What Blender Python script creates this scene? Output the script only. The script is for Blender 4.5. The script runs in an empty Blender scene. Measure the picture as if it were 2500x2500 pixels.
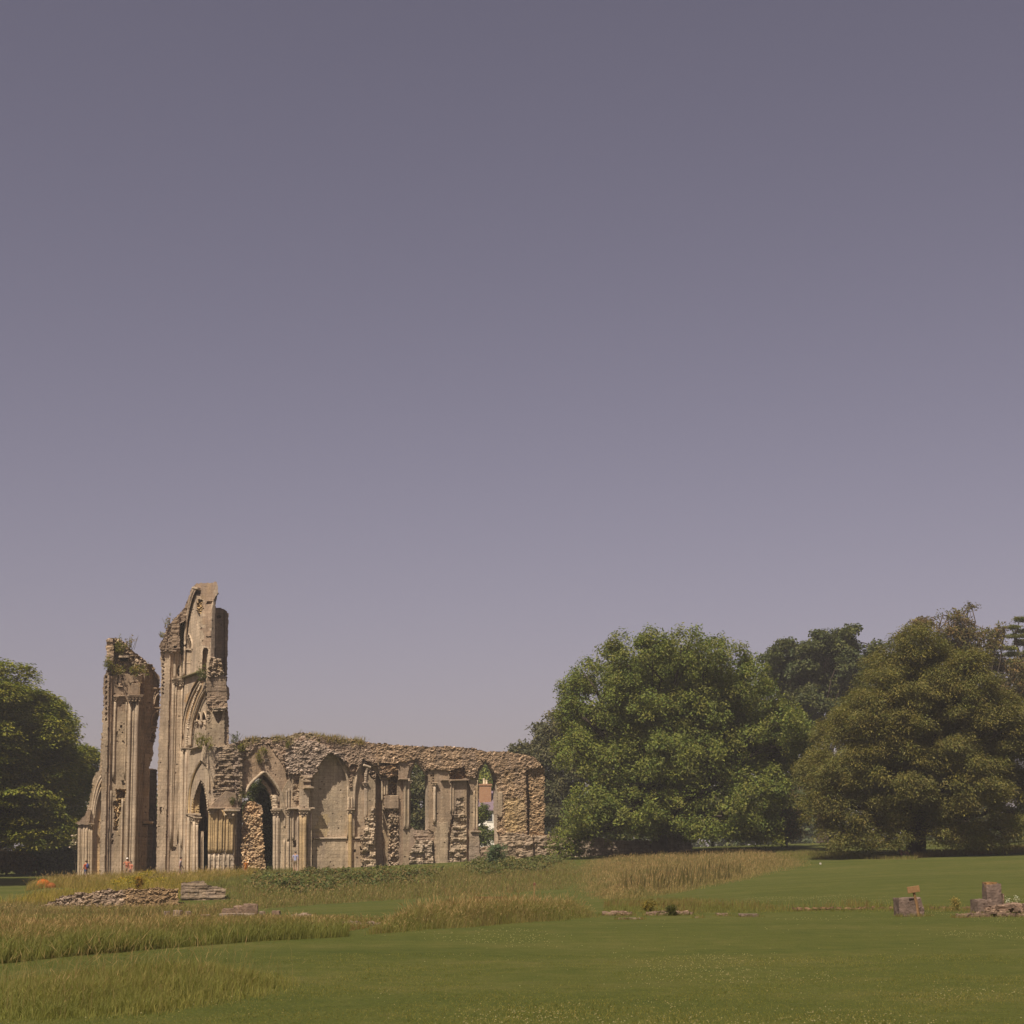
import bpy, math, random
import numpy as np
from math import radians, sin, cos, tan, atan, pi

# ------------------------------------------------------------------ camera, sky, sun, exposure
SC = bpy.context.scene
COL = SC.collection
FPX, IMG, HORIZON = 3800.0, 2500.0, 2100.0
PITCH = atan((HORIZON - IMG / 2) / FPX)
EYE = np.array([0.0, 0.0, 1.65])
cam_data = bpy.data.cameras.new('camera')
cam_data.sensor_width = 36.0
cam_data.lens = 36.0 * FPX / IMG
cam_data.clip_end = 9000
cam_data.clip_start = 0.1
cam = bpy.data.objects.new('camera', cam_data)
COL.objects.link(cam)
cam.location = EYE
cam.rotation_euler = (pi / 2 + PITCH, 0, 0)
SC.camera = cam

SUN_DIR = np.array([-0.40, -0.92, 0.0])
SUN_EL = radians(53)
SUN_DIR = SUN_DIR / np.linalg.norm(SUN_DIR) * cos(SUN_EL) + np.array([0, 0, sin(SUN_EL)])
world = bpy.data.worlds.new('World')
SC.world = world
world.use_nodes = True
nt = world.node_tree
bg = nt.nodes['Background']
sky = nt.nodes.new('ShaderNodeTexSky')
sky.sky_type = 'NISHITA'
sky.sun_disc = False
sky.sun_elevation = SUN_EL
sky.sun_rotation = math.atan2(SUN_DIR[0], SUN_DIR[1])
sky.air_density = 1.0
sky.dust_density = 1.3
sky.ozone_density = 1.0
hs = nt.nodes.new('ShaderNodeHueSaturation')
hs.inputs['Saturation'].default_value = 0.60
tint = nt.nodes.new('ShaderNodeMix'); tint.data_type = 'RGBA'; tint.blend_type = 'MULTIPLY'
tint.inputs[0].default_value = 1.0
tint.inputs[7].default_value = (1.02, 0.80, 0.845, 1)
nt.links.new(sky.outputs[0], hs.inputs['Color'])
nt.links.new(hs.outputs[0], tint.inputs[6])
nt.links.new(tint.outputs[2], bg.inputs[0])
bg.inputs[1].default_value = 0.0535

sun_data = bpy.data.lights.new('sun', 'SUN')
sun_data.energy = 4.7
sun_data.angle = radians(0.5)
sun_data.color = (1.0, 0.90, 0.76)
sun = bpy.data.objects.new('sun', sun_data)
COL.objects.link(sun)
import mathutils
sun.rotation_euler = mathutils.Vector(SUN_DIR).to_track_quat('Z', 'Y').to_euler()
sun.location = (-60, -40, 90)

SC.view_settings.view_transform = 'Standard'
SC.view_settings.look = 'None'
SC.view_settings.exposure = 0.45
SC.view_settings.gamma = 1.0
SC.render.engine = 'CYCLES'
SC.cycles.max_bounces = 6
SC.cycles.diffuse_bounces = 4
SC.cycles.glossy_bounces = 2
SC.cycles.transmission_bounces = 3
SC.cycles.transparent_max_bounces = 4

# ------------------------------------------------------------------ helpers
rng = np.random.default_rng(7)
RIGHT = np.array([1.0, 0, 0]); FWD = np.array([0, cos(PITCH), sin(PITCH)]); UPV = np.array([0, -sin(PITCH), cos(PITCH)])

def rays(px, py):
    """unit-less view directions for photograph pixels (2500 px frame)"""
    px = np.asarray(px, float)[..., None]; py = np.asarray(py, float)[..., None]
    return FWD + (px - IMG / 2) / FPX * RIGHT + (IMG / 2 - py) / FPX * UPV

def at(px, py, Y):
    """the point seen at a pixel, Y metres out"""
    d = rays(px, py)
    Y = np.asarray(Y, float)
    return EYE + d * (Y / d[..., 1])[..., None]

def to_px(P):
    v = np.asarray(P, float) - EYE
    f = v @ FWD
    return IMG / 2 + FPX * (v @ RIGHT) / f, IMG / 2 - FPX * (v @ UPV) / f

def srgb(r, g, b, k=1.0):
    def f(c):
        c = c / 255.0
        return c / 12.92 if c <= 0.04045 else ((c + 0.055) / 1.055) ** 2.4
    return np.array([f(r) * k, f(g) * k, f(b) * k])

def new_mesh(name, verts, faces, mat=None, parent=None, col=None, smooth=False):
    """verts (N,3), faces (M,k) numpy or list of such; one mesh object"""
    if not isinstance(faces, (list, tuple)):
        faces = [faces]
    faces = [np.asarray(f, np.int64) for f in faces if len(f)]
    me = bpy.data.meshes.new(name)
    verts = np.asarray(verts, np.float32)
    me.vertices.add(len(verts))
    me.vertices.foreach_set('co', verts.ravel())
    nl = sum(f.size for f in faces); nf = sum(len(f) for f in faces)
    me.loops.add(nl); me.polygons.add(nf)
    idx = np.concatenate([f.ravel() for f in faces]).astype(np.int32)
    me.loops.foreach_set('vertex_index', idx)
    starts = []; o = 0
    for f in faces:
        starts.append(o + np.arange(len(f)) * f.shape[1]); o += f.size
    me.polygons.foreach_set('loop_start', np.concatenate(starts).astype(np.int32))
    me.update(calc_edges=True)
    me.polygons.foreach_set('use_smooth', np.full(nf, smooth, bool))
    if col is not None:
        col = np.asarray(col, np.float32)
        if col.ndim == 1:
            col = np.tile(col, (len(verts), 1))
        if col.shape[1] == 3:
            col = np.hstack([col, np.ones((len(col), 1), np.float32)])
        a = me.color_attributes.new('Col', 'FLOAT_COLOR', 'POINT')
        a.data.foreach_set('color', col.astype(np.float32).ravel())
    if mat is not None:
        me.materials.append(mat)
    o = bpy.data.objects.new(name, me)
    COL.objects.link(o)
    if parent is not None:
        o.parent = parent
        o.matrix_parent_inverse = mathutils.Matrix.Translation(-mathutils.Vector(parent.location)) if parent.parent is None else mathutils.Matrix.Identity(4)
    return o

def thing(name, label, cat, loc, group=None):
    o = bpy.data.objects.new(name, None)
    o.empty_display_size = 0.3
    COL.objects.link(o)
    o.location = [float(c) for c in loc]
    o['label'] = label; o['category'] = cat
    if group: o['group'] = group
    o['kind'] = 'thing'
    return o

def tag(o, label, cat, group=None, kind=None):
    o['label'] = label
    if cat: o['category'] = cat
    if group: o['group'] = group
    o['kind'] = kind or 'thing'
    return o

def inside(poly, X, Y):
    """even-odd point in polygon, vectorised"""
    poly = np.asarray(poly, float)
    r = np.zeros(X.shape, bool)
    x0, y0 = poly[-1]
    for x1, y1 in poly:
        if y0 != y1:
            c = ((y0 > Y) != (y1 > Y)) & (X < (x1 - x0) * (Y - y0) / (y1 - y0) + x0)
            r ^= c
        x0, y0 = x1, y1
    return r

def vnoise(x, y, seed=0):
    """smooth value noise, -1..1"""
    x = np.asarray(x, float); y = np.asarray(y, float)
    xi = np.floor(x).astype(np.int64); yi = np.floor(y).astype(np.int64)
    fx = x - xi; fy = y - yi
    fx = fx * fx * (3 - 2 * fx); fy = fy * fy * (3 - 2 * fy)
    def h(a, b):
        n = (a * 374761393 + b * 668265263 + seed * 974711) & 0x7fffffff
        n = ((n ^ (n >> 13)) * 1274126177) & 0x7fffffff
        return ((n ^ (n >> 16)) & 0xffff) / 32767.5 - 1
    return ((h(xi, yi) * (1 - fx) + h(xi + 1, yi) * fx) * (1 - fy) + (h(xi, yi + 1) * (1 - fx) + h(xi + 1, yi + 1) * fx) * fy)

def fbm(x, y, seed=0, o=3):
    s = 0; a = 1.0; t = 0
    for i in range(o):
        s = s + a * vnoise(x * 2 ** i, y * 2 ** i, seed + 17 * i); t += a; a *= 0.5
    return s / t

def hash01(a, b, seed=0):
    n = (a * 374761393 + b * 668265263 + seed * 974711) & 0x7fffffff
    n = ((n ^ (n >> 13)) * 1274126177) & 0x7fffffff
    return ((n ^ (n >> 16)) & 0xffff) / 65535.0

def stones(u, v, sx, sy, seed=0, jit=0.75):
    """rubble: rounded lumps of about sx by sy metres; returns height 0..1 and a random per stone"""
    x = u / sx; y = v / sy
    xi = np.floor(x).astype(np.int64); yi = np.floor(y).astype(np.int64)
    d1 = np.full(x.shape, 9.0); d2 = np.full(x.shape, 9.0); ident = np.zeros(x.shape)
    for dx in (-1, 0, 1):
        for dy in (-1, 0, 1):
            a = xi + dx; b = yi + dy
            cx = a + 0.5 + jit * (hash01(a, b, seed) - 0.5) + 0.5 * (b & 1); cy = b + 0.5 + jit * (hash01(a, b, seed + 5) - 0.5)
            d = (x - cx) ** 2 + (y - cy) ** 2
            m = d < d1
            d2 = np.where(m, d1, np.minimum(d2, d))
            ident = np.where(m, hash01(a, b, seed + 9), ident)
            d1 = np.where(m, d, d1)
    edge = np.sqrt(d2) - np.sqrt(d1)
    return np.clip(edge / 0.45, 0, 1) ** 0.6, ident

def tube(path, rad, sides=8, cap=True):
    """verts, quads of a tube along path (N,3)"""
    P = np.asarray(path, float); n = len(P)
    rad = np.full(n, rad, float) if np.ndim(rad) == 0 else np.asarray(rad, float)
    T = np.gradient(P, axis=0) if n > 2 else np.tile(P[-1] - P[0], (n, 1))
    T /= np.linalg.norm(T, axis=1)[:, None] + 1e-9
    ref = np.array([0, 0, 1.0]) if abs(T[0][2]) < 0.9 else np.array([1.0, 0, 0])
    V = []; 
    a = np.arange(sides) / sides * 2 * pi
    for i in range(n):
        s = np.cross(T[i], ref); s /= np.linalg.norm(s) + 1e-9
        t = np.cross(s, T[i])
        V.append(P[i] + rad[i] * (np.cos(a)[:, None] * s + np.sin(a)[:, None] * t))
        
    V = np.concatenate(V)
    i = np.arange(n - 1)[:, None] * sides; j = np.arange(sides)[None]
    k = (j + 1) % sides
    F = np.stack([i + j, i + k, i + sides + k, i + sides + j], -1).reshape(-1, 4)
    if cap:
        V = np.vstack([V, P[:1], P[-1:]])
        c0, c1 = len(V) - 2, len(V) - 1
        j = np.arange(sides); k = (j + 1) % sides
        e = (n - 1) * sides
        F = np.vstack([F, np.stack([np.full(sides, c0), k, j, j], -1)[:, [0, 1, 2, 0]][:0], ]) if False else F
        T3 = np.vstack([np.stack([np.full(sides, c0), k, j], -1), np.stack([np.full(sides, c1), e + j, e + k], -1)])
        return V, [F, T3]
    return V, [F]

class MB:
    """collects pieces into one mesh"""
    def __init__(s): s.V = []; s.Q = []; s.T = []; s.C = []; s.n = 0
    def add(s, V, Fs, col=None):
        V = np.asarray(V, float)
        for F in Fs:
            F = np.asarray(F)
            if len(F) == 0: continue
            (s.Q if F.shape[1] == 4 else s.T).append(F + s.n)
        s.V.append(V); s.n += len(V)
        c = np.ones(3) * 0.3 if col is None else np.asarray(col, float)
        s.C.append(np.tile(c, (len(V), 1)) if c.ndim == 1 else c)
        return s
    def tube(s, path, rad, sides=8, col=None):
        V, F = tube(path, rad, sides); return s.add(V, F, col)
    def box(s, c, size, rot=0.0, col=None, jit=0.0, bev=0.0):
        x, y, z = np.asarray(size, float) / 2
        b = min(bev, 0.45 * min(x, y, z) * 2)
        if b > 0:
            P = []
            for sx in (-1, 1):
                for sy in (-1, 1):
                    for sz in (-1, 1):
                        P += [(sx * x, sy * (y - b), sz * (z - b)), (sx * (x - b), sy * y, sz * (z - b)), (sx * (x - b), sy * (y - b), sz * z)]
            P = np.array(P)
            bm = __import__('bmesh').new()
            for p in P: bm.verts.new(p)
            import bmesh
            bmesh.ops.convex_hull(bm, input=bm.verts)
            bm.verts.ensure_lookup_table(); bm.verts.index_update()
            V = np.array([v.co[:] for v in bm.verts]); F = [[v.index for v in f.verts] for f in bm.faces]
            bm.free()
            T3 = []
            for f in F:
                for k in range(1, len(f) - 1): T3.append([f[0], f[k], f[k + 1]])
            Fs = [np.array(T3)]
        else:
            V = np.array([[i, j, k] for i in (-x, x) for j in (-y, y) for k in (-z, z)])
            Fs = [np.array([[0, 1, 3, 2], [4, 6, 7, 5], [0, 4, 5, 1], [2, 3, 7, 6], [0, 2, 6, 4], [1, 5, 7, 3]])]
        if jit: V = V + rng.normal(0, jit, V.shape)
        ca, sa = cos(rot), sin(rot)
        V = np.stack([V[:, 0] * ca - V[:, 1] * sa, V[:, 0] * sa + V[:, 1] * ca, V[:, 2]], -1) + np.asarray(c, float)
        return s.add(V, Fs, col)
    def blob(s, c, r, col=None, jit=0.15, n=6):
        """lumpy ellipsoid"""
        r = np.ones(3) * r if np.ndim(r) == 0 else np.asarray(r, float)
        th = np.linspace(0, pi, n); ph = np.arange(n + 2) / (n + 2) * 2 * pi
        V = np.array([[sin(a) * cos(b), sin(a) * sin(b), cos(a)] for a in th for b in ph])
        k = 1 + jit * rng.uniform(-1, 1, len(V))[:, None]
        V = V * k * r + np.asarray(c, float)
        m = n + 2
        F = np.array([[i * m + j, i * m + (j + 1) % m, (i + 1) * m + (j + 1) % m, (i + 1) * m + j] for i in range(n - 1) for j in range(m)])
        return s.add(V, [F], col)
    def build(s, name, mat, parent=None, smooth=False):
        V = np.concatenate(s.V); C = np.concatenate(s.C)
        Fs = []
        if s.Q: Fs.append(np.concatenate(s.Q))
        if s.T: Fs.append(np.concatenate(s.T))
        return new_mesh(name, V, Fs, mat, parent, C, smooth)

# ------------------------------------------------------------------ materials
def mat_new(name):
    m = bpy.data.materials.new(name); m.use_nodes = True
    return m, m.node_tree, m.node_tree.nodes['Principled BSDF']

def mat_attr(name, rough=0.9, noise=0.0, scale=3.0, bump=0.0, bscale=30.0, spec=0.2):
    """colour from the mesh's own Col attribute, broken up with noise"""
    m, t, p = mat_new(name)
    a = t.nodes.new('ShaderNodeAttribute'); a.attribute_name = 'Col'
    p.inputs['Roughness'].default_value = rough
    p.inputs['Specular IOR Level'].default_value = spec
    src = a.outputs['Color']
    geo = t.nodes.new('ShaderNodeNewGeometry')
    if noise:
        n = t.nodes.new('ShaderNodeTexNoise'); n.inputs['Scale'].default_value = scale; n.inputs['Detail'].default_value = 5
        t.links.new(geo.outputs['Position'], n.inputs['Vector'])
        mr = t.nodes.new('ShaderNodeMapRange'); mr.inputs[1].default_value = 0.25; mr.inputs[2].default_value = 0.75
        mr.inputs[3].default_value = 1 - noise; mr.inputs[4].default_value = 1 + noise
        t.links.new(n.outputs[0], mr.inputs[0])
        mx = t.nodes.new('ShaderNodeVectorMath'); mx.operation = 'SCALE'
        t.links.new(src, mx.inputs[0]); t.links.new(mr.outputs[0], mx.inputs['Scale'])
        src = mx.outputs[0]
    t.links.new(src, p.inputs['Base Color'])
    if bump:
        n2 = t.nodes.new('ShaderNodeTexNoise'); n2.inputs['Scale'].default_value = bscale; n2.inputs['Detail'].default_value = 4
        t.links.new(geo.outputs['Position'], n2.inputs['Vector'])
        b = t.nodes.new('ShaderNodeBump'); b.inputs['Strength'].default_value = bump; b.inputs['Distance'].default_value = 0.05
        t.links.new(n2.outputs[0], b.inputs['Height']); t.links.new(b.outputs[0], p.inputs['Normal'])
    return m

def mat_leaf(name, trans=0.35, rough=0.6):
    m, t, p = mat_new(name)
    a = t.nodes.new('ShaderNodeAttribute'); a.attribute_name = 'Col'
    p.inputs['Roughness'].default_value = rough
    p.inputs['Specular IOR Level'].default_value = 0.25
    t.links.new(a.outputs['Color'], p.inputs['Base Color'])
    tr = t.nodes.new('ShaderNodeBsdfTranslucent')
    g = t.nodes.new('ShaderNodeMix'); g.data_type = 'RGBA'; g.blend_type = 'MULTIPLY'; g.inputs[0].default_value = 1
    g.inputs[7].default_value = (1.1, 1.25, 0.6, 1)
    t.links.new(a.outputs['Color'], g.inputs[6]); t.links.new(g.outputs[2], tr.inputs[0])
    mx = t.nodes.new('ShaderNodeMixShader'); mx.inputs[0].default_value = trans
    t.links.new(p.outputs[0], mx.inputs[1]); t.links.new(tr.outputs[0], mx.inputs[2])
    t.links.new(mx.outputs[0], t.nodes['Material Output'].inputs[0])
    return m

def mat_stone():
    """weathered masonry: Col attribute x block tone x streaks, lichen specks, fine bump"""
    m, t, p = mat_new('stone')
    N = t.nodes.new; L = t.links.new
    a = N('ShaderNodeAttribute'); a.attribute_name = 'Col'
    geo = N('ShaderNodeNewGeometry')
    dot = N('ShaderNodeVectorMath'); dot.operation = 'DOT_PRODUCT'; dot.inputs[1].default_value = (0.92, -0.25, 0)
    L(geo.outputs['Position'], dot.inputs[0])
    sep = N('ShaderNodeSeparateXYZ'); L(geo.outputs['Position'], sep.inputs[0])
    uv = N('ShaderNodeCombineXYZ'); L(dot.outputs['Value'], uv.inputs[0]); L(sep.outputs[2], uv.inputs[1])
    br = N('ShaderNodeTexBrick')
    br.inputs['Scale'].default_value = 1.0; br.inputs['Brick Width'].default_value = 0.62; br.inputs['Row Height'].default_value = 0.31
    br.inputs['Mortar Size'].default_value = 0.016; br.inputs['Mortar Smooth'].default_value = 0.5
    br.inputs['Color1'].default_value = (1.0, 1.0, 1.0, 1); br.inputs['Color2'].default_value = (1.22, 1.21, 1.19, 1); br.inputs['Mortar'].default_value = (0.74, 0.71, 0.68, 1)
    L(uv.outputs[0], br.inputs['Vector'])
    def noise(scale, detail, vec, lo, hi, a0, b0, rough=0.55):
        n = N('ShaderNodeTexNoise'); n.inputs['Scale'].default_value = scale; n.inputs['Detail'].default_value = detail; n.inputs['Roughness'].default_value = rough
        L(vec, n.inputs['Vector'])
        r = N('ShaderNodeMapRange'); r.inputs[1].default_value = lo; r.inputs[2].default_value = hi; r.inputs[3].default_value = a0; r.inputs[4].default_value = b0
        L(n.outputs[0], r.inputs[0]); return r.outputs[0]
    def mul(c, f):
        s = N('ShaderNodeVectorMath'); s.operation = 'SCALE'; L(c, s.inputs[0]); L(f, s.inputs['Scale']); return s.outputs[0]
    mx = N('ShaderNodeVectorMath'); mx.operation = 'MULTIPLY'; L(a.outputs['Color'], mx.inputs[0]); L(br.outputs['Color'], mx.inputs[1])
    c = mx.outputs[0]
    st = N('ShaderNodeVectorMath'); st.operation = 'MULTIPLY'; st.inputs[1].default_value = (2.6, 2.6, 0.22); L(geo.outputs['Position'], st.inputs[0])
    st2 = N('ShaderNodeVectorMath'); st2.operation = 'MULTIPLY'; st2.inputs[1].default_value = (4.0, 4.0, 0.6); L(geo.outputs['Position'], st2.inputs[0])
    c = mul(c, noise(1.0, 4, st.outputs[0], 0.3, 0.7, 0.74, 1.16))
    c = mul(c, noise(0.55, 5, geo.outputs['Position'], 0.3, 0.7, 0.80, 1.16))
    c = mul(c, noise(9.0, 4, geo.outputs['Position'], 0.25, 0.75, 0.78, 1.2))
    lich = noise(5.2, 2, geo.outputs['Position'], 0.70, 0.74, 0.0, 0.75)
    m2 = N('ShaderNodeMix'); m2.data_type = 'RGBA'; L(lich, m2.inputs[0]); L(c, m2.inputs[6]); m2.inputs[7].default_value = (0.42, 0.36, 0.28, 1)
    ye = noise(0.42, 4, geo.outputs['Position'], 0.60, 0.76, 0.0, 0.45)
    m3 = N('ShaderNodeMix'); m3.data_type = 'RGBA'; L(ye, m3.inputs[0]); L(m2.outputs[2], m3.inputs[6]); m3.inputs[7].default_value = (0.30, 0.19, 0.07, 1)
    gw = noise(0.23, 5, st2.outputs[0], 0.50, 0.70, 0.0, 0.55)
    m4 = N('ShaderNodeMix'); m4.data_type = 'RGBA'; L(gw, m4.inputs[0]); L(m3.outputs[2], m4.inputs[6]); m4.inputs[7].default_value = (0.215, 0.165, 0.135, 1)
    pit = noise(3.6, 3, geo.outputs['Position'], 0.24, 0.31, 0.45, 1.0)
    c = mul(m4.outputs[2], pit)
    L(c, p.inputs['Base Color'])
    p.inputs['Roughness'].default_value = 0.95; p.inputs['Specular IOR Level'].default_value = 0.1
    n2 = N('ShaderNodeTexNoise'); n2.inputs['Scale'].default_value = 7; n2.inputs['Detail'].default_value = 6; L(geo.outputs['Position'], n2.inputs['Vector'])
    bu = N('ShaderNodeBump'); bu.inputs['Strength'].default_value = 0.38; bu.inputs['Distance'].default_value = 0.12
    L(n2.outputs[0], bu.inputs['Height']); L(bu.outputs[0], p.inputs['Normal'])
    return m

STONE = mat_stone()
BARK = mat_attr('bark', 0.95, 0.35, 2.5, 0.8, 6)
LEAF = mat_leaf('leaf', 0.32)
GRASS = mat_leaf('grass_blade', 0.30, 0.7)
PLAIN = mat_attr('painted', 0.7, 0.1, 8)
WOOD = mat_attr('wood', 0.8, 0.25, 14, 0.3, 40)
ROCK = mat_attr('rock', 0.95, 0.30, 4, 0.8, 14)
CLOTH = mat_attr('cloth', 0.9, 0.12, 10)
# ------------------------------------------------------------------ the ground: one rolling sheet
GP = [  # pixel, pixel, metres out
 (0,2500,17),(1250,2500,16.8),(2500,2500,16.5),(0,2420,21),(700,2400,23),(1250,2400,23),(2500,2400,22.5),(1250,2300,34),(2500,2300,33),
 (700,2310,32),(0,2355,26.5),(2200,2236,49),(2500,2236,48),(1800,2240,48),(1500,2245,47),(1100,2268,38),(850,2284,36),
 (2200,2200,60),(2200,2150,80),(2235,2092,128),(2500,2092,122),(1900,2160,85),(1900,2105,125),(1650,2160,95),(1650,2105,138),(1610,2082,150),(2500,2150,78),
 (2050,2085,140),(1900,2062,175),(2200,2052,205),(2500,2052,195),(2350,2070,160),
 (1250,2230,52),(850,2262,44),(1400,2190,88),(1000,2208,80),(700,2230,70),(1250,2205,74),
 (1400,2168,102),(1100,2187,96),(800,2205,90),(600,2222,85),(1250,2178,99),
 (620,2135,131),(760,2130,133),(1000,2112,141),(1300,2098,150),(1350,2096,152),(1480,2090,153),(560,2142,130),(900,2160,112),(1150,2140,118),
 (300,2238,62),(0,2240,58),(450,2248,60),(150,2224,92),(400,2226,90),(280,2226,91),(0,2215,88),(500,2226,86),
 (150,2190,101),(300,2172,101),(440,2164,101),(520,2172,104),(60,2192,104),
 (200,2162,124),(0,2163,126),(330,2147,133),(0,2190,106),(450,2143,134),(240,2153,136),(400,2142,140),(100,2164,120)]
GW = [(-60,200,0.2),(-30,185,0.6),(0,200,2.2),(30,230,3.4),(60,260,4),(-100,300,1.5),(0,400,4),(100,400,5),(-160,400,1.5),(160,300,4.5),
 (0,0,0),(20,0,0),(-20,0,0),(0,-30,0),(40,-30,0),(-40,-30,0),(40,20,0.1),(-30,20,0),(-50,60,-0.6),(-70,100,-0.3),(60,60,0.8),(80,110,2),(0,700,4),(-400,700,2),(400,700,5),
 (-300,100,-1),(300,100,3),(-300,0,0),(300,0,0),(-38,150,0.1),(-22,150,0.7),(-5,160,2.0)]
ctrl = np.array([list(at(*g)) for g in GP] + [list(map(float, g)) for g in GW])
def rbf_fit(P):
    d = np.linalg.norm(P[:, None, :2] - P[None, :, :2], axis=-1)
    n = len(P); A = np.zeros((n + 3, n + 3))
    A[:n, :n] = d - 0.6 * np.eye(n)
    A[:n, n] = 1; A[:n, n + 1:n + 3] = P[:, :2]; A[n:, :n] = A[:n, n:].T
    b = np.zeros(n + 3); b[:n] = P[:, 2]
    return np.linalg.solve(A, b)
wts = rbf_fit(ctrl)
def ground_raw(x, y):
    x = np.asarray(x, float); y = np.asarray(y, float); sh = x.shape
    x = x.ravel(); y = y.ravel(); out = np.empty(len(x))
    for s in range(0, len(x), 40000):
        xx = x[s:s + 40000]; yy = y[s:s + 40000]
        d = np.hypot(xx[:, None] - ctrl[None, :, 0], yy[:, None] - ctrl[None, :, 1])
        out[s:s + 40000] = d @ wts[:-3] + wts[-3] + wts[-2] * xx + wts[-1] * yy
    return out.reshape(sh)
# tabulated on a perspective-friendly grid: a = x/(y+45), y in growing steps
GY = np.concatenate([np.arange(-40, 10, 5.0), np.arange(10, 70, 0.5), np.arange(70, 220, 1.0), np.linspace(220, 420, 30), np.geomspace(440, 1500, 12)])
GA = np.concatenate([[-2.5, -1.6, -1.0, -0.7], np.linspace(-0.5, 0.5, 260), [0.7, 1.0, 1.6, 2.5]])
GX = GA[None] * (np.maximum(GY, 0)[:, None] * 1.0 + 45)
GYY = np.repeat(GY[:, None], len(GA), 1)
GZ = ground_raw(np.clip(GX, -420, 420), np.clip(GYY, -40, 700))
GZ += 0.05 * fbm(GX / 4, GYY / 4, 3) * np.clip((GYY - 8) / 20, 0, 1)
def ground_z(x, y):
    x = np.asarray(x, float); y = np.asarray(y, float)
    a = x / (np.maximum(y, 0) + 45)
    j = np.clip(np.searchsorted(GA, a) - 1, 0, len(GA) - 2); i = np.clip(np.searchsorted(GY, y) - 1, 0, len(GY) - 2)
    fa = np.clip((a - GA[j]) / (GA[j + 1] - GA[j]), 0, 1); fy = np.clip((y - GY[i]) / (GY[i + 1] - GY[i]), 0, 1)
    return (GZ[i, j] * (1 - fa) + GZ[i, j + 1] * fa) * (1 - fy) + (GZ[i + 1, j] * (1 - fa) + GZ[i + 1, j + 1] * fa) * fy
def ground_at(px, py, far=260.0):
    """where the ray through a pixel meets the ground"""
    px = np.atleast_1d(np.asarray(px, float)); py = np.atleast_1d(np.asarray(py, float))
    Ys = np.concatenate([np.arange(12, 70, 0.4), np.arange(70, far, 0.8)])
    res = np.full((len(px), 3), np.nan); done = np.zeros(len(px), bool)
    for Y in Ys:
        P = at(px, py, np.full(len(px), Y))
        m = (P[:, 2] <= ground_z(P[:, 0], P[:, 1])) & ~done
        res[m] = P[m]; done |= m
        if done.all(): break
    res[~done] = at(px[~done], py[~done], np.full((~done).sum(), far))
    return res
def stand(px, Y):
    """ground point Y metres out below pixel column px"""
    x = (px - IMG / 2) / FPX * Y / cos(PITCH) * 0.995
    # column: solve exactly at the ground height
    for _ in range(4):
        z = float(ground_z(np.array([x]), np.array([Y]))[0])
        f = (np.array([x, Y, z]) - EYE) @ FWD
        x = (px - IMG / 2) / FPX * f
    return np.array([x, Y, z])

def lawn_material():
    m, t, p = mat_new('lawn'); N = t.nodes.new; L = t.links.new
    geo = N('ShaderNodeNewGeometry')
    def noise(s, d, v=None, r=0.6):
        n = N('ShaderNodeTexNoise'); n.inputs['Scale'].default_value = s; n.inputs['Detail'].default_value = d; n.inputs['Roughness'].default_value = r
        L(v or geo.outputs['Position'], n.inputs['Vector']); return n.outputs[0]
    st = N('ShaderNodeVectorMath'); st.operation = 'MULTIPLY'; st.inputs[1].default_value = (0.5, 1.3, 1); L(geo.outputs['Position'], st.inputs[0])
    r1 = N('ShaderNodeValToRGB'); e = r1.color_ramp.elements
    e[0].position = 0.32; e[0].color = (0.049, 0.062, 0.012, 1); e[1].position = 0.66; e[1].color = (0.102, 0.095, 0.027, 1)
    e2 = e.new(0.5); e2.color = (0.071, 0.078, 0.0165, 1)
    mixn = N('ShaderNodeMath'); mixn.operation = 'MULTIPLY_ADD'; mixn.inputs[1].default_value = 0.45
    a = noise(0.22, 5, st.outputs[0]); b = noise(1.7, 4)
    L(b, mixn.inputs[0]); 
    sc = N('ShaderNodeMath'); sc.operation = 'MULTIPLY'; sc.inputs[1].default_value = 0.55; L(a, sc.inputs[0]); L(sc.outputs[0], mixn.inputs[2])
    L(mixn.outputs[0], r1.inputs[0])
    fine = noise(26, 3)
    mr = N('ShaderNodeMapRange'); mr.inputs[1].default_value = 0.3; mr.inputs[2].default_value = 0.7; mr.inputs[3].default_value = 0.7; mr.inputs[4].default_value = 1.28; L(fine, mr.inputs[0])
    s = N('ShaderNodeVectorMath'); s.operation = 'SCALE'; L(r1.outputs[0], s.inputs[0]); L(mr.outputs[0], s.inputs['Scale'])
    L(s.outputs[0], p.inputs['Base Color'])
    p.inputs['Roughness'].default_value = 0.95; p.inputs['Specular IOR Level'].default_value = 0.08
    bu = N('ShaderNodeBump'); bu.inputs['Strength'].default_value = 0.9; bu.inputs['Distance'].default_value = 0.05
    L(noise(18, 5), bu.inputs['Height']); L(bu.outputs[0], p.inputs['Normal'])
    return m
LAWN = lawn_material()
ny, nx = GX.shape
V = np.stack([GX, GYY, GZ], -1).reshape(-1, 3)
i, j = np.meshgrid(np.arange(ny - 1), np.arange(nx - 1), indexing='ij')
F = np.stack([i * nx + j, i * nx + j + 1, (i + 1) * nx + j + 1, (i + 1) * nx + j], -1).reshape(-1, 4)
g = new_mesh('ground', V, F, LAWN, smooth=True)
g['kind'] = 'structure'
# ------------------------------------------------------------------ masonry: thick walls carved in relief
BDIR = np.array([cos(radians(30)), sin(radians(30)), 0.0])          # the line of the long wall
NB = np.array([BDIR[1], -BDIR[0], 0.0])                              # its face, towards the lawn
NA = np.array([-BDIR[0], -BDIR[1], 0.0])                             # faces at right angles to it
NC = np.array([0.2, -0.98, 0.0])

def plane_t(pl, px, py):
    n, P0 = pl
    d = rays(px, py)
    return ((P0 - EYE) @ n) / (d @ n)

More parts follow.
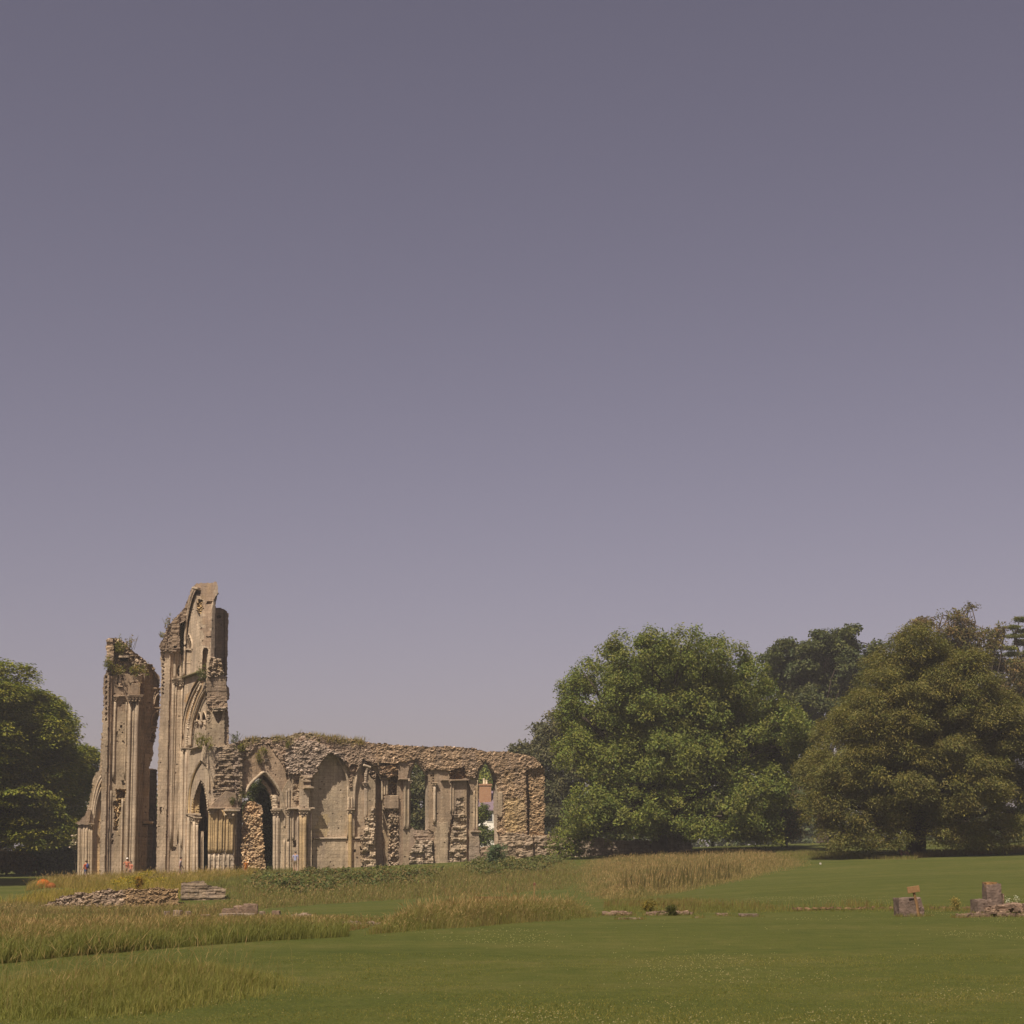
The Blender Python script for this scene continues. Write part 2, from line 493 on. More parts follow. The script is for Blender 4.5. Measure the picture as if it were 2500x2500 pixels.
def onplane(pl, px, py, off=0.0):
    """points on a plane (lifted off metres towards the viewer) behind photograph pixels"""
    n, P0 = pl
    px = np.asarray(px, float); py = np.asarray(py, float)
    t = plane_t((n, P0 + n * off), px, py)
    return EYE + rays(px, py) * t[..., None]

class Relief:
    def __init__(s, x0, x1, y0, y1, step, mpp):
        s.X, s.Y = np.meshgrid(np.arange(x0, x1 + step, step), np.arange(y0, y1 + step, step))
        s.t = np.full(s.X.shape, np.nan); s.part = np.zeros(s.X.shape, int)
        s.col = np.zeros(s.X.shape + (3,)); s.names = ['masonry']
        s.u = s.X * mpp; s.v = -s.Y * mpp; s.mpp = mpp
        s.D = rays(s.X, s.Y); s.len = np.linalg.norm(s.D, axis=-1)
        s.valid = np.zeros(s.X.shape, bool)
    def mask(s, poly, rag=0.0, seed=1, block=4.0):
        X, Y = s.X, s.Y
        if rag:
            bx = np.floor(Y / block).astype(np.int64); by = np.floor(X / (block * 1.3)).astype(np.int64)
            X = X + rag * 2 * (hash01(bx, bx * 0 + 3, seed) - 0.5) + rag * 0.7 * fbm(s.u * 2, s.v * 2, seed)
            Y = Y + rag * 1.6 * (hash01(by, by * 0 + 7, seed) - 0.5) + rag * 0.7 * fbm(s.u * 2 + 9, s.v * 2, seed + 1)
        return inside(poly, X, Y)
    def layer(s, poly, pl, col, part='masonry', rag=0.0, rub=None, course=None, seed=1, only=True, first=False, block=4.0, wob=0.03, var=0.12):
        m = s.mask(poly, rag, seed, block)
        if only and not first: m &= s.valid
        if part not in s.names: s.names.append(part)
        t = plane_t(pl, s.X[m], s.Y[m])
        c = np.tile(np.asarray(col, float), (m.sum(), 1))
        disp = wob * fbm(s.u[m] * 0.9, s.v[m] * 0.9, seed + 40)
        if rub:
            sx, sy, amp = rub
            uu = s.u[m] + 0.16 * fbm(s.u[m] * 2.3, s.v[m] * 2.3, seed + 21); vv = s.v[m] + 0.13 * fbm(s.u[m] * 2.3 + 7, s.v[m] * 2.3, seed + 22)
            h, idn = stones(uu, vv, sx * 0.8, sy * 0.8, seed, 0.95)
            h2, id2 = stones(uu * 1.1 + 3, vv * 1.1, sx * 1.9, sy * 2.1, seed + 31, 1.0)
            disp = disp + amp * (h * (0.2 + 1.0 * idn) - 0.5) + amp * 0.9 * (id2 - 0.5) + amp * 0.7 * fbm(s.u[m] * 5, s.v[m] * 6, seed + 4, 2) + amp * 1.0 * fbm(s.u[m] * 0.7, s.v[m] * 0.7, seed + 3)
            tone = 1 + 2.2 * var * (idn - 0.5)
            pale = (idn > 0.93)
            c = c * tone[:, None]
            c[pale] = c[pale] * 1.35 + 0.03
        elif course:
            ch, cl, amp = course
            vv = s.v[m] / ch + 0.45 * fbm(s.u[m] * 0.6, s.v[m] * 0.5, seed + 8) + 0.14 * fbm(s.u[m] * 3.5, s.v[m] * 3.5, seed + 18) + 0.5 * vnoise(s.v[m] * 0.9 / ch * 0.37, s.v[m] * 0, seed + 28)
            r = np.floor(vv).astype(np.int64)
            fr = vv - r
            bu = s.u[m] / cl * (0.7 + 0.9 * hash01(r, r * 0 + 2, seed)) + hash01(r, r * 0, seed) + 0.25 * fbm(s.u[m] * 1.2, s.v[m] * 2, seed + 19)
            b = np.floor(bu).astype(np.int64)
            hh = hash01(r, b, seed + 2) * 0.75 + hash01(r, r * 0 + 11, seed + 2) * 0.6
            joint = np.minimum(np.minimum(fr, 1 - fr) * ch, np.minimum(bu - b, 1 - (bu - b)) * cl)
            disp = disp + amp * (hh - 0.5) - amp * 0.55 * np.clip(1 - joint / 0.05, 0, 1) * (0.5 + 0.5 * fbm(s.u[m], s.v[m], seed + 12)) + 0.55 * amp * fbm(s.u[m] * 3, s.v[m] * 4, seed)
            c = c * (1 + 1.6 * var * (hash01(r, b, seed + 6) - 0.5))[:, None]
        else:
            c = c * (1 + var * fbm(s.u[m] * 0.5, s.v[m] * 0.35, seed + 5))[:, None]
        s.t[m] = t - disp / s.len[m]
        s.col[m] = c; s.part[m] = s.names.index(part); s.valid[m] = True
        return s
    def push(s, poly, dep, rag=0.0, seed=1, col=None):
        """sink (or raise, dep < 0) what is there already"""
        m = s.mask(poly, rag, seed) & s.valid
        s.t[m] += dep / s.len[m]
        if col is not None: s.col[m] = col
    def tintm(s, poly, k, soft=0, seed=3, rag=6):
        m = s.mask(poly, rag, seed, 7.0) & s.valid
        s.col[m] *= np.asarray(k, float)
    def hole(s, poly, rag=0.0, seed=1):
        m = s.mask(poly, rag, seed); s.valid[m] = False; s.t[m] = np.nan
    def pits(s, n, seed, rmax=2.2, dep=0.12):
        r = np.random.default_rng(seed)
        ok = np.argwhere(s.valid)
        for k in r.integers(0, len(ok), n):
            i, j = ok[k]; rad = r.uniform(0.8, rmax)
            w = 4
            sl = (slice(max(i - w, 0), i + w + 1), slice(max(j - w, 0), j + w + 1))
            d = (s.X[sl] - s.X[i, j]) ** 2 + ((s.Y[sl] - s.Y[i, j]) * r.uniform(0.6, 1.4)) ** 2
            m = (d < rad ** 2) & s.valid[sl]
            tt = s.t[sl]; tt[m] += dep / 1.0
            cc = s.col[sl]; cc[m] *= 0.85
    def build(s, parent, back, mat, thick_min=0.6):
        P = EYE + s.D * s.t[..., None]
        tb = np.maximum(plane_t(back, s.X, s.Y), s.t + thick_min)
        PB_ = EYE + s.D * tb[..., None]
        ny, nx = s.X.shape
        q = s.valid[:-1, :-1] & s.valid[1:, :-1] & s.valid[:-1, 1:] & s.valid[1:, 1:]
        I = np.arange(ny * nx).reshape(ny, nx)
        Q = np.stack([I[:-1, :-1], I[1:, :-1], I[1:, 1:], I[:-1, 1:]], -1)
        Pf = P.reshape(-1, 3); Bf = PB_.reshape(-1, 3); Cf = s.col.reshape(-1, 3)
        # sides: where a face ends
        qp = np.pad(q, 1)
        core = qp[1:-1, 1:-1]
        sides = []
        def edge(mask, a, b): 
            a = a[mask]; b = b[mask]
            sides.append(np.stack([a, a + ny * nx, b + ny * nx, b], -1))
        edge(core & ~qp[1:-1, :-2], Q[..., 1], Q[..., 0])
        edge(core & ~qp[1:-1, 2:], Q[..., 3], Q[..., 2])
        edge(core & ~qp[:-2, 1:-1], Q[..., 0], Q[..., 3])
        edge(core & ~qp[2:, 1:-1], Q[..., 2], Q[..., 1])
        pid = s.part[:-1, :-1]
        allV = np.vstack([Pf, Bf]); allC = np.vstack([Cf, Cf])
        out = {}
        for k, nm in enumerate(s.names):
            fr = Q[q & (pid == k)]
            Fs = [fr]
            if k == 0:
                Fs += sides + [Q[q][:, ::-1] + ny * nx]
            Fs = np.concatenate([f for f in Fs if len(f)]) if any(len(f) for f in Fs) else np.zeros((0, 4), int)
            if not len(Fs): continue
            used, inv = np.unique(Fs, return_inverse=True)
            out[nm] = new_mesh(nm.split('#')[0], allV[used], inv.reshape(Fs.shape), mat, parent, allC[used])
        return out

def pxarc(pts, n=24):
    """a smooth polyline through pixel points"""
    P = np.asarray(pts, float)
    d = np.concatenate([[0], np.cumsum(np.linalg.norm(np.diff(P, axis=0), axis=1))])
    T = np.linspace(0, d[-1], n)
    # Catmull-Rom style through numpy: cubic by finite-difference tangents
    m = np.gradient(P, d, axis=0) if len(P) > 2 else np.tile((P[-1] - P[0]) / d[-1], (len(P), 1))
    k = np.clip(np.searchsorted(d, T) - 1, 0, len(P) - 2)
    h = (d[k + 1] - d[k])[:, None]; u = ((T - d[k]) / (d[k + 1] - d[k]))[:, None]
    return (2 * u ** 3 - 3 * u ** 2 + 1) * P[k] + (u ** 3 - 2 * u ** 2 + u) * h * m[k] + (-2 * u ** 3 + 3 * u ** 2) * P[k + 1] + (u ** 3 - u ** 2) * h * m[k + 1]

def rod(name, parent, pl, pts, r, col, off=0.06, n=10, curve=False, sides=8):
    """a stone shaft, rib or moulding lying on a wall face"""
    P = pxarc(pts, n if not curve else max(n, 20)) if len(pts) > 2 or curve else np.linspace(pts[0], pts[1], n)
    W3 = onplane(pl, P[:, 0], P[:, 1], off)
    rr = r * (1 + 0.06 * rng.uniform(-1, 1, len(W3)))
    V, F = tube(W3, rr, sides)
    return new_mesh(name, V, F, STONE, parent, np.asarray(col) * rng.uniform(0.92, 1.06), smooth=True)

def ledge(name, parent, pl, pts, h, d, col, off=0.0):
    """a string course: a square bar along a pixel line"""
    P = np.asarray(pts, float)
    if len(P) == 2: P = np.linspace(P[0], P[1], 6)
    W3 = onplane(pl, P[:, 0], P[:, 1], off)
    n = pl[0]
    prof = [(0, -h / 2), (d * 0.55, -h / 2), (d, -h * 0.1), (d, h / 2), (0, h / 2 + 0.04)]
    V = np.concatenate([[w + n * a + np.array([0, 0, b]) for a, b in prof] for w in W3]); k = len(prof)
    F = [[i * k + j, i * k + (j + 1) % k, (i + 1) * k + (j + 1) % k, (i + 1) * k + j] for i in range(len(W3) - 1) for j in range(k)]
    T = []
    for i in (0, len(W3) - 1):
        for j in range(1, k - 1): T.append([i * k, i * k + j, i * k + j + 1])
    return new_mesh(name, V, [np.array(F), np.array(T)], STONE, parent, col)

def capital(name, parent, pl, px, py, w, h, col, off=0.1):
    """a carved bell capital with its abacus; px,py = top centre, w/h in metres"""
    c = onplane(pl, np.array([px]), np.array([py]), off)[0]
    m = MB()
    k = 10; a = np.arange(k) / k * 2 * pi
    prof = [(w * 0.30, -h), (w * 0.34, -h * 0.92), (w * 0.28, -h * 0.85), (w * 0.36, -h * 0.5), (w * 0.52, -h * 0.25), (w * 0.56, -h * 0.18)]
    V = np.concatenate([np.stack([c[0] + r * np.cos(a), c[1] + r * np.sin(a), np.full(k, c[2] + z)], -1) for r, z in prof])
    F = np.array([[i * k + j, i * k + (j + 1) % k, (i + 1) * k + (j + 1) % k, (i + 1) * k + j] for i in range(len(prof) - 1) for j in range(k)])
    m.add(V, [F], col)
    m.box(c + [0, 0, -h * 0.08], (w * 1.25, w * 1.25, h * 0.2), radians(30), col, bev=0.02)
    for q in range(9):                                                # leaves of the bell
        b = radians(30) + q / 9 * 2 * pi
        m.blob(c + np.array([cos(b) * w * 0.47, sin(b) * w * 0.47, -h * (0.42 + 0.16 * (q % 2))]), w * 0.13, col * 0.97, 0.25, 5)
    return m.build(name, STONE, parent)

def beads(name, parent, pl, pts, r, n, col, off=0.05):
    """a row of dog-tooth ornaments along a curve"""
    P = pxarc(pts, n)
    W3 = onplane(pl, P[:, 0], P[:, 1], off)
    m = MB()
    for w in W3: m.blob(w, r * rng.uniform(0.85, 1.1), col, 0.2, 5)
    return m.build(name, STONE, parent)
# ------------------------------------------------------------------ the ruin
TAN = np.array([0.40, 0.312, 0.222]); ASH = np.array([0.36, 0.277, 0.188]); BRN = np.array([0.275, 0.202, 0.140])
RUB = np.array([0.265, 0.20, 0.138]); YEL = np.array([0.405, 0.288, 0.15]); PALE = np.array([0.41, 0.325, 0.235]); GRY = np.array([0.30, 0.235, 0.18])
def lean(p, y0, y1, k=-0.024, yr=1700):
    """a vertical strip whose sides follow the camera's tilt: p = (x left, x right) at row yr"""
    a, b = p
    f = lambda x, y: (x + k * (y - yr), y)
    return [f(a, y0), f(b, y0), f(b, y1), f(a, y1)]
def poff(pl, p): return (pl[0], pl[1] + pl[0] * p)

# ---- left pier
LP0 = at(300, 2150, 142.0)
LB = (NB, LP0)
lt = thing('ruined_tower', 'shorter ruined stone pier with weeds on its broken top', 'ruin', (LP0[0], LP0[1], float(ground_z(LP0[0:1], LP0[1:2])[0])))
R = Relief(174, 396, 1545, 2186, 1.25, 0.0375)
out = [(188,2190),(190,2014),(184,2010),(205,1993),(212,1975),(217,1955),(222,1930),(226,1905),(233,1888),(243,1878),(247,1800),(250,1752),(249,1738),(252,1730),(252,1700),(252.6,1650),(258,1637),(262,1630),(258,1600),(259,1560),(266,1556),(293,1557),(300,1563),(316,1580),(330,1595),(338,1598),(347,1604),(357,1612),(360,1620),(371,1621),(378,1631),(381,1640),(385,1648),(391,1654),(391,1740),(388,1755),(385,1768),(381,1782),(382,1802),(377,1816),(374,1828),(376,1840),(370,1860),(366,1876),(384,1878),(384,2190)]
R.layer(out, LB, ASH, first=True, rag=1.6, seed=2)
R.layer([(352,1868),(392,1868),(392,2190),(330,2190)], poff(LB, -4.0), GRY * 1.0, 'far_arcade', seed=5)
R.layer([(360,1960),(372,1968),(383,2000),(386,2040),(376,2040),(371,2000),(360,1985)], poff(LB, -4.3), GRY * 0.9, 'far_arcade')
# shaded set-back on the right with the springing of the lost arch
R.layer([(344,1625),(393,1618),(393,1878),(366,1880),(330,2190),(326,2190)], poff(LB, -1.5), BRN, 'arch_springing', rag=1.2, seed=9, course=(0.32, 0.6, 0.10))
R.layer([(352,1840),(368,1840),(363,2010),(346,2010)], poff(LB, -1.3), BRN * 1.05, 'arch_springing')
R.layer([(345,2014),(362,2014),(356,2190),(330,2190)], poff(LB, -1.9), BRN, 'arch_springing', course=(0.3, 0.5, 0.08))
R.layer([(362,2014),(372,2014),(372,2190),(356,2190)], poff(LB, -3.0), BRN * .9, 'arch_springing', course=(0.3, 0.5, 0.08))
for (a, b, y0, y1) in ((372,390,1628,1676),(372,389,1690,1730),(368,386,1738,1772),(366,379,1790,1812)):   # blind tracery panels
    R.push([(a, y1), (a + 2, y0 + 10), ((a + b) / 2, y0), (b - 1, y0 + 10), (b, y1)], 0.45, 1.0, 4)
# the half arch on the left
R.layer([(186,2190),(190,2014),(222,2010),(226,1968),(233,1928),(242,1902),(248,1890),(246,1878),(232,1886),(222,1925),(212,1972),(200,1996),(184,2010)], poff(LB, 0.15), ASH, 'half_arch', rag=.6, seed=12)
R.layer([(226,2190),(228,2010),(230,1975),(236,1940),(243,1918),(250,1905),(250,2190)], poff(LB, -0.2), ASH * 1.06, 'half_arch', seed=13)
R.layer([(234,2190),(236,1995),(240,1975),(244,1985),(243,2190)], poff(LB, -0.17), YEL, 'half_arch', seed=14, rag=1.2)
R.layer([(183,2014),(189,2004),(205,1990),(214,1974),(222,1976),(220,2003),(216,2014)], poff(LB, 0.45), BRN * 1.1, 'half_arch', rag=.6, seed=15)
# pier strips
R.layer(lean((253,266), 1640, 2190), poff(LB, 0.45), TAN * .95, 'left_pilaster', seed=16, rag=0.5)
R.layer(lean((266,273), 1640, 2190), poff(LB, 0.25), BRN * 1.15, 'left_pilaster', seed=17)  # side of the pilaster, its shade put into a darker brown
R.layer(lean((273,312), 1636, 2190), poff(LB, 0.0), ASH * .95, 'pier_face', seed=18)
R.layer(lean((312,341), 1636, 2190), poff(LB, 0.4), ASH, 'right_pilaster', seed=19)
R.layer(lean((341,347), 1640, 2190), poff(LB, -0.1), BRN * .9, 'right_pilaster', seed=20)
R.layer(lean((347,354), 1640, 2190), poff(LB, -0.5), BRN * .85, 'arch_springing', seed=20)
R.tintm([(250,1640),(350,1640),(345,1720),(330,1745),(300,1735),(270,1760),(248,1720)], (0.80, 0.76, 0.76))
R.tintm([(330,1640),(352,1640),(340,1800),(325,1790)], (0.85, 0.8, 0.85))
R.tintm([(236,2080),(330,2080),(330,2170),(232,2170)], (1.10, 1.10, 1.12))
R.layer([(314,1640),(348,1636),(346,1668),(330,1664),(314,1668)], poff(LB, 0.50), BRN, 'right_pilaster', seed=21, rag=1.5)
R.layer([(321,1668),(343,1667),(342,1697),(320,1697)], poff(LB, 0.6), BRN * .95, 'right_pilaster', seed=22)
# broken head of the pier
R.layer([(256,1545),(300,1545),(350,1600),(364,1612),(358,1640),(340,1650),(300,1646),(272,1650),(258,1644),(250,1650),(254,1630)], poff(LB, -0.5), RUB * .85, 'rubble_head', rag=1.5, seed=25, rub=(0.42, 0.26, 0.24))
R.layer([(256,1545),(275,1545),(278,1600),(276,1630),(258,1634)], poff(LB, 0.1), BRN * 1.15, 'rubble_head', rag=1.0, seed=26, course=(0.34, 0.5, 0.14))
R.layer([(290,1601),(314,1600),(315,1605),(290,1606)], poff(LB, 0.3), PALE, 'rubble_head', seed=27)
R.push([(293,1606),(312,1606),(311,1614),(294,1614)], 0.9, .6)
R.push([(372,1621),(395,1660),(395,1680),(372,1640)], -0.3, 1.0)
# niche with the worn figure, putlog holes, the broken-out recess and the robbed facing below it
R.push([(286,1668),(288,1652),(294,1645),(300,1650),(303,1664),(302,1678),(288,1680)], 0.55, .5)
R.push([(293.5,1771),(299,1771),(299,1777),(293.5,1777)], 0.4)
R.push([(283,1788),(287,1786),(286,1797),(283,1798)], 0.25, .6)
R.push([(300,1807),(306,1813),(305,1817),(299,1811)], 0.25, .4)
R.push([(298,1905),(303,1905),(303,1912),(306,1912),(305,1917),(299,1917)], 0.35, .6)
R.layer([(283,1927),(306,1926),(309,1933),(303,1950),(298,1970),(289,2000),(287,2030),(277,2030),(279,1998),(277,1960),(284,1950)], poff(LB, -0.28), YEL * .9, 'robbed_facing', rag=2.0, seed=30, rub=(0.40, 0.30, 0.34))
R.push([(284,1929),(306,1928),(304,1948),(285,1949)], 0.7, .8)
R.push([(274,2035),(278,2035),(275,2046),(272,2046)], 0.4, .8); R.push([(273,2052),(277,2050),(275,2062),(271,2060)], 0.3, .8)
R.pits(150, 3, 1.6, 0.15)
for y in range(1650, 1760, 13): R.push([(257,y),(261,y-2),(262,y+5),(258,y+7)], 0.25, 1.0, y)
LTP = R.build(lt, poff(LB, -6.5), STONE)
lk = -0.024
def ly(x, y): return (x + lk * (y - 1700), y)
for x, y0, y1, r, p in ((281.5,1714,1905,0.11,0.0),(318,1714,2190,0.13,0.4),(334.5,1714,2185,0.21,0.45),(326.5,1714,2190,0.07,0.4),(344,1700,2190,0.06,-0.2),(350,1720,2185,0.07,-.7),(276,1930,2185,0.07,0.02),(305,1950,2185,0.09,0.02),(309,1714,1900,0.06,0.02)):
    rod('shaft', lt, LB, [ly(x, y0), ly(x, y1)], r, TAN * .95, p + 0.05)
for x, r in ((194,.13),(199,.09),(204.5,.13),(211,.16),(218,.10),(224,.12)):
    rod('shaft', LTP['half_arch'], LB, [(x, 2014), (x - 2.5, 2188)], r, ASH * 1.05, 0.2)
for pts, r in (([(222,2012),(225,1972),(232,1930),(240,1906),(247,1894)],.09),([(226,2012),(229,1975),(236,1936),(243,1914),(249,1902)],.11),([(230,2000),(233,1972),(239,1944),(247,1922)],.07)):
    rod('arch_moulding', LTP['half_arch'], LB, pts, r, TAN, 0.12, curve=True)
capital('capital', lt, LB, 283, 1701, 0.34, 0.42, BRN * 1.15, 0.1)
for x in (316.5, 324, 332, 341): capital('capital', LTP['right_pilaster'], LB, x, 1699, 0.36, 0.5, BRN * 1.1, 0.75)
capital('capital', LTP['half_arch'], LB, 222, 2011, 0.4, 0.35, ASH, 0.3)
ledge('string_course', lt, LB, [(276,1700),(304,1700)], 0.10, 0.30, BRN * 1.2, 0.0)
ledge('string_course', lt, LB, [(311,1698.5),(347,1698.5)], 0.12, 0.45, BRN * 1.2, 0.55)
ledge('string_course', lt, LB, [(370,1681),(391,1682)], 0.16, 0.3, BRN * 1.2, -1.5)
ledge('string_course', lt, LB, [(372,1728),(390,1730)], 0.12, 0.25, BRN * 1.2, -1.5)
ledge('string_course', lt, LB, [(364,1776),(384,1777)], 0.10, 0.25, BRN * 1.2, -1.5)
ledge('string_course', lt, LB, [(345,2008),(370,2009)], 0.22, 0.5, BRN * 1.1, -1.4)
for pts in ([(372,1734),(376,1700),(380,1688),(390,1684)],[(370,1772),(372,1750),(380,1738),(389,1734)],[(366,1806),(368,1792),(374,1783),(380,1781)],[(376,1720),(383,1697),(391,1690)]):
    rod('tracery', LTP['arch_springing'], LB, pts, 0.07, BRN * 1.25, -1.4, curve=True)
rod('tracery', LTP['far_arcade'], LB, [(361,1962),(373,1974),(382,2010),(384,2040)], 0.12, GRY, -5.3, curve=True)
m = MB()                                                             # the figure in the niche
fc = onplane(LB, np.array([293.0]), np.array([1672.0]), -0.05)[0]
m.blob(fc + [0, 0, 0.28], (0.17, 0.14, 0.36), BRN * 1.2, .2, 7); m.blob(fc + [0, 0, 0.75], (0.12, 0.12, 0.16), BRN * 1.25, .1, 7); m.box(fc + [0, 0, -0.15], (0.5, 0.4, 0.12), radians(30), BRN * 1.3, bev=0.02)
m.build('statue', STONE, lt)

# ---- tall pier
TP0 = at(410, 2145, 140.0)
TB = (NB, TP0)
TApt = onplane(TB, np.array([442.0]), np.array([1800.0]))[0]
TA = (NA, TApt)                                                       # the wall running forward from the pier
TEpt = onplane(TA, np.array([506.0]), np.array([1800.0]))[0]
TE = (NB, TEpt)                                                       # its broken near end
tt = thing('ruined_tower', 'tallest ruined stone pier with half of a great pointed arch', 'ruin', (TP0[0], TP0[1], float(ground_z(TP0[0:1], TP0[1:2])[0])))
R = Relief(372, 598, 1410, 2190, 1.25, 0.0368)
out = [(379,2195),(383,1990),(385,1860),(390,1719),(393,1636),(390,1586),(388,1579),(390,1570),(397,1560),(401,1546),(407,1532),(417,1519),(426,1509),(437,1498),(447,1486),(454,1473),(460.6,1456),(465.6,1440),(469,1433),(477,1425),(490,1422),(519,1423),(521,1419),(529,1420),(530,1428),(533,1434),(533,1445),(535,1447),(530,1462),(527,1483),(546,1485.5),(554,1491),(554,1496),(559,1497),(557.5,1549),(555.6,1640),(554,1672),(560.6,1681),(560,1707),(555,1712),(556,1723),(558,1744),(559.5,1763),(559.5,1816),(576,1812),(592,1806),(592,2195)]
R.layer(out, TB, TAN, first=True, rag=1.0, seed=51)
xa = lambda y: np.interp(y, [1480, 1640, 1770, 1850, 2130, 2190], [451, 447, 442, 440, 434, 433])
# left half: pilaster, return with its shade put into the brown, clustered strip
R.layer([(370,2195),(385,1580),(417,1580),(416,1640),(413,1720),(410,1860),(402,2195)], poff(TB, 0.38), TAN * 1.05, 'pilaster', seed=52, rag=.3)
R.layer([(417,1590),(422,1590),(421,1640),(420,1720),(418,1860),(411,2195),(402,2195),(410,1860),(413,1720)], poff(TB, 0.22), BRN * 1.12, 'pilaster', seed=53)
R.layer([(422,1590),(449,1590),(447,1640),(442,1770),(440,1850),(433,2195),(411,2195),(418,1860),(421,1640)], poff(TB, 0.12), TAN * .97, 'clustered_face', seed=54)
for y in range(1592, 1700, 9):
    x0 = 397 - (y - 1600) * .01
    R.push([(x0,y),(x0+3,y-2),(x0+5,y+3),(x0+1,y+5)], 0.22, 1.2, y)
# rough hollow head
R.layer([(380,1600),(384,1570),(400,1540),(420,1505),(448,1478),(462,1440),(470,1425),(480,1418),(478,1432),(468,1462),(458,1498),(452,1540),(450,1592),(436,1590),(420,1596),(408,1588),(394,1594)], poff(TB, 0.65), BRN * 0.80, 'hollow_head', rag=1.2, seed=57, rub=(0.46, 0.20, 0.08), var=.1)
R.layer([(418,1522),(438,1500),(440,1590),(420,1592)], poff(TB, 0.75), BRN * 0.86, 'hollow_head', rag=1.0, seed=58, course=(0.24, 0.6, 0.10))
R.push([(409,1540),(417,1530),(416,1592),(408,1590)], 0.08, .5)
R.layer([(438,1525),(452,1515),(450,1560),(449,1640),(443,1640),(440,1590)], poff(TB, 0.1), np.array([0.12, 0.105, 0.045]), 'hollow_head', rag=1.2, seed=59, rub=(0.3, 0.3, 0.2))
R.push([(423,1577),(432,1576),(431,1582),(425,1582)], 0.5, .5)
R.push([(431,1638),(437,1622),(437,1652),(434,1650)], 0.4, .4)
# the wall running forward: upper stage
upA = [(469,1440),(476,1452),(490,1450),(492,1500),(489,1560),(487,1644),(447,1655),(449,1600),(453,1530),(460,1490),(466,1462)]
R.layer(upA, poff(TA, -0.1), TAN, 'upper_wall', seed=61)
R.push([(456,1586),(457,1570),(460,1556),(462.5,1550),(466,1557),(469,1569),(469.5,1586)], 0.9)
R.layer([(460,1460),(471,1434),(479,1428),(481,1436),(472,1456),(463,1485),(455,1530),(451,1580),(449,1650),(446,1650),(448,1580),(452,1525)], poff(TA, 0.15), BRN * 1.0, 'upper_wall', rag=.5, seed=60)
turret = [(476,1422),(490,1416),(531,1416),(534,1446),(522,1464),(519,1483),(517,1560),(515,1600),(513,1650),(486,1650),(488,1560),(489,1500),(487,1478),(479,1470),(481,1450),(478,1440)]
nT = (np.array([-0.45, -0.89, 0]), onplane(TA, np.array([488.0]), np.array([1560.0]))[0])
R.layer(turret, nT, TAN * .93, 'turret', seed=62, rag=.5)
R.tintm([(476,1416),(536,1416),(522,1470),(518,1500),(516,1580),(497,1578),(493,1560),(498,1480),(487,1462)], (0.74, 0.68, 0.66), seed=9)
R.layer([(484,1464),(493,1462),(496,1485),(488,1500),(480,1490)], poff(nT, -0.15), YEL * .9, 'turret', rag=2.0, seed=63, rub=(0.35, 0.3, 0.3))
R.push([(481,1441),(490,1441),(491,1450),(481,1452)], 0.5, .6)
R.push([(505,1468),(518,1468),(517,1476),(504,1475)], 0.25, .8)
R.push([(504,1553),(515,1554),(515,1557),(505,1555.5)], 0.4, .6)
R.push([(493.5,1650),(495,1590),(498,1582),(505,1582),(508.5,1587),(505,1610),(503,1650)], 0.9)
R.push([(479,1490),(484,1490),(484,1526),(479,1526)], 0.15)
# bevel and the set-back block behind
nBev = (np.array([0.75, -0.66, 0]), onplane(nT, np.array([517.0]), np.array([1560.0]))[0])
R.layer([(522,1464),(530,1455),(531,1462),(527,1483),(526,1500),(525,1560),(524,1606),(514,1606),(515,1560),(518,1483)], nBev, GRY * .85, 'bevelled_edge', seed=64)
TBK = poff((NB, onplane(nT, np.array([517.0]), np.array([1560.0]))[0]), -3.4)
R.layer([(526,1478),(552,1481),(552,1730),(524,1730),(525,1560)], TBK, BRN * .9, 'back_block', seed=65)
R.layer([(549,1484),(562,1490),(562,1720),(548,1720)], poff(TBK, 0.25), BRN * .8, 'back_block', seed=66)
R.push([(528,1503),(536,1502),(539,1508),(530,1510)], 0.4, .5)
# front broken end of the wall, middle stage
endp = [(513,1606),(524,1604),(526,1607),(538,1611),(540,1622),(544,1638),(547,1645),(550,1676),(554,1707),(556,1732),(559.5,1757),(559.5,1864),(504,1864),(504,1700),(503,1655),(508,1640)]
R.layer(endp, TE, ASH * .92, 'broken_end', seed=70, rag=1.0)
R.layer([(508,1640),(513,1604),(540,1608),(547,1642),(530,1652),(506,1652)], poff(TE, 0.1), RUB, 'broken_end', rag=1.2, seed=71, rub=(0.5, 0.34, 0.3))
R.layer([(505,1655),(551,1650),(556,1712),(528,1708),(506,1700)], poff(TE, 0.12), BRN * .88, 'broken_end', seed=72, course=(0.45, 0.7, 0.05))
R.layer([(506,1700),(555,1700),(557,1728),(506,1728)], poff(TE, 0.16), BRN, 'broken_end', seed=73, course=(0.2, 0.5, 0.14), rag=1)
R.layer([(518,1730),(545,1726),(553,1728),(556,1734),(540,1737),(519,1738)], poff(TE, 0.35), PALE * .8, 'broken_end', rag=1.0, seed=74, course=(0.2, 0.4, 0.2))
R.push([(519,1738),(545,1735),(539,1758),(533,1767),(529,1758)], 0.55, .4)
R.layer([(548,1735),(562,1735),(562,1820),(549,1820)], poff(TE, -0.25), BRN, 'broken_end', rag=1.2, seed=75, course=(0.3, 0.5, 0.16))
R.layer([(503,1720),(512,1718),(514,1760),(508,1768),(503,1758)], poff(TE, -0.05), RUB, 'broken_end', rag=1.0, seed=76, course=(0.2, 0.4, 0.2))
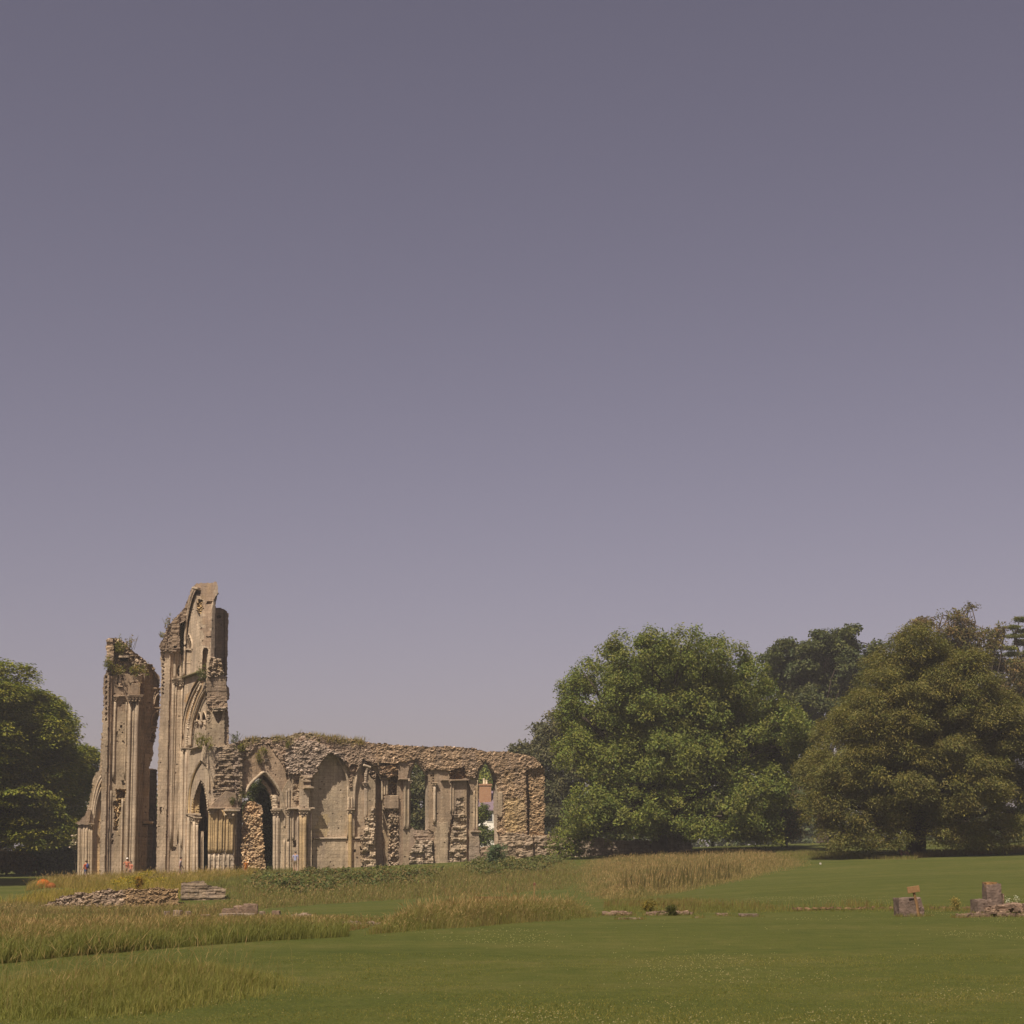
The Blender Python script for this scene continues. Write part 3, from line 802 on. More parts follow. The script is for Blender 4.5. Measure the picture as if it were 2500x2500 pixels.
# great half arch
R.layer([(447,1657),(484,1643),(492,1640),(502,1640),(502,1690),(498,1685),(488,1660),(482,1658),(469,1680),(459,1707),(452,1729),(447,1754),(444,1775),(442,1796),(441,1826),(439,1826),(442,1770)], poff(TA, 0.0), TAN * 1.02, 'arch_wall', seed=80)
archring = [(482,1658),(469,1680),(459,1707),(452,1729),(447,1754),(444,1775),(442,1796),(441,1826),(464,1826),(466,1794),(469,1769),(475.5,1744),(482,1725),(489,1706),(499,1684),(503,1675),(503,1655)]
R.layer(archring, poff(TA, -0.22), TAN * .9, 'arch_ring', seed=81)
R.layer([(503,1688),(497,1690),(489,1709),(482,1728),(476,1746),(470,1771),(467,1796),(464,1826),(500,1822),(504,1800),(504,1688)], poff(TA, -0.45), TAN * 1.03, 'arch_panel', seed=82)
R.tintm([(452,1700),(480,1660),(500,1665),(480,1720),(465,1770),(455,1770)], (1.0, 0.86, 0.66), rag=3)
R.push([(481,1760),(481,1750),(484,1741),(487,1740),(491,1750),(491,1764),(487,1758),(484,1758)], 0.8)
R.push([(494,1756),(495,1746),(498,1739),(502,1745),(504,1756),(504,1766),(499,1760)], 0.8)
R.push([(490,1764),(504,1762),(505,1785),(499,1778),(490,1772)], 0.35, .5)
# lower stage with the dark portal
low = [(440,1850),(441,1826),(464,1832),(500,1820),(526,1822),(526,1960),(510,1980),(509,2195),(433,2195)]
R.layer(low, poff(TA, 0.0), TAN * .97, 'lower_wall', seed=85)
gable = [(490,1856),(478,1873),(469,1895),(462,1923),(459,1949),(458,1984),(458,2195),(512,2195),(512,1975),(521,1922),(519,1910),(514,1892),(503,1868)]
R.layer(gable, poff(TA, -0.18), TAN * 1.03, 'portal_panel', seed=86)
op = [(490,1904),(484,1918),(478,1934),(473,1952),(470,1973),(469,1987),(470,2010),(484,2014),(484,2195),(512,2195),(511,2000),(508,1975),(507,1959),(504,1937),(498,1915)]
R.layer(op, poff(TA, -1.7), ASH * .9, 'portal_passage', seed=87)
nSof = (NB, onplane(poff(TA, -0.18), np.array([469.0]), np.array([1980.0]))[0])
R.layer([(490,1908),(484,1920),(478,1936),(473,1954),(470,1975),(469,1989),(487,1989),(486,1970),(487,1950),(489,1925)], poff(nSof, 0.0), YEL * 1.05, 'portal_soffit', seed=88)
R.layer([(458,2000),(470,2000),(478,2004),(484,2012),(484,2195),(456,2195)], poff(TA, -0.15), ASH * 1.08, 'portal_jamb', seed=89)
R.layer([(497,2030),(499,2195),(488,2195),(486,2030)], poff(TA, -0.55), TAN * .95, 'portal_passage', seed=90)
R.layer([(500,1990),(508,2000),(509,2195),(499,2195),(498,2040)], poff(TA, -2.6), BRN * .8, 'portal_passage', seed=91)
# near clustered pier with its sloping cap
R.layer([(508,1822),(530,1822),(530,1965),(508,1978),(509,1940),(512,1925),(512,1900),(509,1880)], poff(TE, 0.34), TAN * 1.02, 'lower_wall', seed=92)
R.layer([(527,1824),(558,1818),(575,1812),(592,1804),(592,1960),(575,1990),(526,1962),(521,1930)], poff(TE, 0.35), RUB * .85, 'rubble_shoulder', rag=1.6, seed=95, course=(0.19, 0.45, 0.26), var=.2)
R.layer([(507,1975),(513,1968),(525,1955),(535,1946),(542,1940),(551,1931),(576,1937),(583,1972),(576,1978),(552,1978),(551,1974)], poff(TE, 0.75), BRN * .95, 'sloping_cap', rag=.5, seed=96)
R.layer([(510,1976),(576,1976),(573,2100),(571,2195),(508,2195)], poff(TE, 0.7), YEL * .92, 'clustered_pier', seed=97)
R.layer([(508,2075),(572,2075),(571,2195),(507,2195)], poff(TE, 0.78), PALE * .9, 'clustered_pier', rag=1.2, seed=98, course=(0.35, 0.7, 0.05))
R.layer([(576,1976),(592,1976),(592,2195),(571,2195),(573,2100)], poff(TE, -0.35), GRY * .9, 'clustered_pier', seed=99)
R.pits(150, 4, 1.6, 0.14)
R.push([(418,2068),(431,2068),(428,2077),(421,2077)], 0.4, .8); R.push([(432,2050),(436,2048),(434,2062),(432,2062)], 0.3, .5)
R.push([(390,1970),(395,1970),(394,1986),(391,1986)], 0.3, .6)
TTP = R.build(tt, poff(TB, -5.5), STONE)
Tl = lambda x, y: (x - 0.024 * (y - 1700), y)
for pts, r, p in (([(423,1668),(416,2068)],.16,.12),([(430,1668),(424,1900),(419,2070)],.07,.15),([(445,1672),(441,1850),(434,2050)],.09,.15),([(428,1590),(427,1655)],.12,.12),([(440,1600),(442,1655)],.10,.12),([(445.5,1600),(444.5,1655)],.07,.12)):
    rod('shaft', tt, TB, pts, r, TAN, p)
for pts, r in (([(447,1830),(443,2070)],.10),([(455,1836),(452,2000),(450,2185)],.12),([(443.5,1830),(438,2180)],.08),([(460,1995),(457,2185)],.09),([(474,2006),(473,2185)],.14),([(481,2014),(481,2185)],.11)):
    rod('shaft', tt, TA, pts, r, TAN * .98, .1)
for k, (pts, r) in enumerate((([(483,1656),(469,1679),(459,1706),(452,1728),(447,1754),(444,1775),(442,1796),(441,1826)],.13),([(490,1662),(475,1687),(464,1712),(456.5,1735),(451.5,1758),(448,1780),(446.5,1800),(446,1826)],.10),
    ([(498,1672),(481,1700),(472,1722),(465,1745),(460.5,1766),(457.5,1786),(455.5,1806),(455,1822)],.0),([(502,1682),(489,1706),(482,1725.6),(475.5,1744),(469,1769),(466,1794),(464,1822)],.11),([(500,1676),(486,1702),(478,1723),(471,1745),(465.5,1768),(462,1792),(460.5,1822)],.08))):
    if r: rod('arch_moulding', TTP['arch_ring'], TA, pts, r, TAN * 1.05, -0.16, curve=True, n=30)
beads('dog_tooth_moulding', TTP['arch_ring'], TA, [(490,1672),(477,1702),(468,1729),(462,1758),(459,1781),(457,1800),(456,1820)], 0.13, 30, PALE * 1.1, -0.15)
rod('hood_moulding', tt, TA, [(476,1436),(469,1452),(463,1474),(457,1505),(453,1545),(450.5,1590),(449,1650)], 0.13, TAN * .9, 0.12, curve=True, n=26)
capital('capital', tt, TA, 456, 1826, 0.75, 0.55, TAN * .8, -0.2)
for x, y in ((425, 1658), (431, 1659)): capital('capital', tt, TB, x, y, 0.38, 0.5, TAN * .85, .2)
for x, y in ((441, 1659), (446, 1658)): capital('capital', tt, TB, x, y, 0.42, 0.62, TAN * .85, .2)
ledge('string_course', tt, TB, [(420,1657.5),(447,1657)], 0.14, 0.38, TAN * .8, .1)
ledge('string_course', tt, TA, [(447,1657),(487,1643),(492,1640)], 0.14, 0.38, np.array([0.16,0.14,0.06]), 0.0)
ledge('string_course', tt, TA, [(466,1830),(478,1827),(495,1822)], 0.12, 0.3, TAN * .8, 0.0)
ledge('ledge', tt, TA, [(456,1586),(470,1587)], 0.12, 0.2, PALE, -0.15)
ledge('ledge', tt, TA, [(456,1619),(469,1620)], 0.10, 0.08, PALE, -0.15)
# lancet niche
lanc = [(455,1586),(456,1570),(459,1556),(462,1548),(466,1556),(469.5,1568),(470,1586)]
rod('niche_arch', TTP['upper_wall'], TA, lanc, 0.10, TAN * 1.05, -0.1, curve=True, n=24)
m = MB()                                                              # dark hollow of the niche: a real recess box set into the face
rod('niche_arch', TTP['upper_wall'], TA, [(458,1585),(459.5,1570),(463,1556)], 0.08, TAN * .9, -0.12, curve=True)
rod('niche_arch', TTP['upper_wall'], TA, [(461,1585),(463,1572),(466,1562)], 0.08, TAN * .9, -0.12, curve=True)
# carved corbel heads by the paired niche
m = MB()
for x, y in ((479.5,1764),(483,1766),(487.5,1765),(490.5,1767),(500,1763),(501,1768)):
    m.blob(onplane(TA, np.array([x]), np.array([y]), -0.35)[0], 0.17, TAN * .85, .3, 6)
    if x > 498: m.build('carved_corbel', STONE, TTP['arch_panel']); m = MB()
    elif x == 490.5: m.box(onplane(TA, np.array([484.0]), np.array([1761.0]), -0.4)[0], (0.55, 0.6, 0.1), radians(30), TAN, bev=0.02); m.build('carved_corbel', STONE, TTP['arch_panel']); m = MB()
for pts in ([(481,1762),(481,1752),(484,1743),(487,1740),(490,1748),(492,1762)],[(492,1762),(494,1748),(498,1738),(502,1745),(505,1757)]):
    rod('niche_arch', TTP['arch_panel'], TA, pts, 0.07, TAN * 1.05, -0.4, curve=True)
# portal hood and zigzag
for o_, r in ((0, .12), (3.2, .09)):
    rod('portal_hood', TTP['portal_panel'], TA, [(458 + o_, 2000),(459 + o_,1949),(462 + o_,1923),(469 + o_,1895),(478 + o_,1873),(490,1856 + o_)], r, YEL if o_ else TAN, -0.1, curve=True, n=30)
rod('portal_hood', TTP['portal_panel'], TE, [(506,1872),(514,1892),(519,1911),(522,1922)], .11, TAN * .95, 0.38, curve=True, n=24)
beads('zigzag_moulding', TTP['portal_soffit'], nSof, [(471,1987),(470,1973),(473,1952),(478,1934),(484,1918),(490,1904)], 0.15, 15, YEL * 1.0, 0.03)
beads('zigzag_moulding', TTP['portal_soffit'], nSof, [(484,1987),(484,1970),(485,1950),(486.5,1934),(488.5,1922),(490,1910)], 0.14, 13, YEL * .95, 0.03)
beads('zigzag_moulding', TTP['portal_soffit'], TA, [(491,1906),(498,1917),(504,1939),(507,1960),(508,1976)], 0.13, 12, TAN * .9, -0.35)
ledge('string_course', tt, TA, [(463,1988),(490,1989)], 0.14, 0.4, TAN * .9, -0.3)
for x, y in ((470, 1990), (476, 1992), (482, 1995)): capital('capital', TTP['portal_jamb'], TA, x, y, 0.5, 0.6, TAN * .85, -0.1)
for x, r in ((513,.13),(518,.11),(522.5,.09),(529,.15),(537,.10),(541,.13),(548,.08),(556,.13),(562,.10),(567,.15)):
    y0 = 1978
    rod('shaft', TTP['clustered_pier'], TE, [(x, y0), (x - 2.2, 2082)], r, YEL * rng.uniform(.92, 1.08), .75)
for x, r in ((513,.10),(525,.09),(536,.08),(549,.10),(560,.10)):
    rod('shaft', TTP['clustered_pier'], TE, [(x - 2.2, 2086), (x - 3.5, 2188)], r, PALE * .92, .78)
rod('shaft', TTP['clustered_pier'], TE, [(577.5,1990),(576,2075)], .08, TAN, -0.25)
rod('shaft', TTP['clustered_pier'], TE, [(584,1985),(581,2188)], .07, GRY, -0.3)
capital('capital', TTP['clustered_pier'], TE, 563, 1977, 1.0, 0.75, PALE * .95, .75)
for x in (514, 519): capital('capital', TTP['clustered_pier'], TE, x, 1976, .36, .4, TAN, .85)
ledge('string_course', tt, TE, [(506,1974.5),(536,1974)], 0.12, .5, BRN * 1.1, .75)
ledge('string_course', tt, TE, [(550,1974.5),(584,1974.5)], 0.12, .5, BRN * 1.1, .75)
ledge('ledge', tt, nT, [(476,1437),(490,1439)], 0.22, .45, PALE * .95, 0.0)
# ---- the long wall
WB = poff(TE, 0.0)
WP0 = onplane(WB, np.array([900.0]), np.array([2130.0]))[0]
lw = thing('ruined_wall', 'long roofless stone wall with blind arches, two open lancet windows and a rubble top', 'ruin', (WP0[0], WP0[1], float(ground_z(WP0[0:1], WP0[1:2])[0])))
R = Relief(574, 1372, 1776, 2190, 1.25, 0.0375)
top = [(572,2195),(572,1813),(584,1808),(602,1803),(627,1798),(658,1799),(686,1799.6),(705,1795),(724,1788),(742,1787),(761,1789),(780,1796.5),(798,1798),(828,1802),(881,1806),(905,1812.6),(951,1816),(995,1819.6),(1030,1821),(1060,1821),(1091,1820),(1132,1824),(1172,1829),(1188,1834),(1240,1834),(1272,1840),(1300,1845),(1317,1860),(1328,1877),(1333,1886),(1330,1907),(1331,1985),(1327,2004),(1329,2037),(1360,2038),(1360,2195)]
R.layer(top, poff(WB, -0.45), ASH, first=True, rag=2.0, seed=101)
RB = (0.29, 0.18, 0.085)
# rubble crest along the whole wall
crest = [(560,1770),(1380,1770),(1380,1950),(1205,1950),(1200,1880),(1184,1860),(1168,1882),(1166,1900),(1140,1903),(1098,1905),(1095,1882),(1060,1880),(1036,1884),(1016,1858),(1004,1876),(990,1862),(975,1862),(972,1900),(930,1900),(924,1876),(905,1862),(888,1854),(878,1874),(868,1890),(856,1890),(846,1868),(830,1846),(809,1834),(790,1850),(772,1888),(764,1905),(740,1905),(735,1895),(702,1890),(668,1836),(655,1817),(630,1817),(582,1884),(582,1960),(560,1960)]
R.layer(crest, poff(WB, -0.05), RUB * np.array([0.97, .93, .95]), 'rubble_core', rag=2.0, seed=102, rub=RB, var=.2)
R.layer([(905,1800),(1345,1815),(1345,1905),(1210,1900),(1200,1868),(1184,1856),(1170,1876),(1160,1895),(1100,1900),(1060,1880),(1040,1880),(1016,1852),(995,1862),(940,1880),(915,1862)], poff(WB, 0.05), RUB * np.array([1.0, .92, .84]), 'rubble_core', rag=3, seed=103, rub=(0.27, 0.17, 0.085), var=.2)
R.layer([(690,1845),(715,1810),(750,1805),(790,1820),(830,1838),(845,1862),(820,1846),(805,1836),(786,1862),(772,1890),(740,1900),(705,1888)], poff(WB, 0.25), RUB * np.array([1.02, 1.04, 1.15]), 'rubble_core', rag=3, seed=104, rub=(0.34, 0.20, 0.11), var=.3)
R.layer([(572,1812),(584,1830),(580,1950),(560,1960),(560,1812)], poff(WB, 0.3), RUB * .85, 'rubble_core', rag=1.6, seed=95, course=(0.19, 0.45, 0.26), var=.2)
# grassy weathered crown of the crest
R.tintm([(575,1805),(605,1798),(640,1795),(700,1794),(745,1783),(785,1792),(790,1806),(740,1800),(700,1812),(640,1806),(600,1816),(575,1830)], (0.75, 0.80, 0.6), rag=8)
R.tintm([(796,1795),(860,1800),(900,1808),(870,1820),(820,1815)], (0.85, 0.85, 0.6), rag=8)
# bay 1: plastered pointed field with the open arch
f1 = [(578,1955),(580,1884),(593,1860),(612,1841),(630,1817),(655,1817),(668,1836),(686,1858),(697.5,1884),(701,1910),(702,1960),(700,2195),(664,2195),(664,1980),(578,1980)]
R.layer(f1, poff(WB, -0.15), BRN * np.array([1.12, 1.1, 1.08]), 'arched_field', seed=110, rag=.8)
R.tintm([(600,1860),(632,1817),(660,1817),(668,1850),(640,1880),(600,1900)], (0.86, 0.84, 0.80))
R.push([(635,1865),(640,1863),(643,1884),(640,1880)], 0.1, .6)
R.layer([(646,1852),(653,1852),(653,1860),(646,1860)], poff(WB, -0.02), PALE * .8, 'arched_field')
# soffit on the right of the opening, then the opening itself
nS = (np.array([-0.75, -0.66, 0]), onplane(poff(WB, -0.15), np.array([684.0]), np.array([1940.0]))[0])
R.layer([(643.5,1885),(662,1901),(675,1918),(686,1938),(687,1965),(664,1966),(664,1944),(657,1929),(649,1914),(640,1907),(632,1900)], nS, BRN * 1.0, 'arch_soffit', seed=111)
R.layer([(643.5,1885),(630,1895.5),(615.5,1908.6),(604,1925),(597,1940),(600,1945),(607,1930),(619,1912),(632,1902),(640,1907)], poff(WB, -0.8), BRN * .8, 'arch_soffit', seed=112)
R.hole([(641,1905),(649,1914),(657,1929),(664,1944),(667,1966),(668,2195),(589,2195),(590,1950),(599,1942),(608,1927),(619,1911),(632,1901)], .5)
R.layer([(572,1960),(592,1952),(592,2195),(572,2195)], poff(WB, -0.6), GRY * .9, 'opening_jamb', seed=113)
# clustered piers between bays 1 and 2
R.layer([(667,1975),(684,1975),(684,2195),(667,2195)], poff(WB, -0.05), TAN * .9, 'opening_jamb', seed=114)
R.layer([(684,1940),(702,1905),(712,1900),(712,2195),(684,2195)], poff(WB, -0.02), ASH * 1.05, 'pier_face', seed=115)
R.layer([(712,1890),(735,1890),(731,1980),(732,2195),(710,2195)], poff(WB, 0.05), ASH * 1.0, 'pier_face', seed=116)
R.layer([(716,1892),(733,1888),(729,1905),(728,1970),(716,1960)], poff(WB, -0.1), RUB * 1.05, 'pier_face', rag=1.5, seed=117, course=(0.26, 0.5, 0.2))
R.layer([(731,1902),(760,1900),(760,1920),(756,1925),(754,1975),(731,1975)], poff(WB, 0.45), TAN * .9, 'corbelled_block', seed=118)
R.push([(741,1909),(761,1909),(761,1917),(742,1917)], 0.3)
R.layer([(731,1975),(750,1975),(748,2195),(731,2195)], poff(WB, 0.35), YEL * .95, 'clustered_pier', seed=119)
R.layer([(750,1975),(765,1975),(763,2195),(748,2195)], poff(WB, -0.05), ASH * .95, 'clustered_pier', seed=120)
R.layer([(731,1895),(762,1890),(762,1903),(731,1903)], poff(WB, 0.35), RUB, 'rubble_core', rag=1.2, seed=121, course=(0.2, 0.5, 0.2))
R.push([(715,2054),(721,2052),(723,2060),(722,2069),(717,2068)], 0.7, .6)
R.push([(703,2097),(706,2092),(704,2108),(701,2110)], 0.35, .4)
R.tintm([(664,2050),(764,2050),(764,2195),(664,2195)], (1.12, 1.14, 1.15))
# bay 2: blank pointed panel
f2 = [(763,2195),(763,1905),(764,1893),(775,1886),(782,1863),(793,1850),(809,1836),(824,1850),(835,1868),(844,1886),(848,1900),(849,1921),(849,2046),(849,2195)]
R.layer(f2, poff(WB, -0.75), ASH * np.array([1.06, 1.08, 1.1]), 'blind_panel', seed=125, rag=.5, var=.05)
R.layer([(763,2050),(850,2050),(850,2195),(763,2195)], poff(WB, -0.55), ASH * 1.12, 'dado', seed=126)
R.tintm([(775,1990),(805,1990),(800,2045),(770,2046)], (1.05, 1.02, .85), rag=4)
R.layer([(848,1896),(849,1921),(851,1960),(851,2195),(862,2195),(862,1990),(864,1956),(866,1921),(870,1896),(860,1890)], poff(WB, -0.40), ASH * 1.1, 'mullion_pier', seed=127)
R.layer([(848,1884),(857,1866),(873,1868),(868,1892),(860,1900),(858,1925),(853,1925),(850,1900)], poff(WB, -0.35), BRN, 'mullion_pier', rag=1, seed=128, rub=(0.3, 0.25, 0.2))
# bay 3: half panel and the torn masonry
f3 = [(862,2195),(862,1990),(864,1956),(866,1921),(870,1896),(877,1875),(887,1856),(893,1870),(895,1995),(893,2195)]
R.layer(f3, poff(WB, -0.70), ASH * np.array([1.08, 1.08, 1.1]), 'blind_panel#2', seed=130, var=.05)
R.layer([(862,2050),(900,2050),(900,2195),(862,2195)], poff(WB, -0.52), ASH * 1.1, 'dado#2', seed=131)
R.layer([(887,1858),(900,1862),(912,1880),(918,1900),(916,1975),(908,1975),(905,1998),(890,2005),(891,1915),(888,1870)], poff(WB, -0.25), ASH * 1.0, 'torn_pier', rag=.6, seed=132)
R.layer([(891,1862),(905,1868),(920,1890),(916,1906),(905,1900),(896,1880)], poff(WB, -0.3), BRN * .9, 'torn_pier', rag=1.5, seed=133, rub=(0.4, 0.3, 0.35))
R.layer([(908,1974),(915,1974),(916,2060),(922,2100),(922,2195),(881,2195),(882,2045),(888,2040),(892,2000),(903,1995)], poff(WB, 0.30), PALE * np.array([.92, .9, .86]), 'torn_pier', rag=2.4, seed=134, course=(0.28, 0.6, 0.34), var=.2)
R.push([(880,2040),(886,2038),(888,2062),(884,2080),(880,2075)], 0.5, 1.5)
R.push([(862.5,2075),(868,2074),(869,2080),(864,2080)], 0.4)
R.push([(882,2062),(891,2055),(899,2072),(894,2082),(885,2082)], -0.25, 1.2)
# deep recess, robbed window with its block
R.layer([(918,1885),(930,1905),(934,1965),(934,2010),(945,2040),(945,2195),(922,2195),(916,2060),(917,1975)], poff(WB, -1.1), BRN * .95, 'deep_recess', seed=136)
R.layer([(926,1862),(974,1866),(975,1975),(938,1975),(935,1960),(930,1905)], poff(WB, -0.55), ASH * .85, 'blocked_window', seed=137)
R.layer([(949,1885),(970,1884),(969,1942),(949,1942)], poff(WB, -0.85), RUB * 1.1, 'blocked_window', rag=.8, seed=138, rub=(0.32, 0.26, 0.3))
R.layer([(926,1870),(972,1866),(972,1892),(948,1900),(928,1890)], poff(WB, -0.15), RUB * np.array([1, .88, .76]), 'rubble_core', rag=2, seed=139, rub=(0.32, 0.24, 0.22))
R.layer([(938,1943),(976,1943),(976,1974),(938,1974)], poff(WB, -0.25), BRN * 1.0, 'blocked_window', seed=140, rag=.6)
R.layer([(934,1976),(946,1978),(947,2010),(952,2040),(950,2195),(938,2195)], poff(WB, -1.0), ASH * .8, 'robbed_jamb', rag=1.6, seed=141)
R.layer([(943,1977),(975,1976),(976,2195),(946,2195),(949,2050),(950,2000)], poff(WB, -0.45), RUB * 1.15, 'robbed_jamb', rag=1.5, seed=142, rub=(0.40, 0.30, 0.34), var=.16)
R.layer([(974,1900),(984,1905),(984,2040),(986,2060),(984,2195),(974,2195)], poff(WB, -0.55), BRN * 1.05, 'robbed_jamb', seed=143)
# first open lancet
R.layer([(973,1860),(996,1860),(1000,1872),(994,1905),(972,1903)], poff(WB, -0.12), BRN * 1.1, 'window_pier', seed=144, rag=.8)
R.layer([(984,1900),(997,1900),(997,2026),(999,2195),(983,2195)], poff(WB, -0.25), ASH * .9, 'window_pier', seed=145)
R.layer([(996,1895),(1003,1872),(1016,1857),(1030,1876),(1038,1890),(1044,1900),(1047,2030),(996,2030)], poff(WB, -0.55), BRN * 1.05, 'window_frame', seed=146)
nJ = (np.array([-0.92, -0.38, 0]), onplane(poff(WB, -0.3), np.array([1047.0]), np.array([1960.0]))[0])
R.layer([(1036,1890),(1046,1898),(1047,2030),(1036,2030)], nJ, PALE * .85, 'window_frame', seed=147)
R.hole([(1016,1862),(1008,1876),(1003,1893),(1003,2022),(1008,2018),(1012,2025),(1037,2026),(1037,1893),(1029,1878)], .4)
R.layer([(984,2024),(1060,2024),(1062,2195),(984,2195)], poff(WB, -0.35), ASH * .9, 'sill_wall', seed=148)
R.layer([(1012,2026),(1058,2024),(1060,2055),(1020,2055),(1010,2040)], poff(WB, -0.25), BRN * 1.1, 'sill_wall', seed=149, rag=1.2, course=(0.2, 0.5, 0.08))
R.layer([(1016,2052),(1056,2052),(1062,2195),(996,2195),(1000,2085)], poff(WB, 0.25), PALE * .8, 'sill_wall', rag=2.2, seed=150, course=(0.40, 0.9, 0.42), var=.2)
# pier between the lancets
R.layer([(1044,1882),(1062,1878),(1098,1882),(1098,1905),(1140,1903),(1142,2110),(1142,2195),(1060,2195),(1058,2030),(1047,2026)], poff(WB, -0.12), BRN * np.array([1.12, 1.12, 1.08]), 'central_pier', seed=152, rag=.5)
R.layer([(1062,2008),(1095,2008),(1095,2195),(1064,2195)], poff(WB, -0.08), ASH * 1.02, 'central_pier', seed=153, rag=1.5)
R.layer([(1102,1880),(1135,1872),(1138,1900),(1120,1905),(1098,1902)], poff(WB, -0.4), RUB * np.array([.95, .8, .65]), 'rubble_core', rag=2, seed=154, rub=(0.32, 0.22, 0.25))
R.push([(1100,1905),(1104,1905),(1104,1985),(1101,1985)], 0.15)
R.layer([(1113,1950),(1134,1949),(1133,1987),(1140,1990),(1141,2195),(1096,2195),(1098,2050),(1103,2020),(1104,1992),(1113,1987)], poff(WB, -0.22), PALE * np.array([.86, .84, .8]), 'robbed_strip', rag=2.0, seed=155, course=(0.36, 0.9, 0.36), var=.2)
R.push([(1094,2040),(1100,2010),(1103,1988),(1108,1990),(1100,2040),(1098,2100),(1094,2100)], 0.35, 1.4)
R.layer([(1140,1905),(1148,1905),(1148,2195),(1140,2195)], poff(WB, -0.55), BRN, 'window_reveal', seed=156)
R.layer([(1148,1900),(1166,1898),(1168,2030),(1174,2075),(1175,2195),(1146,2195),(1146,2035)], poff(WB, -0.35), ASH * .95, 'window_pier#2', seed=157)
R.layer([(1146,2034),(1170,2034),(1175,2195),(1142,2195)], poff(WB, -0.12), PALE * .92, 'window_pier#2', seed=158, course=(0.32, 0.6, 0.03))
# second open lancet
R.layer([(1162,1896),(1172,1874),(1185,1858),(1196,1870),(1207,1886),(1216,1910),(1217,2060),(1206,2066),(1166,2034),(1164,1910)], poff(WB, -0.45), BRN, 'window_frame#2', seed=160)
nJ2 = (np.array([-0.92, -0.38, 0]), onplane(poff(WB, -0.15), np.array([1216.0]), np.array([1960.0]))[0])
R.layer([(1186,1862),(1194,1871),(1205,1886),(1214,1900),(1215,1950),(1218,2062),(1205,2062),(1203,1905),(1194,1880)], nJ2, PALE * .9, 'window_frame#2', seed=161)
R.hole([(1184.7,1864),(1175,1875),(1169,1886),(1169,2028),(1173,2068),(1206,2062),(1204,1985),(1203,1905),(1195,1882)], .4)
# rubble end and its coursed base
R.layer([(1212,1895),(1345,1850),(1345,2042),(1222,2042),(1214,2030),(1216,1960)], poff(WB, 0.05), RUB * np.array([1.1, 1.02, .92]), 'rubble_end', rag=1.6, seed=165, rub=(0.31, 0.18, 0.10), var=.16)
R.layer([(1230,1950),(1282,1945),(1284,2030),(1232,2035)], poff(WB, 0.02), YEL * .9, 'rubble_end', rag=4, seed=166, rub=(0.28, 0.165, 0.075), var=.14)
R.layer([(1288,1880),(1345,1870),(1345,2042),(1291,2042)], poff(WB, -0.25), RUB * np.array([1.08, .98, .82]), 'rubble_end', rag=2, seed=167, rub=(0.31, 0.19, 0.10), var=.17)
R.push([(1284,1880),(1289,1880),(1291,1935),(1294,1960),(1291,2000),(1291,2040),(1287,2040),(1287,1990),(1285,1940)], 0.6, 1.2)
R.layer([(1214,1932),(1227,1934),(1227,1990),(1222,1998),(1215,1990)], poff(WB, 0.12), ASH, 'rubble_end', rag=.6, seed=168)
R.push([(1214,1994),(1226,1996),(1222,2005),(1215,2003)], 0.4, .8)
R.layer([(1174,2068),(1212,2064),(1222,2040),(1240,2030),(1262,2034),(1300,2040),(1366,2036),(1366,2195),(1174,2195)], poff(WB, 0.45), PALE * np.array([.74, .70, .66]), 'coursed_base', rag=2.0, seed=170, course=(0.52, 1.3, 0.30), var=.22)
R.layer([(1174,2068),(1220,2066),(1220,2100),(1176,2100)], poff(WB, 0.5), BRN * 1.2, 'coursed_base', rag=2.0, seed=171, course=(0.5, 1.0, 0.2), var=.2)
R.push([(1300,2040),(1303,2040),(1306,2070),(1308,2110),(1303,2110),(1302,2070)], 0.6, 1.0)
R.pits(260, 6, 1.8, 0.14)
for y in range(1862, 1910, 6):                                       # socket rows of lost mouldings
    R.push([(1056.5, y + 25), (1060, y + 25), (1060, y + 28.5), (1056.5, y + 28.5)], 0.2)
LWP = R.build(lw, poff(WB, -2.6), STONE)
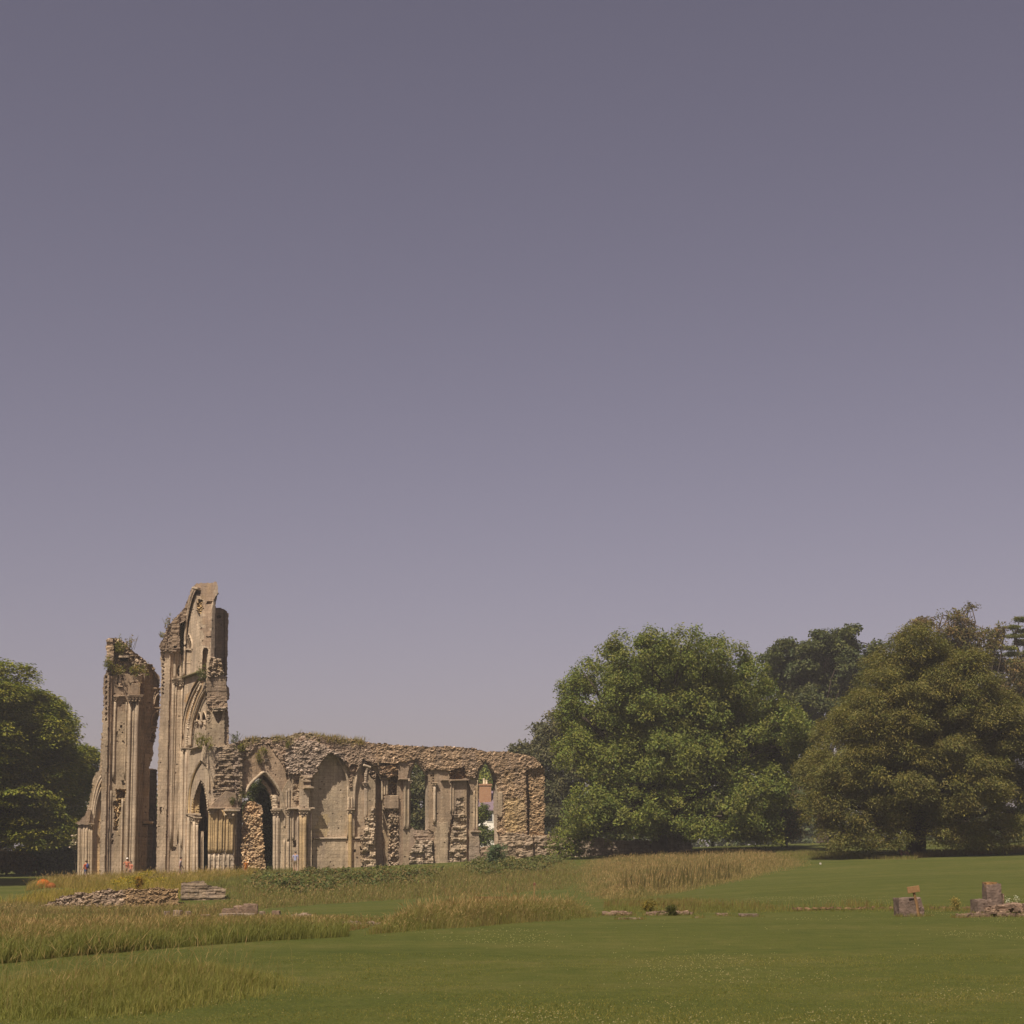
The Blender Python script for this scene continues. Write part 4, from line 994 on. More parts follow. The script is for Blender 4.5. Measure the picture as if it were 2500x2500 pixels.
# dressings
rod('arch_moulding', LWP['arched_field'], WB, [(597,1941),(604,1925),(615.5,1908.6),(630,1895.5),(643.5,1885),(662,1901),(675,1918),(686,1938),(691,1955),(694,1975),(694,2020)], .13, TAN * .9, -0.1, curve=True, n=40)
rod('arch_moulding', LWP['arch_soffit'], WB, [(640,1888),(644,1890),(660,1904),(672,1921),(681,1940)], .10, PALE * .8, -0.35, curve=True, n=20)
beads('zigzag_moulding', LWP['arch_soffit'], WB, [(642,1908),(650,1917),(657,1930),(663,1945),(667,1963),(668,1973)], .17, 13, ASH * .9, -0.9)
beads('zigzag_moulding', LWP['arch_soffit'], WB, [(671,1948),(672,1960),(673,1972)], .26, 5, TAN, -0.1)
for x, y0, y1, r, p, c in ((670,1988,2188,.14,.05,TAN),(676.5,1988,2188,.14,.05,TAN),(681,1990,2188,.06,.05,ASH),(694,2050,2188,.07,.02,ASH),(704,1988,2052,.11,.05,TAN),(700,1930,1975,.09,.05,TAN),(705.5,1925,1975,.09,.05,TAN),(704,2055,2188,.09,.05,TAN),(710,1980,2188,.06,.05,ASH),(715.5,1980,2050,.09,.1,TAN),(727,1985,2188,.11,.1,TAN),
    (735,1990,2188,.16,.4,YEL),(743,1990,2188,.2,.45,YEL),(754,2012,2110,.10,.0,TAN),(759.5,1985,2188,.08,.0,TAN),(855,1988,2188,.17,-.35,YEL),(862,1990,2046,.08,-.4,ASH),(849.5,1920,2046,.09,-.45,ASH),(852,1946,1973,.08,-.35,TAN),(859,1946,1973,.08,-.35,TAN),(892,1922,2000,.12,-.3,TAN),(895.5,1922,1995,.06,-.25,TAN),
    (933,1905,1955,.09,-.5,ASH),(939,1905,1942,.09,-.5,ASH),(945,1890,1942,.08,-.5,ASH),(989,1905,2024,.08,-.2,ASH),(997.5,1900,2024,.09,-.3,TAN),(1061,1918,2010,.13,-.05,TAN),(1101,1906,1985,.07,-.1,ASH),(1107,1906,1985,.06,-.1,ASH),(1158,1930,2030,.07,-.3,ASH),(1165,1905,2030,.08,-.3,ASH)):
    rod('shaft', lw, WB, [(x, y0), (x - 0.004 * (y1 - y0), y1)], r, c * rng.uniform(.92, 1.08), p)
for x, y, w, h, p in ((669,1977,.42,.45,.1),(677,1977,.42,.45,.1),(704,1976,.4,.45,.1),(738,1976,.55,.6,.45),(746,1976,.55,.6,.45),(855,1975,.5,.5,-.35),(892,1911,.4,.4,-.25),(1061,1911,.42,.35,-.05),(1001,1906,.35,.3,-.3)):
    capital('capital', lw, WB, x, y, w, h, TAN * .9, p)
beads('dog_tooth_moulding', lw, WB, [(896,1872),(893.5,1890),(892,1909)], .14, 9, TAN * .9, -.2)
ledge('string_course', lw, WB, [(664,1975.5),(686,1975.5)], .12, .4, TAN, -.05)
ledge('string_course', lw, WB, [(700,1975),(764,1974)], .12, .4, TAN, .1)
ledge('string_course', lw, WB, [(738,1924),(761,1924)], .2, .5, TAN, .3)
ledge('sill_string', LWP['blind_panel'], WB, [(763,2048),(849,2047)], .18, .32, TAN * 1.05, -.75)
ledge('sill_string', LWP['blind_panel#2'], WB, [(863,2047),(886,2046)], .18, .32, TAN * 1.05, -.7)
ledge('string_course', lw, WB, [(928,1901),(950,1901)], .12, .25, BRN, -.55)
ledge('string_course', lw, WB, [(972,1902),(994,1903)], .14, .3, BRN, -.15)
ledge('string_course', lw, WB, [(1075,1905),(1093,1905)], .14, .3, BRN, -.1)
ledge('string_course', lw, WB, [(1097,1906),(1141,1905)], .14, .35, BRN * 1.1, -.1)
ledge('string_course', lw, WB, [(1146,2031),(1170,2031)], .16, .4, ASH, -.35)
rod('arch_moulding', LWP['blind_panel'], WB, [(811,1838),(824,1851),(835,1869),(844,1887),(848.5,1903),(849.5,1925),(849.5,1946)], .12, TAN * .95, -.5, curve=True, n=24)
rod('arch_moulding', LWP['blind_panel#2'], WB, [(886,1858),(877,1876),(870,1897),(866,1921),(864,1956),(863,2046)], .14, TAN * .95, -.5, curve=True, n=24)
rod('arch_moulding', LWP['blind_panel#2'], WB, [(887,1868),(905,1874)], .12, PALE, -.1)
rod('arch_moulding', LWP['window_frame'], WB, [(997,1905),(998,1890),(1003,1876),(1009,1868)], .13, TAN * .85, -.4, curve=True)
rod('arch_moulding', LWP['window_frame'], WB, [(1016,1859),(1030,1876),(1040,1893)], .10, PALE * .8, -.35, curve=True)
rod('arch_moulding', LWP['window_frame#2'], WB, [(1171,1881),(1177,1872),(1185,1861),(1194,1870),(1205,1885)], .11, PALE * .8, -.3, curve=True)
for q in range(4): rod('vault_rib', LWP['window_pier#2'], WB, [(1142 + 1.5 * q, 1906), (1150 + 4.5 * q, 1922 + 2 * q), (1160 + 3 * q, 1955 - 6 * q)], .06, BRN * 1.15, -.32, curve=True)
for q in range(3): rod('vault_rib', lw, WB, [(708 + q * 2.5, 1905 - 3 * q), (703 + q * 2, 1885 - 2 * q), (694 + q * 3, 1866)], .07, BRN * 1.1, -.05, curve=True)

# ---- low coursed wall running on behind the walnut tree
R = Relief(1356, 1700, 2016, 2140, 2.0, 0.0375)
R.layer([(1358,2140),(1358,2046),(1385,2042),(1420,2050),(1465,2044),(1500,2052),(1560,2048),(1600,2052),(1612,2030),(1628,2022),(1650,2034),(1668,2026),(1690,2050),(1698,2140)], poff(WB, -0.1), PALE * .85, first=True, rag=2.5, seed=181, course=(0.38, 0.9, 0.26), var=.18)
lo = onplane(WB, np.array([1500.0]), np.array([2090.0]))[0]
low_t = thing('low_wall', 'low pale coursed stone wall running behind the trunk of the walnut tree', 'wall', (lo[0], lo[1], float(ground_z(lo[0:1], lo[1:2])[0])))
R.build(low_t, poff(WB, -1.6), STONE)
# ---- freestanding rubble fragment in the open arch
R = Relief(586, 660, 1945, 2180, 1.25, 0.0375)
FB = poff(WB, 0.5)
nF = (NC, onplane(FB, np.array([618.0]), np.array([2040.0]))[0])
R.layer([(588,2180),(590,2000),(592,1975),(599,1958),(612,1955),(624,1957),(637,1966),(642,1980),(639,1995),(641,2020),(644,2045),(646,2078),(652,2180)], nF, YEL * np.array([.92, .9, 1.0]), first=True, rag=2.0, seed=190, rub=(0.32, 0.23, 0.20), var=.18)
R.tintm([(586,1950),(650,1950),(650,1985),(586,1990)], (0.82, 0.78, 0.75))
fo = onplane(FB, np.array([618.0]), np.array([2120.0]))[0]
fr_t = thing('rubble_pier', 'rough stump of bare rubble standing inside the open arch of the long wall', 'ruin', (fo[0], fo[1], float(ground_z(fo[0:1], fo[1:2])[0])))
R.build(fr_t, poff(nF, -1.3), STONE)

# ---- sunken retaining wall below the terrace
R = Relief(96, 580, 2136, 2262, 1.5, 0.027)
RW0 = at(290, 2200, 93.2)
nRW = (np.array([0.06, -1.0, 0]), RW0)
R.layer([(96,2262),(98,2212),(108,2207),(130,2196),(152,2187),(178,2184),(181,2178),(220,2178),(240,2174),(262,2170),(285,2174),(318,2166),(345,2169),(380,2166),(410,2168),(436,2170),(440,2262)], nRW, RUB * np.array([.84, .80, .80]), first=True, rag=2.5, seed=201, rub=(0.27, 0.17, 0.10), var=.2)
R.tintm([(300,2160),(440,2160),(440,2240),(310,2240)], (1.0, .92, .72))
rw = thing('retaining_wall', 'long low rubble wall holding up the grassy terrace in front of the towers', 'wall', (RW0[0], RW0[1], float(ground_z(RW0[0:1], RW0[1:2])[0])))
R.build(rw, poff(nRW, -0.9), STONE)
R = Relief(438, 560, 2146, 2240, 1.5, 0.026)
nRW2 = (np.array([0.06, -1.0, 0]), at(480, 2180, 95.5))
R.layer([(440,2240),(441,2153),(500,2151),(505,2160),(530,2163),(552,2170),(552,2240)], nRW2, PALE * np.array([.50, .47, .45]), first=True, rag=1.6, seed=203, course=(0.20, 0.7, 0.09), var=.2)
rw2 = thing('retaining_wall', 'short coursed block of grey stone at the right end of the terrace wall', 'wall', (nRW2[1][0], nRW2[1][1], float(ground_z(nRW2[1][0:1], nRW2[1][1:2])[0])))
R.build(rw2, poff(nRW2, -1.2), STONE)
# ------------------------------------------------------------------ trees
def lobes_at(spec, Y, bulge=0.5, cx=None, W=None, seed=0):
    """spec rows: pixel x, y, rx, ry [, metres back]; returns centres and radii in metres"""
    r = np.random.default_rng(seed); s = Y / FPX
    out = []
    if cx is None: cx = np.mean([q[0] for q in spec]); 
    if W is None: W = max(abs(q[0] - cx) + q[2] for q in spec)
    for q in spec:
        k = math.sqrt(max(0.0, 1 - ((q[0] - cx) / W) ** 2))
        dy = q[4] if len(q) > 4 else -bulge * W * s * k + r.uniform(-0.12, 0.12) * W * s
        c = at(q[0], q[1], Y + dy)
        f = (Y + dy) / Y
        out.append(list(c) + [q[2] * s * f, 0.5 * (q[2] + q[3]) * s * f, q[3] * s * f])
    return np.array(out)

def mirror_back(L, Y, frac=0.75, seed=0):
    M = L.copy(); M[:, 1] = 2 * Y - L[:, 1]; M[:, 3:] *= frac
    return np.vstack([L, M])

def unit(n, r):
    v = r.normal(size=(n, 3)); return v / np.linalg.norm(v, axis=1)[:, None]

def clusters(L, n, sub=9, subr=(0.26, 0.42), seed=0, low=0.35, inner=0.15):
    """cluster centres with outward directions over lobes broken into sub-lobes"""
    r = np.random.default_rng(seed)
    S = []
    for l in L:
        d = unit(sub, r); d[:, 2] = d[:, 2] * 0.9 + 0.1
        k = r.uniform(*subr, sub)[:, None]
        S.append(np.hstack([l[:3] + l[3:] * d * (1.02 - k), np.repeat(l[None, 3:], sub, 0) * k * r.uniform(.85, 1.15, (sub, 3)), np.repeat(l[None], sub, 0)]))
    S = np.vstack(S)
    w = S[:, 3] * S[:, 5]; w = w / w.sum()
    k = r.choice(len(S), n, p=w)
    d = unit(n, r)
    flip = (d[:, 2] < -0.2) & (r.uniform(size=n) > low); d[flip, 2] *= -1
    rad = np.where(r.uniform(size=n) < inner, r.uniform(0.2, 0.8, n), r.uniform(0.82, 1.04, n))
    P = S[k, :3] + S[k, 3:6] * d * rad[:, None]
    out = P - S[k, 6:9]; out /= np.linalg.norm(out, axis=1)[:, None] + 1e-6
    return P, 0.5 * out + 0.5 * d

def leaves(P, D, per, size, aspect, cl_r, flat=1.0, up=0.6, outw=0.5, rand=0.6, spray=0.0, droop=0.0, pal=None, seed=0, cvar=0.12, lvar=0.14):
    """leaf faces scattered round cluster centres"""
    r = np.random.default_rng(seed); n = len(P) * per
    k = np.repeat(np.arange(len(P)), per)
    o = unit(n, r) * (r.uniform(0, 1, n) ** 0.45)[:, None] * cl_r
    o[:, 2] *= flat
    if spray:                                                        # drooping fans: offset falls away outward
        h = np.hypot(o[:, 0], o[:, 1]); o[:, 2] -= droop * h
    C = P[k] + o
    N = up * np.array([0, 0, 1.0]) + outw * D[k] + rand * r.normal(size=(n, 3))
    N /= np.linalg.norm(N, axis=1)[:, None]
    A = r.normal(size=(n, 3))
    if spray: A = A * (1 - spray) * 0.8 + D[k] * spray * np.array([1, 1, 0.2]) + o / cl_r * spray * 0.7 - np.array([0, 0, droop]) * spray
    A -= N * (A * N).sum(1)[:, None]; A /= np.linalg.norm(A, axis=1)[:, None] + 1e-6
    B = np.cross(N, A)
    L = size * r.uniform(0.65, 1.35, n)[:, None]; Wd = L * aspect * r.uniform(0.8, 1.2, n)[:, None]
    fold = N * (L * 0.12)
    V = np.stack([C - A * L / 2, C + B * Wd / 2 + fold, C + A * L / 2, C - B * Wd / 2 + fold], 1).reshape(-1, 3)
    F = np.arange(n * 4).reshape(-1, 4)
    pal = np.asarray(pal)
    cc = pal[r.integers(0, len(pal), len(P))] * (1 + cvar * r.normal(size=(len(P), 1)))
    c = cc[k] * (1 + lvar * r.normal(size=(n, 1)))
    mixw = r.uniform(0, 1, (n, 1)) < 0.25
    c = np.where(mixw, pal[r.integers(0, len(pal), n)], c)
    c = np.clip(c, 0.005, 0.6)
    return V, F, np.repeat(c, 4, 0)

def limb(m, a, b, r0, r1, seed, sag=0.15, col=(0.07, 0.05, 0.035), n=9, sides=7):
    r = np.random.default_rng(seed)
    a = np.asarray(a, float); b = np.asarray(b, float); L = np.linalg.norm(b - a)
    t = np.linspace(0, 1, n)[:, None]
    mid = (a + b) / 2 + np.array([0, 0, sag * L]) + r.normal(size=3) * 0.06 * L
    P = (1 - t) ** 2 * a + 2 * t * (1 - t) * mid + t ** 2 * b
    P[1:-1] += r.normal(size=(n - 2, 3)) * 0.02 * L
    m.tube(P, np.linspace(r0, r1, n) * (1 + 0.08 * r.normal(size=n)), sides, np.asarray(col) * r.uniform(.85, 1.15))
    return P

def make_tree(name, label, base, L, nclus, crown, trunk_r, trunk_h, seed, cat='tree', group=None, bark=(0.07, 0.052, 0.038), nlimb=None, sub=9, subr=(0.26, 0.42), low=0.35, inner=0.15, twigs=60, lean=(0, 0), stems=1, taper=.85):
    """a tree thing: tapered trunk with limbs and twigs, and a crown of leaf clusters"""
    base = np.asarray(base, float)
    t = thing(name, label, cat, base, group)
    r = np.random.default_rng(seed)
    P, D = clusters(L, nclus, sub, subr, seed, low, inner)
    V, F, c = leaves(P, D, seed=seed + 1, **crown)
    new_mesh('crown', V, F, LEAF, t, c)
    m = MB()
    for q in range(stems):
        off = np.array([r.uniform(-1, 1), r.uniform(-.6, .6), 0]) * (trunk_r * 1.6 if stems > 1 else 0)
        h = base + off + np.array([lean[0], lean[1], trunk_h])
        tt_ = np.linspace(0, 1, 8)[:, None]
        path = base + off + (h - base - off) * tt_ - np.array([0, 0, 0.4]) * (1 - tt_); path[1:-1] += r.normal(size=(6, 3)) * trunk_r * 0.1
        m.tube(path, trunk_r * np.array([1.5, 1.15, 1.0, .95, .92, .9, .88, .85]) * np.linspace(1, taper / .85, 8), 12, bark)
        top = h
        order = r.permutation(len(L))[:(nlimb or len(L))]
        for k in order:
            if r.integers(0, stems) != q: continue
            tgt = L[k, :3] + L[k, 3:] * r.uniform(-.15, .15, 3)
            st = top - np.array([0, 0, r.uniform(0, 0.35) * trunk_h])
            pth = limb(m, st, tgt, trunk_r * r.uniform(.35, .5), trunk_r * 0.10, seed + int(k), 0.12, bark)
            for w in range(max(1, twigs // max(1, len(order)))):
                near = P[np.argsort(((P - tgt) ** 2).sum(1))[r.integers(0, max(2, len(P) // len(L)))]]
                limb(m, pth[r.integers(4, 9)], near, trunk_r * 0.11, 0.03, seed + 97 * w + int(k), 0.05, bark, 5, 5)
    m.build('trunk', BARK, t, smooth=True)
    return t

PAL_BEECH = [srgb(112,112,30), srgb(98,102,32), srgb(122,116,36), srgb(84,92,28), srgb(104,98,30)]
PAL_WALN = [srgb(94,98,46), srgb(84,92,42), srgb(104,104,48), srgb(78,88,42), srgb(100,96,46), srgb(90,90,46)]
PAL_HORN = [srgb(104,94,46), srgb(94,86,44), srgb(110,98,46), srgb(88,84,44), srgb(100,86,44), srgb(94,92,46)]
PAL_DARK = [srgb(72,74,46), srgb(64,68,46), srgb(80,80,48), srgb(60,66,48), srgb(72,70,44)]
PAL_HOLM = [srgb(78,74,46), srgb(70,70,46), srgb(86,80,48), srgb(66,66,44)]
PAL_YEW = [srgb(66,72,34), srgb(58,66,34), srgb(78,78,36), srgb(54,58,32)]
PAL_BRWN = [srgb(96,78,46), srgb(88,74,46), srgb(104,84,48), srgb(82,74,44)]

def bright(p, k, sat=1.0): return [np.clip(c * k, 0, .5) for c in p]
PAL_BEECH = bright(PAL_BEECH, 1.25); PAL_WALN = [c * np.array([1.48, 1.53, 1.25]) for c in PAL_WALN]; PAL_HORN = [c * np.array([1.34, 1.44, 1.4]) for c in PAL_HORN]; PAL_DARK = [c * np.array([1.35, 1.42, .95]) for c in PAL_DARK]; PAL_HOLM = bright(PAL_HOLM, 1.6)
PAL_YEW = bright(PAL_YEW, 1.7); PAL_BRWN = bright(PAL_BRWN, 1.3)
# left beech
Y = 168
L = lobes_at([(-45,1778,170,190),(55,1845,118,135),(105,1875,84,108),(128,1850,62,70),(40,1900,130,110),(128,1985,66,95),(10,1990,140,70),(90,2030,100,50),(-130,1850,150,200),(-160,1720,120,120),(20,1800,160,130,-2),(60,1960,130,90,5),(120,1900,90,90,4),(40,1870,120,110,0),(110,1990,90,80,1),(20,1930,140,90,0)], Y, 0.45, -60, 290, 3)
make_tree('beech_tree', 'big dense beech at the left edge with bright layered top and dark shaded underside', stand(-40, Y), mirror_back(L, Y + 2, .7)[:26], 9500,
          dict(per=34, size=0.36, aspect=0.5, cl_r=1.1, flat=0.4, up=1.0, outw=0.4, rand=0.34, spray=0.6, droop=0.25, pal=PAL_BEECH, lvar=.08), 0.8, 4.0, 11, sub=28, subr=(.16, .28), low=0.3, bark=(.045,.035,.028))
# a second beech just outside the frame, whose shade lies over the grass at the left
Y = 119
L = np.array([[-52.5, 123, 17, 8.5, 9, 8.], [-50.5, 117, 15, 8, 8, 7.], [-54, 130, 15, 8.5, 9, 8.], [-57, 121, 12, 9, 9, 8.], [-54, 114, 9, 8, 8, 7.], [-55, 136, 13, 8, 8, 7.], [-53, 124, 9, 7.5, 9, 6.]])
make_tree('beech_tree', 'beech standing outside the left edge that shades the grass beside the towers', [-54, 123, float(ground_z(np.array([-54.]), np.array([123.]))[0])], L, 2600,
          dict(per=24, size=0.55, aspect=0.5, cl_r=1.3, flat=0.6, up=1.0, outw=0.3, rand=0.45, pal=PAL_BEECH), 0.8, 4.0, 13, sub=16, subr=(.2, .34), low=0.2, bark=(.045,.035,.028))
# walnut in the middle
Y = 150
L = lobes_at([(1660,1800,275,230,3),(1640,1760,200,190,0),(1432,1652,55,52),(1400,1690,38,40),(1540,1605,78,62),(1600,1570,50,45),(1670,1580,80,58),(1750,1600,80,52),(1820,1660,75,65),(1900,1760,75,68),(1945,1790,42,50),(1900,1850,80,80),(1430,1750,70,60),(1400,1830,50,60),(1560,1700,95,70),(1690,1720,100,75),(1800,1770,90,75),(1480,1870,100,72),(1610,1850,105,70),(1740,1870,100,75),(1850,1930,85,75),(1440,1970,75,58),(1540,1980,95,62),(1660,1980,85,58),(1398,2045,50,50),(1370,2072,30,28),(1470,2012,75,42),(1590,2008,70,38),(1760,1990,85,62),(1840,2010,70,50),(1880,2040,45,30),(1720,2025,50,26),(1650,1690,150,90,1),(1580,1800,150,90,1),(1760,1830,150,90,2),(1640,1920,160,70,1),(1500,1780,90,80,0),(1880,1800,90,90,2),(1960,1840,40,80,3),(1780,1700,110,80,2)], Y, 0.42, 1660, 330, 5)
make_tree('walnut_tree', 'broad spreading walnut with loose mid green leaves and sky showing through its crown', stand(1612, Y), mirror_back(L, Y + 1, .62), 13000,
          dict(per=32, size=0.27, aspect=0.46, cl_r=0.75, flat=0.9, up=0.6, outw=0.55, rand=0.48, spray=0.25, droop=0.5, pal=PAL_WALN, lvar=.1), 0.75, 3.2, 23, sub=24, subr=(.16, .30), low=0.5, inner=0.2, twigs=200, bark=(.05,.038,.028))
# golden hornbeam on the right
Y = 132
L = lobes_at([(2250,1850,240,215,3),(2250,1760,170,190,0),(2440,1780,90,90),(2490,1800,80,100),(2240,1580,62,60),(2290,1625,80,65),(2215,1640,95,72),(2370,1660,90,75),(2200,1700,130,80),(2330,1690,110,75),(2140,1770,105,85),(2390,1790,120,100),(2270,1800,140,110),(2075,1860,90,85),(2180,1900,130,100),(2340,1915,140,100),(2470,1880,110,110),(2030,1935,68,75),(2005,1985,55,60),(2100,1995,100,65),(2230,1975,110,55),(2380,1995,120,60),(2490,1985,90,65),(2050,2045,55,34),(2110,2050,60,25),(2460,2030,90,35),(2170,2048,60,22),(2300,2042,60,24),(2360,2050,70,24),(2430,2056,60,20),(2580,1880,110,150),(2250,1760,160,120,0),(2230,1890,200,110,0),(2360,1860,160,120,0),(2130,1900,110,100,0),(2000,1900,60,60,1)], Y, 0.5, 2260, 330, 8)
make_tree('hornbeam_tree', 'huge domed golden brown tree on the right with branches sweeping to the lawn', stand(2236, Y), mirror_back(L, Y + 1, .7)[:52], 19000,
          dict(per=40, size=0.22, aspect=0.36, cl_r=0.75, flat=0.75, up=0.9, outw=0.4, rand=0.36, spray=0.7, droop=0.35, pal=PAL_HORN, lvar=.07, cvar=.1), 0.85, 2.6, 31, sub=30, subr=(.14, .27), low=0.4, bark=(0.045, 0.03, 0.022))
m = None
# holm oak behind the ruin's end
Y = 195
L = lobes_at([(1262,1832,18,22),(1285,1835,25,25),(1330,1785,48,52),(1390,1755,60,52),(1340,1880,55,70),(1400,1870,70,90),(1350,1970,60,70),(1365,2040,50,45),(1450,1800,70,70)], Y, 0.4, 1370, 120, 2)
make_tree('holm_oak_tree', 'dull olive evergreen oak rising behind the right end of the ruined wall', stand(1370, Y), L, 900,
          dict(per=42, size=0.42, aspect=0.5, cl_r=1.0, flat=0.8, up=0.5, outw=0.6, rand=0.6, pal=PAL_HOLM), 0.6, 4, 41, sub=9)
# dark oak behind walnut and hornbeam
Y = 205
L = lobes_at([(1900,1622,42,36),(1955,1590,55,42),(2030,1572,58,38),(2070,1552,34,22),(1950,1670,80,60),(2040,1645,80,65),(2100,1610,60,48),(2135,1580,40,22),(2000,1740,90,70),(1930,1750,70,60),(1880,1830,80,70),(1985,1680,110,70,2),(2060,1700,100,80,2),(1960,1640,90,50,1),(2060,1620,80,60,1),(1920,1680,70,60,1)], Y, 0.4, 2010, 150, 2)
make_tree('oak_tree', 'dark grey green oak standing farther back between the walnut and the golden tree', stand(2010, Y), L, 1900,
          dict(per=44, size=0.46, aspect=0.55, cl_r=1.1, flat=0.7, up=0.6, outw=0.5, rand=0.6, pal=PAL_DARK), 0.7, 5, 43, sub=10, subr=(.2, .34), twigs=120)
# thin feathery tree behind the hornbeam
Y = 176
L = lobes_at([(2255,1545,55,40),(2215,1570,30,30),(2330,1520,45,32),(2352,1492,20,14),(2372,1479,10,7),(2300,1502,16,10),(2452,1532,18,7),(2400,1540,18,10),(2430,1560,30,14),(2310,1560,60,40),(2390,1580,60,45),(2370,1545,25,20),(2440,1640,70,60),(2420,1545,18,14),(2480,1700,60,80),(2420,1720,60,60)], Y, 0.35, 2350, 160, 2)
make_tree('ash_tree', 'thin feathery brownish tree whose wisps stand above the golden tree', stand(2360, Y), L, 950,
          dict(per=20, size=0.40, aspect=0.36, cl_r=0.95, flat=0.6, up=0.5, outw=0.4, rand=0.7, spray=0.4, droop=0.2, pal=PAL_BRWN + PAL_HORN[1:4]), 0.5, 9, 47, sub=10, subr=(.25, .4), inner=0.4, twigs=220)
# cedar at the right edge
Y = 192
L = lobes_at([(2492,1514,24,5,0),(2468,1532,22,4,-1),(2506,1541,30,6,1),(2478,1553,30,5,-1),(2500,1570,30,8,1),(2466,1583,24,4,-1.5),(2494,1598,44,6,0),(2472,1618,34,7,-1),(2500,1636,60,8,1),(2480,1660,44,6,-2),(2490,1690,60,6,0),(2520,1530,30,4,0),(2540,1570,40,5,0)], Y, 0.3)
make_tree('cedar_tree', 'flat tiered cedar cut off by the right edge above the other trees', stand(2516, Y), L, 620,
          dict(per=26, size=0.30, aspect=0.3, cl_r=0.75, flat=0.34, up=0.9, outw=0.2, rand=0.5, spray=0.3, droop=0.0, pal=[c * 1.2 for c in PAL_WALN[1:4]] + PAL_HORN[:2]), 0.28, 25.5, 53, sub=8, subr=(.3, .5), inner=.5, taper=.12, twigs=10)
# dark yew undergrowth between the two big trees
Y = 166
L = lobes_at([(1905,1925,34,40),(1932,1975,36,50),(1926,2030,40,34),(1885,1995,42,60),(1850,2020,50,45),(1960,1900,30,40)], Y, 0.3)
make_tree('yew_tree', 'brownish yew in the dark gap between the walnut and the golden tree', stand(1915, Y), L, 500,
          dict(per=36, size=0.36, aspect=0.3, cl_r=0.8, flat=0.5, up=0.6, outw=0.5, rand=0.6, spray=.4, droop=.3, pal=PAL_BRWN[:2] + PAL_YEW), 0.35, 2.5, 59)
# seen through the openings
Y = 160
L = lobes_at([(622,1945,30,45),(645,1930,34,45),(660,1985,30,50),(645,2040,40,50),(668,2080,26,40),(610,2020,30,60),(690,1990,30,60)], Y, 0.3)
make_tree('yew_tree', 'dark green yew seen through the open pointed arch', stand(645, Y), L, 520,
          dict(per=34, size=0.34, aspect=0.32, cl_r=0.75, flat=0.6, up=0.5, outw=0.6, rand=0.5, spray=.5, droop=.3, pal=PAL_YEW), 0.3, 2.0, 61)
Y = 186
L = lobes_at([(1020,1890,50,45),(1015,1950,45,55),(1030,2010,50,40),(990,1960,40,60),(1050,1930,40,50)], Y, 0.3)
make_tree('apple_tree', 'leafy tree seen through the left one of the two lancet windows', stand(1020, Y), L, 520,
          dict(per=34, size=0.36, aspect=0.5, cl_r=0.9, flat=0.8, up=0.5, outw=0.6, rand=0.6, pal=PAL_HOLM + PAL_DARK[:2]), 0.3, 2.0, 67)
Y = 250
L = lobes_at([(1185,1895,50,34),(1210,1920,50,40),(1150,1910,50,50)], Y, 0.3)
make_tree('ash_tree', 'green tree rising behind the chimney in the right lancet window', stand(1185, Y), L, 260,
          dict(per=34, size=0.45, aspect=0.5, cl_r=1.1, flat=0.8, up=0.5, outw=0.6, rand=0.6, pal=PAL_WALN), 0.4, 9.0, 71)
Y = 180
L = lobes_at([(1182,1984,18,22),(1170,1995,14,20),(1188,2045,34,26),(1168,2050,28,24)], Y, 0.2)
make_tree('hawthorn_bush', 'rounded bush in front of the white house in the right lancet window', stand(1184, Y), L, 200,
          dict(per=34, size=0.26, aspect=0.5, cl_r=0.6, flat=0.8, up=0.5, outw=0.6, rand=0.6, pal=PAL_YEW + PAL_WALN[:2]), 0.15, 1.0, 73, cat='bush')
# the wooded rise far behind, one mass
r_ = np.random.default_rng(5)
V_, F_, C_ = [], [], []; nv = 0
Lw = []
for k in range(110):
    px = r_.uniform(-420, 2950); Yw = r_.uniform(300, 420)
    top_ = 2035 - 25 * (vnoise(px / 140, 0.5, 4) + 1)
    if 120 < px < 520: top_ = 1905 + 30 * r_.uniform()
    if px < 100: top_ = 1950
    if 1250 < px < 2080: top_ = 1880 + 30 * r_.uniform()
    if px > 2080: top_ = 1960
    if 150 < px < 330: top_ = 1905 + 14 * r_.uniform()
    h_ = (2150 - top_) * Yw / FPX; w_ = r_.uniform(5, 9)
    c_ = at(px, (top_ + 2150) / 2, Yw)
    Lw.append(list(c_) + [w_, w_, h_ / 2])
Lw = np.array(Lw)
P_, D_ = clusters(Lw, 6500, 8, (.25, .4), 9)
V_, F_, c_ = leaves(P_, D_, 20, 1.1, 0.55, 2.0, 0.8, 0.5, 0.6, 0.6, pal=PAL_DARK + PAL_YEW[:2], seed=10)
tag(new_mesh('distant_wood', V_, F_, LEAF, None, c_), 'far dark wood closing the view behind the ruin and the trees', 'wood', kind='stuff')
# shaded shrubbery under the beech
for px, Yh, w, hh, lb in ((15,182,70,46,'brownish shrub in the deep shade at the foot of the beech'),(95,186,60,60,'dark shrub under the beech beside a thin trunk'),(165,184,50,70,'dark shrub under the beech close to the half arch'),(-70,182,70,70,'dark shrub under the beech at the very edge'),(1450,178,90,80,'dark shrub behind the low pale wall left of the walnut trunk'),(1570,180,80,90,'dark shrub behind the low pale wall right by the walnut trunk'),(1740,182,100,80,'dark shrub behind the walnut where its shade is deepest')):
    b = stand(px, Yh); cy = to_px(b)[1]
    L = lobes_at([(px - w * .4, cy - hh * .5, w * .6, hh * .6), (px + w * .4, cy - hh * .45, w * .6, hh * .55), (px, cy - hh * .8, w * .6, hh * .5)], Yh, 0.2)
    make_tree('laurel_shrub', lb, b, L, 220, dict(per=26, size=0.45, aspect=0.45, cl_r=1.0, flat=0.7, up=0.5, outw=0.6, rand=0.6, pal=(PAL_BRWN if px == 15 else PAL_YEW)), 0.15, 0.8, 80 + int(px), cat='shrub', twigs=8)
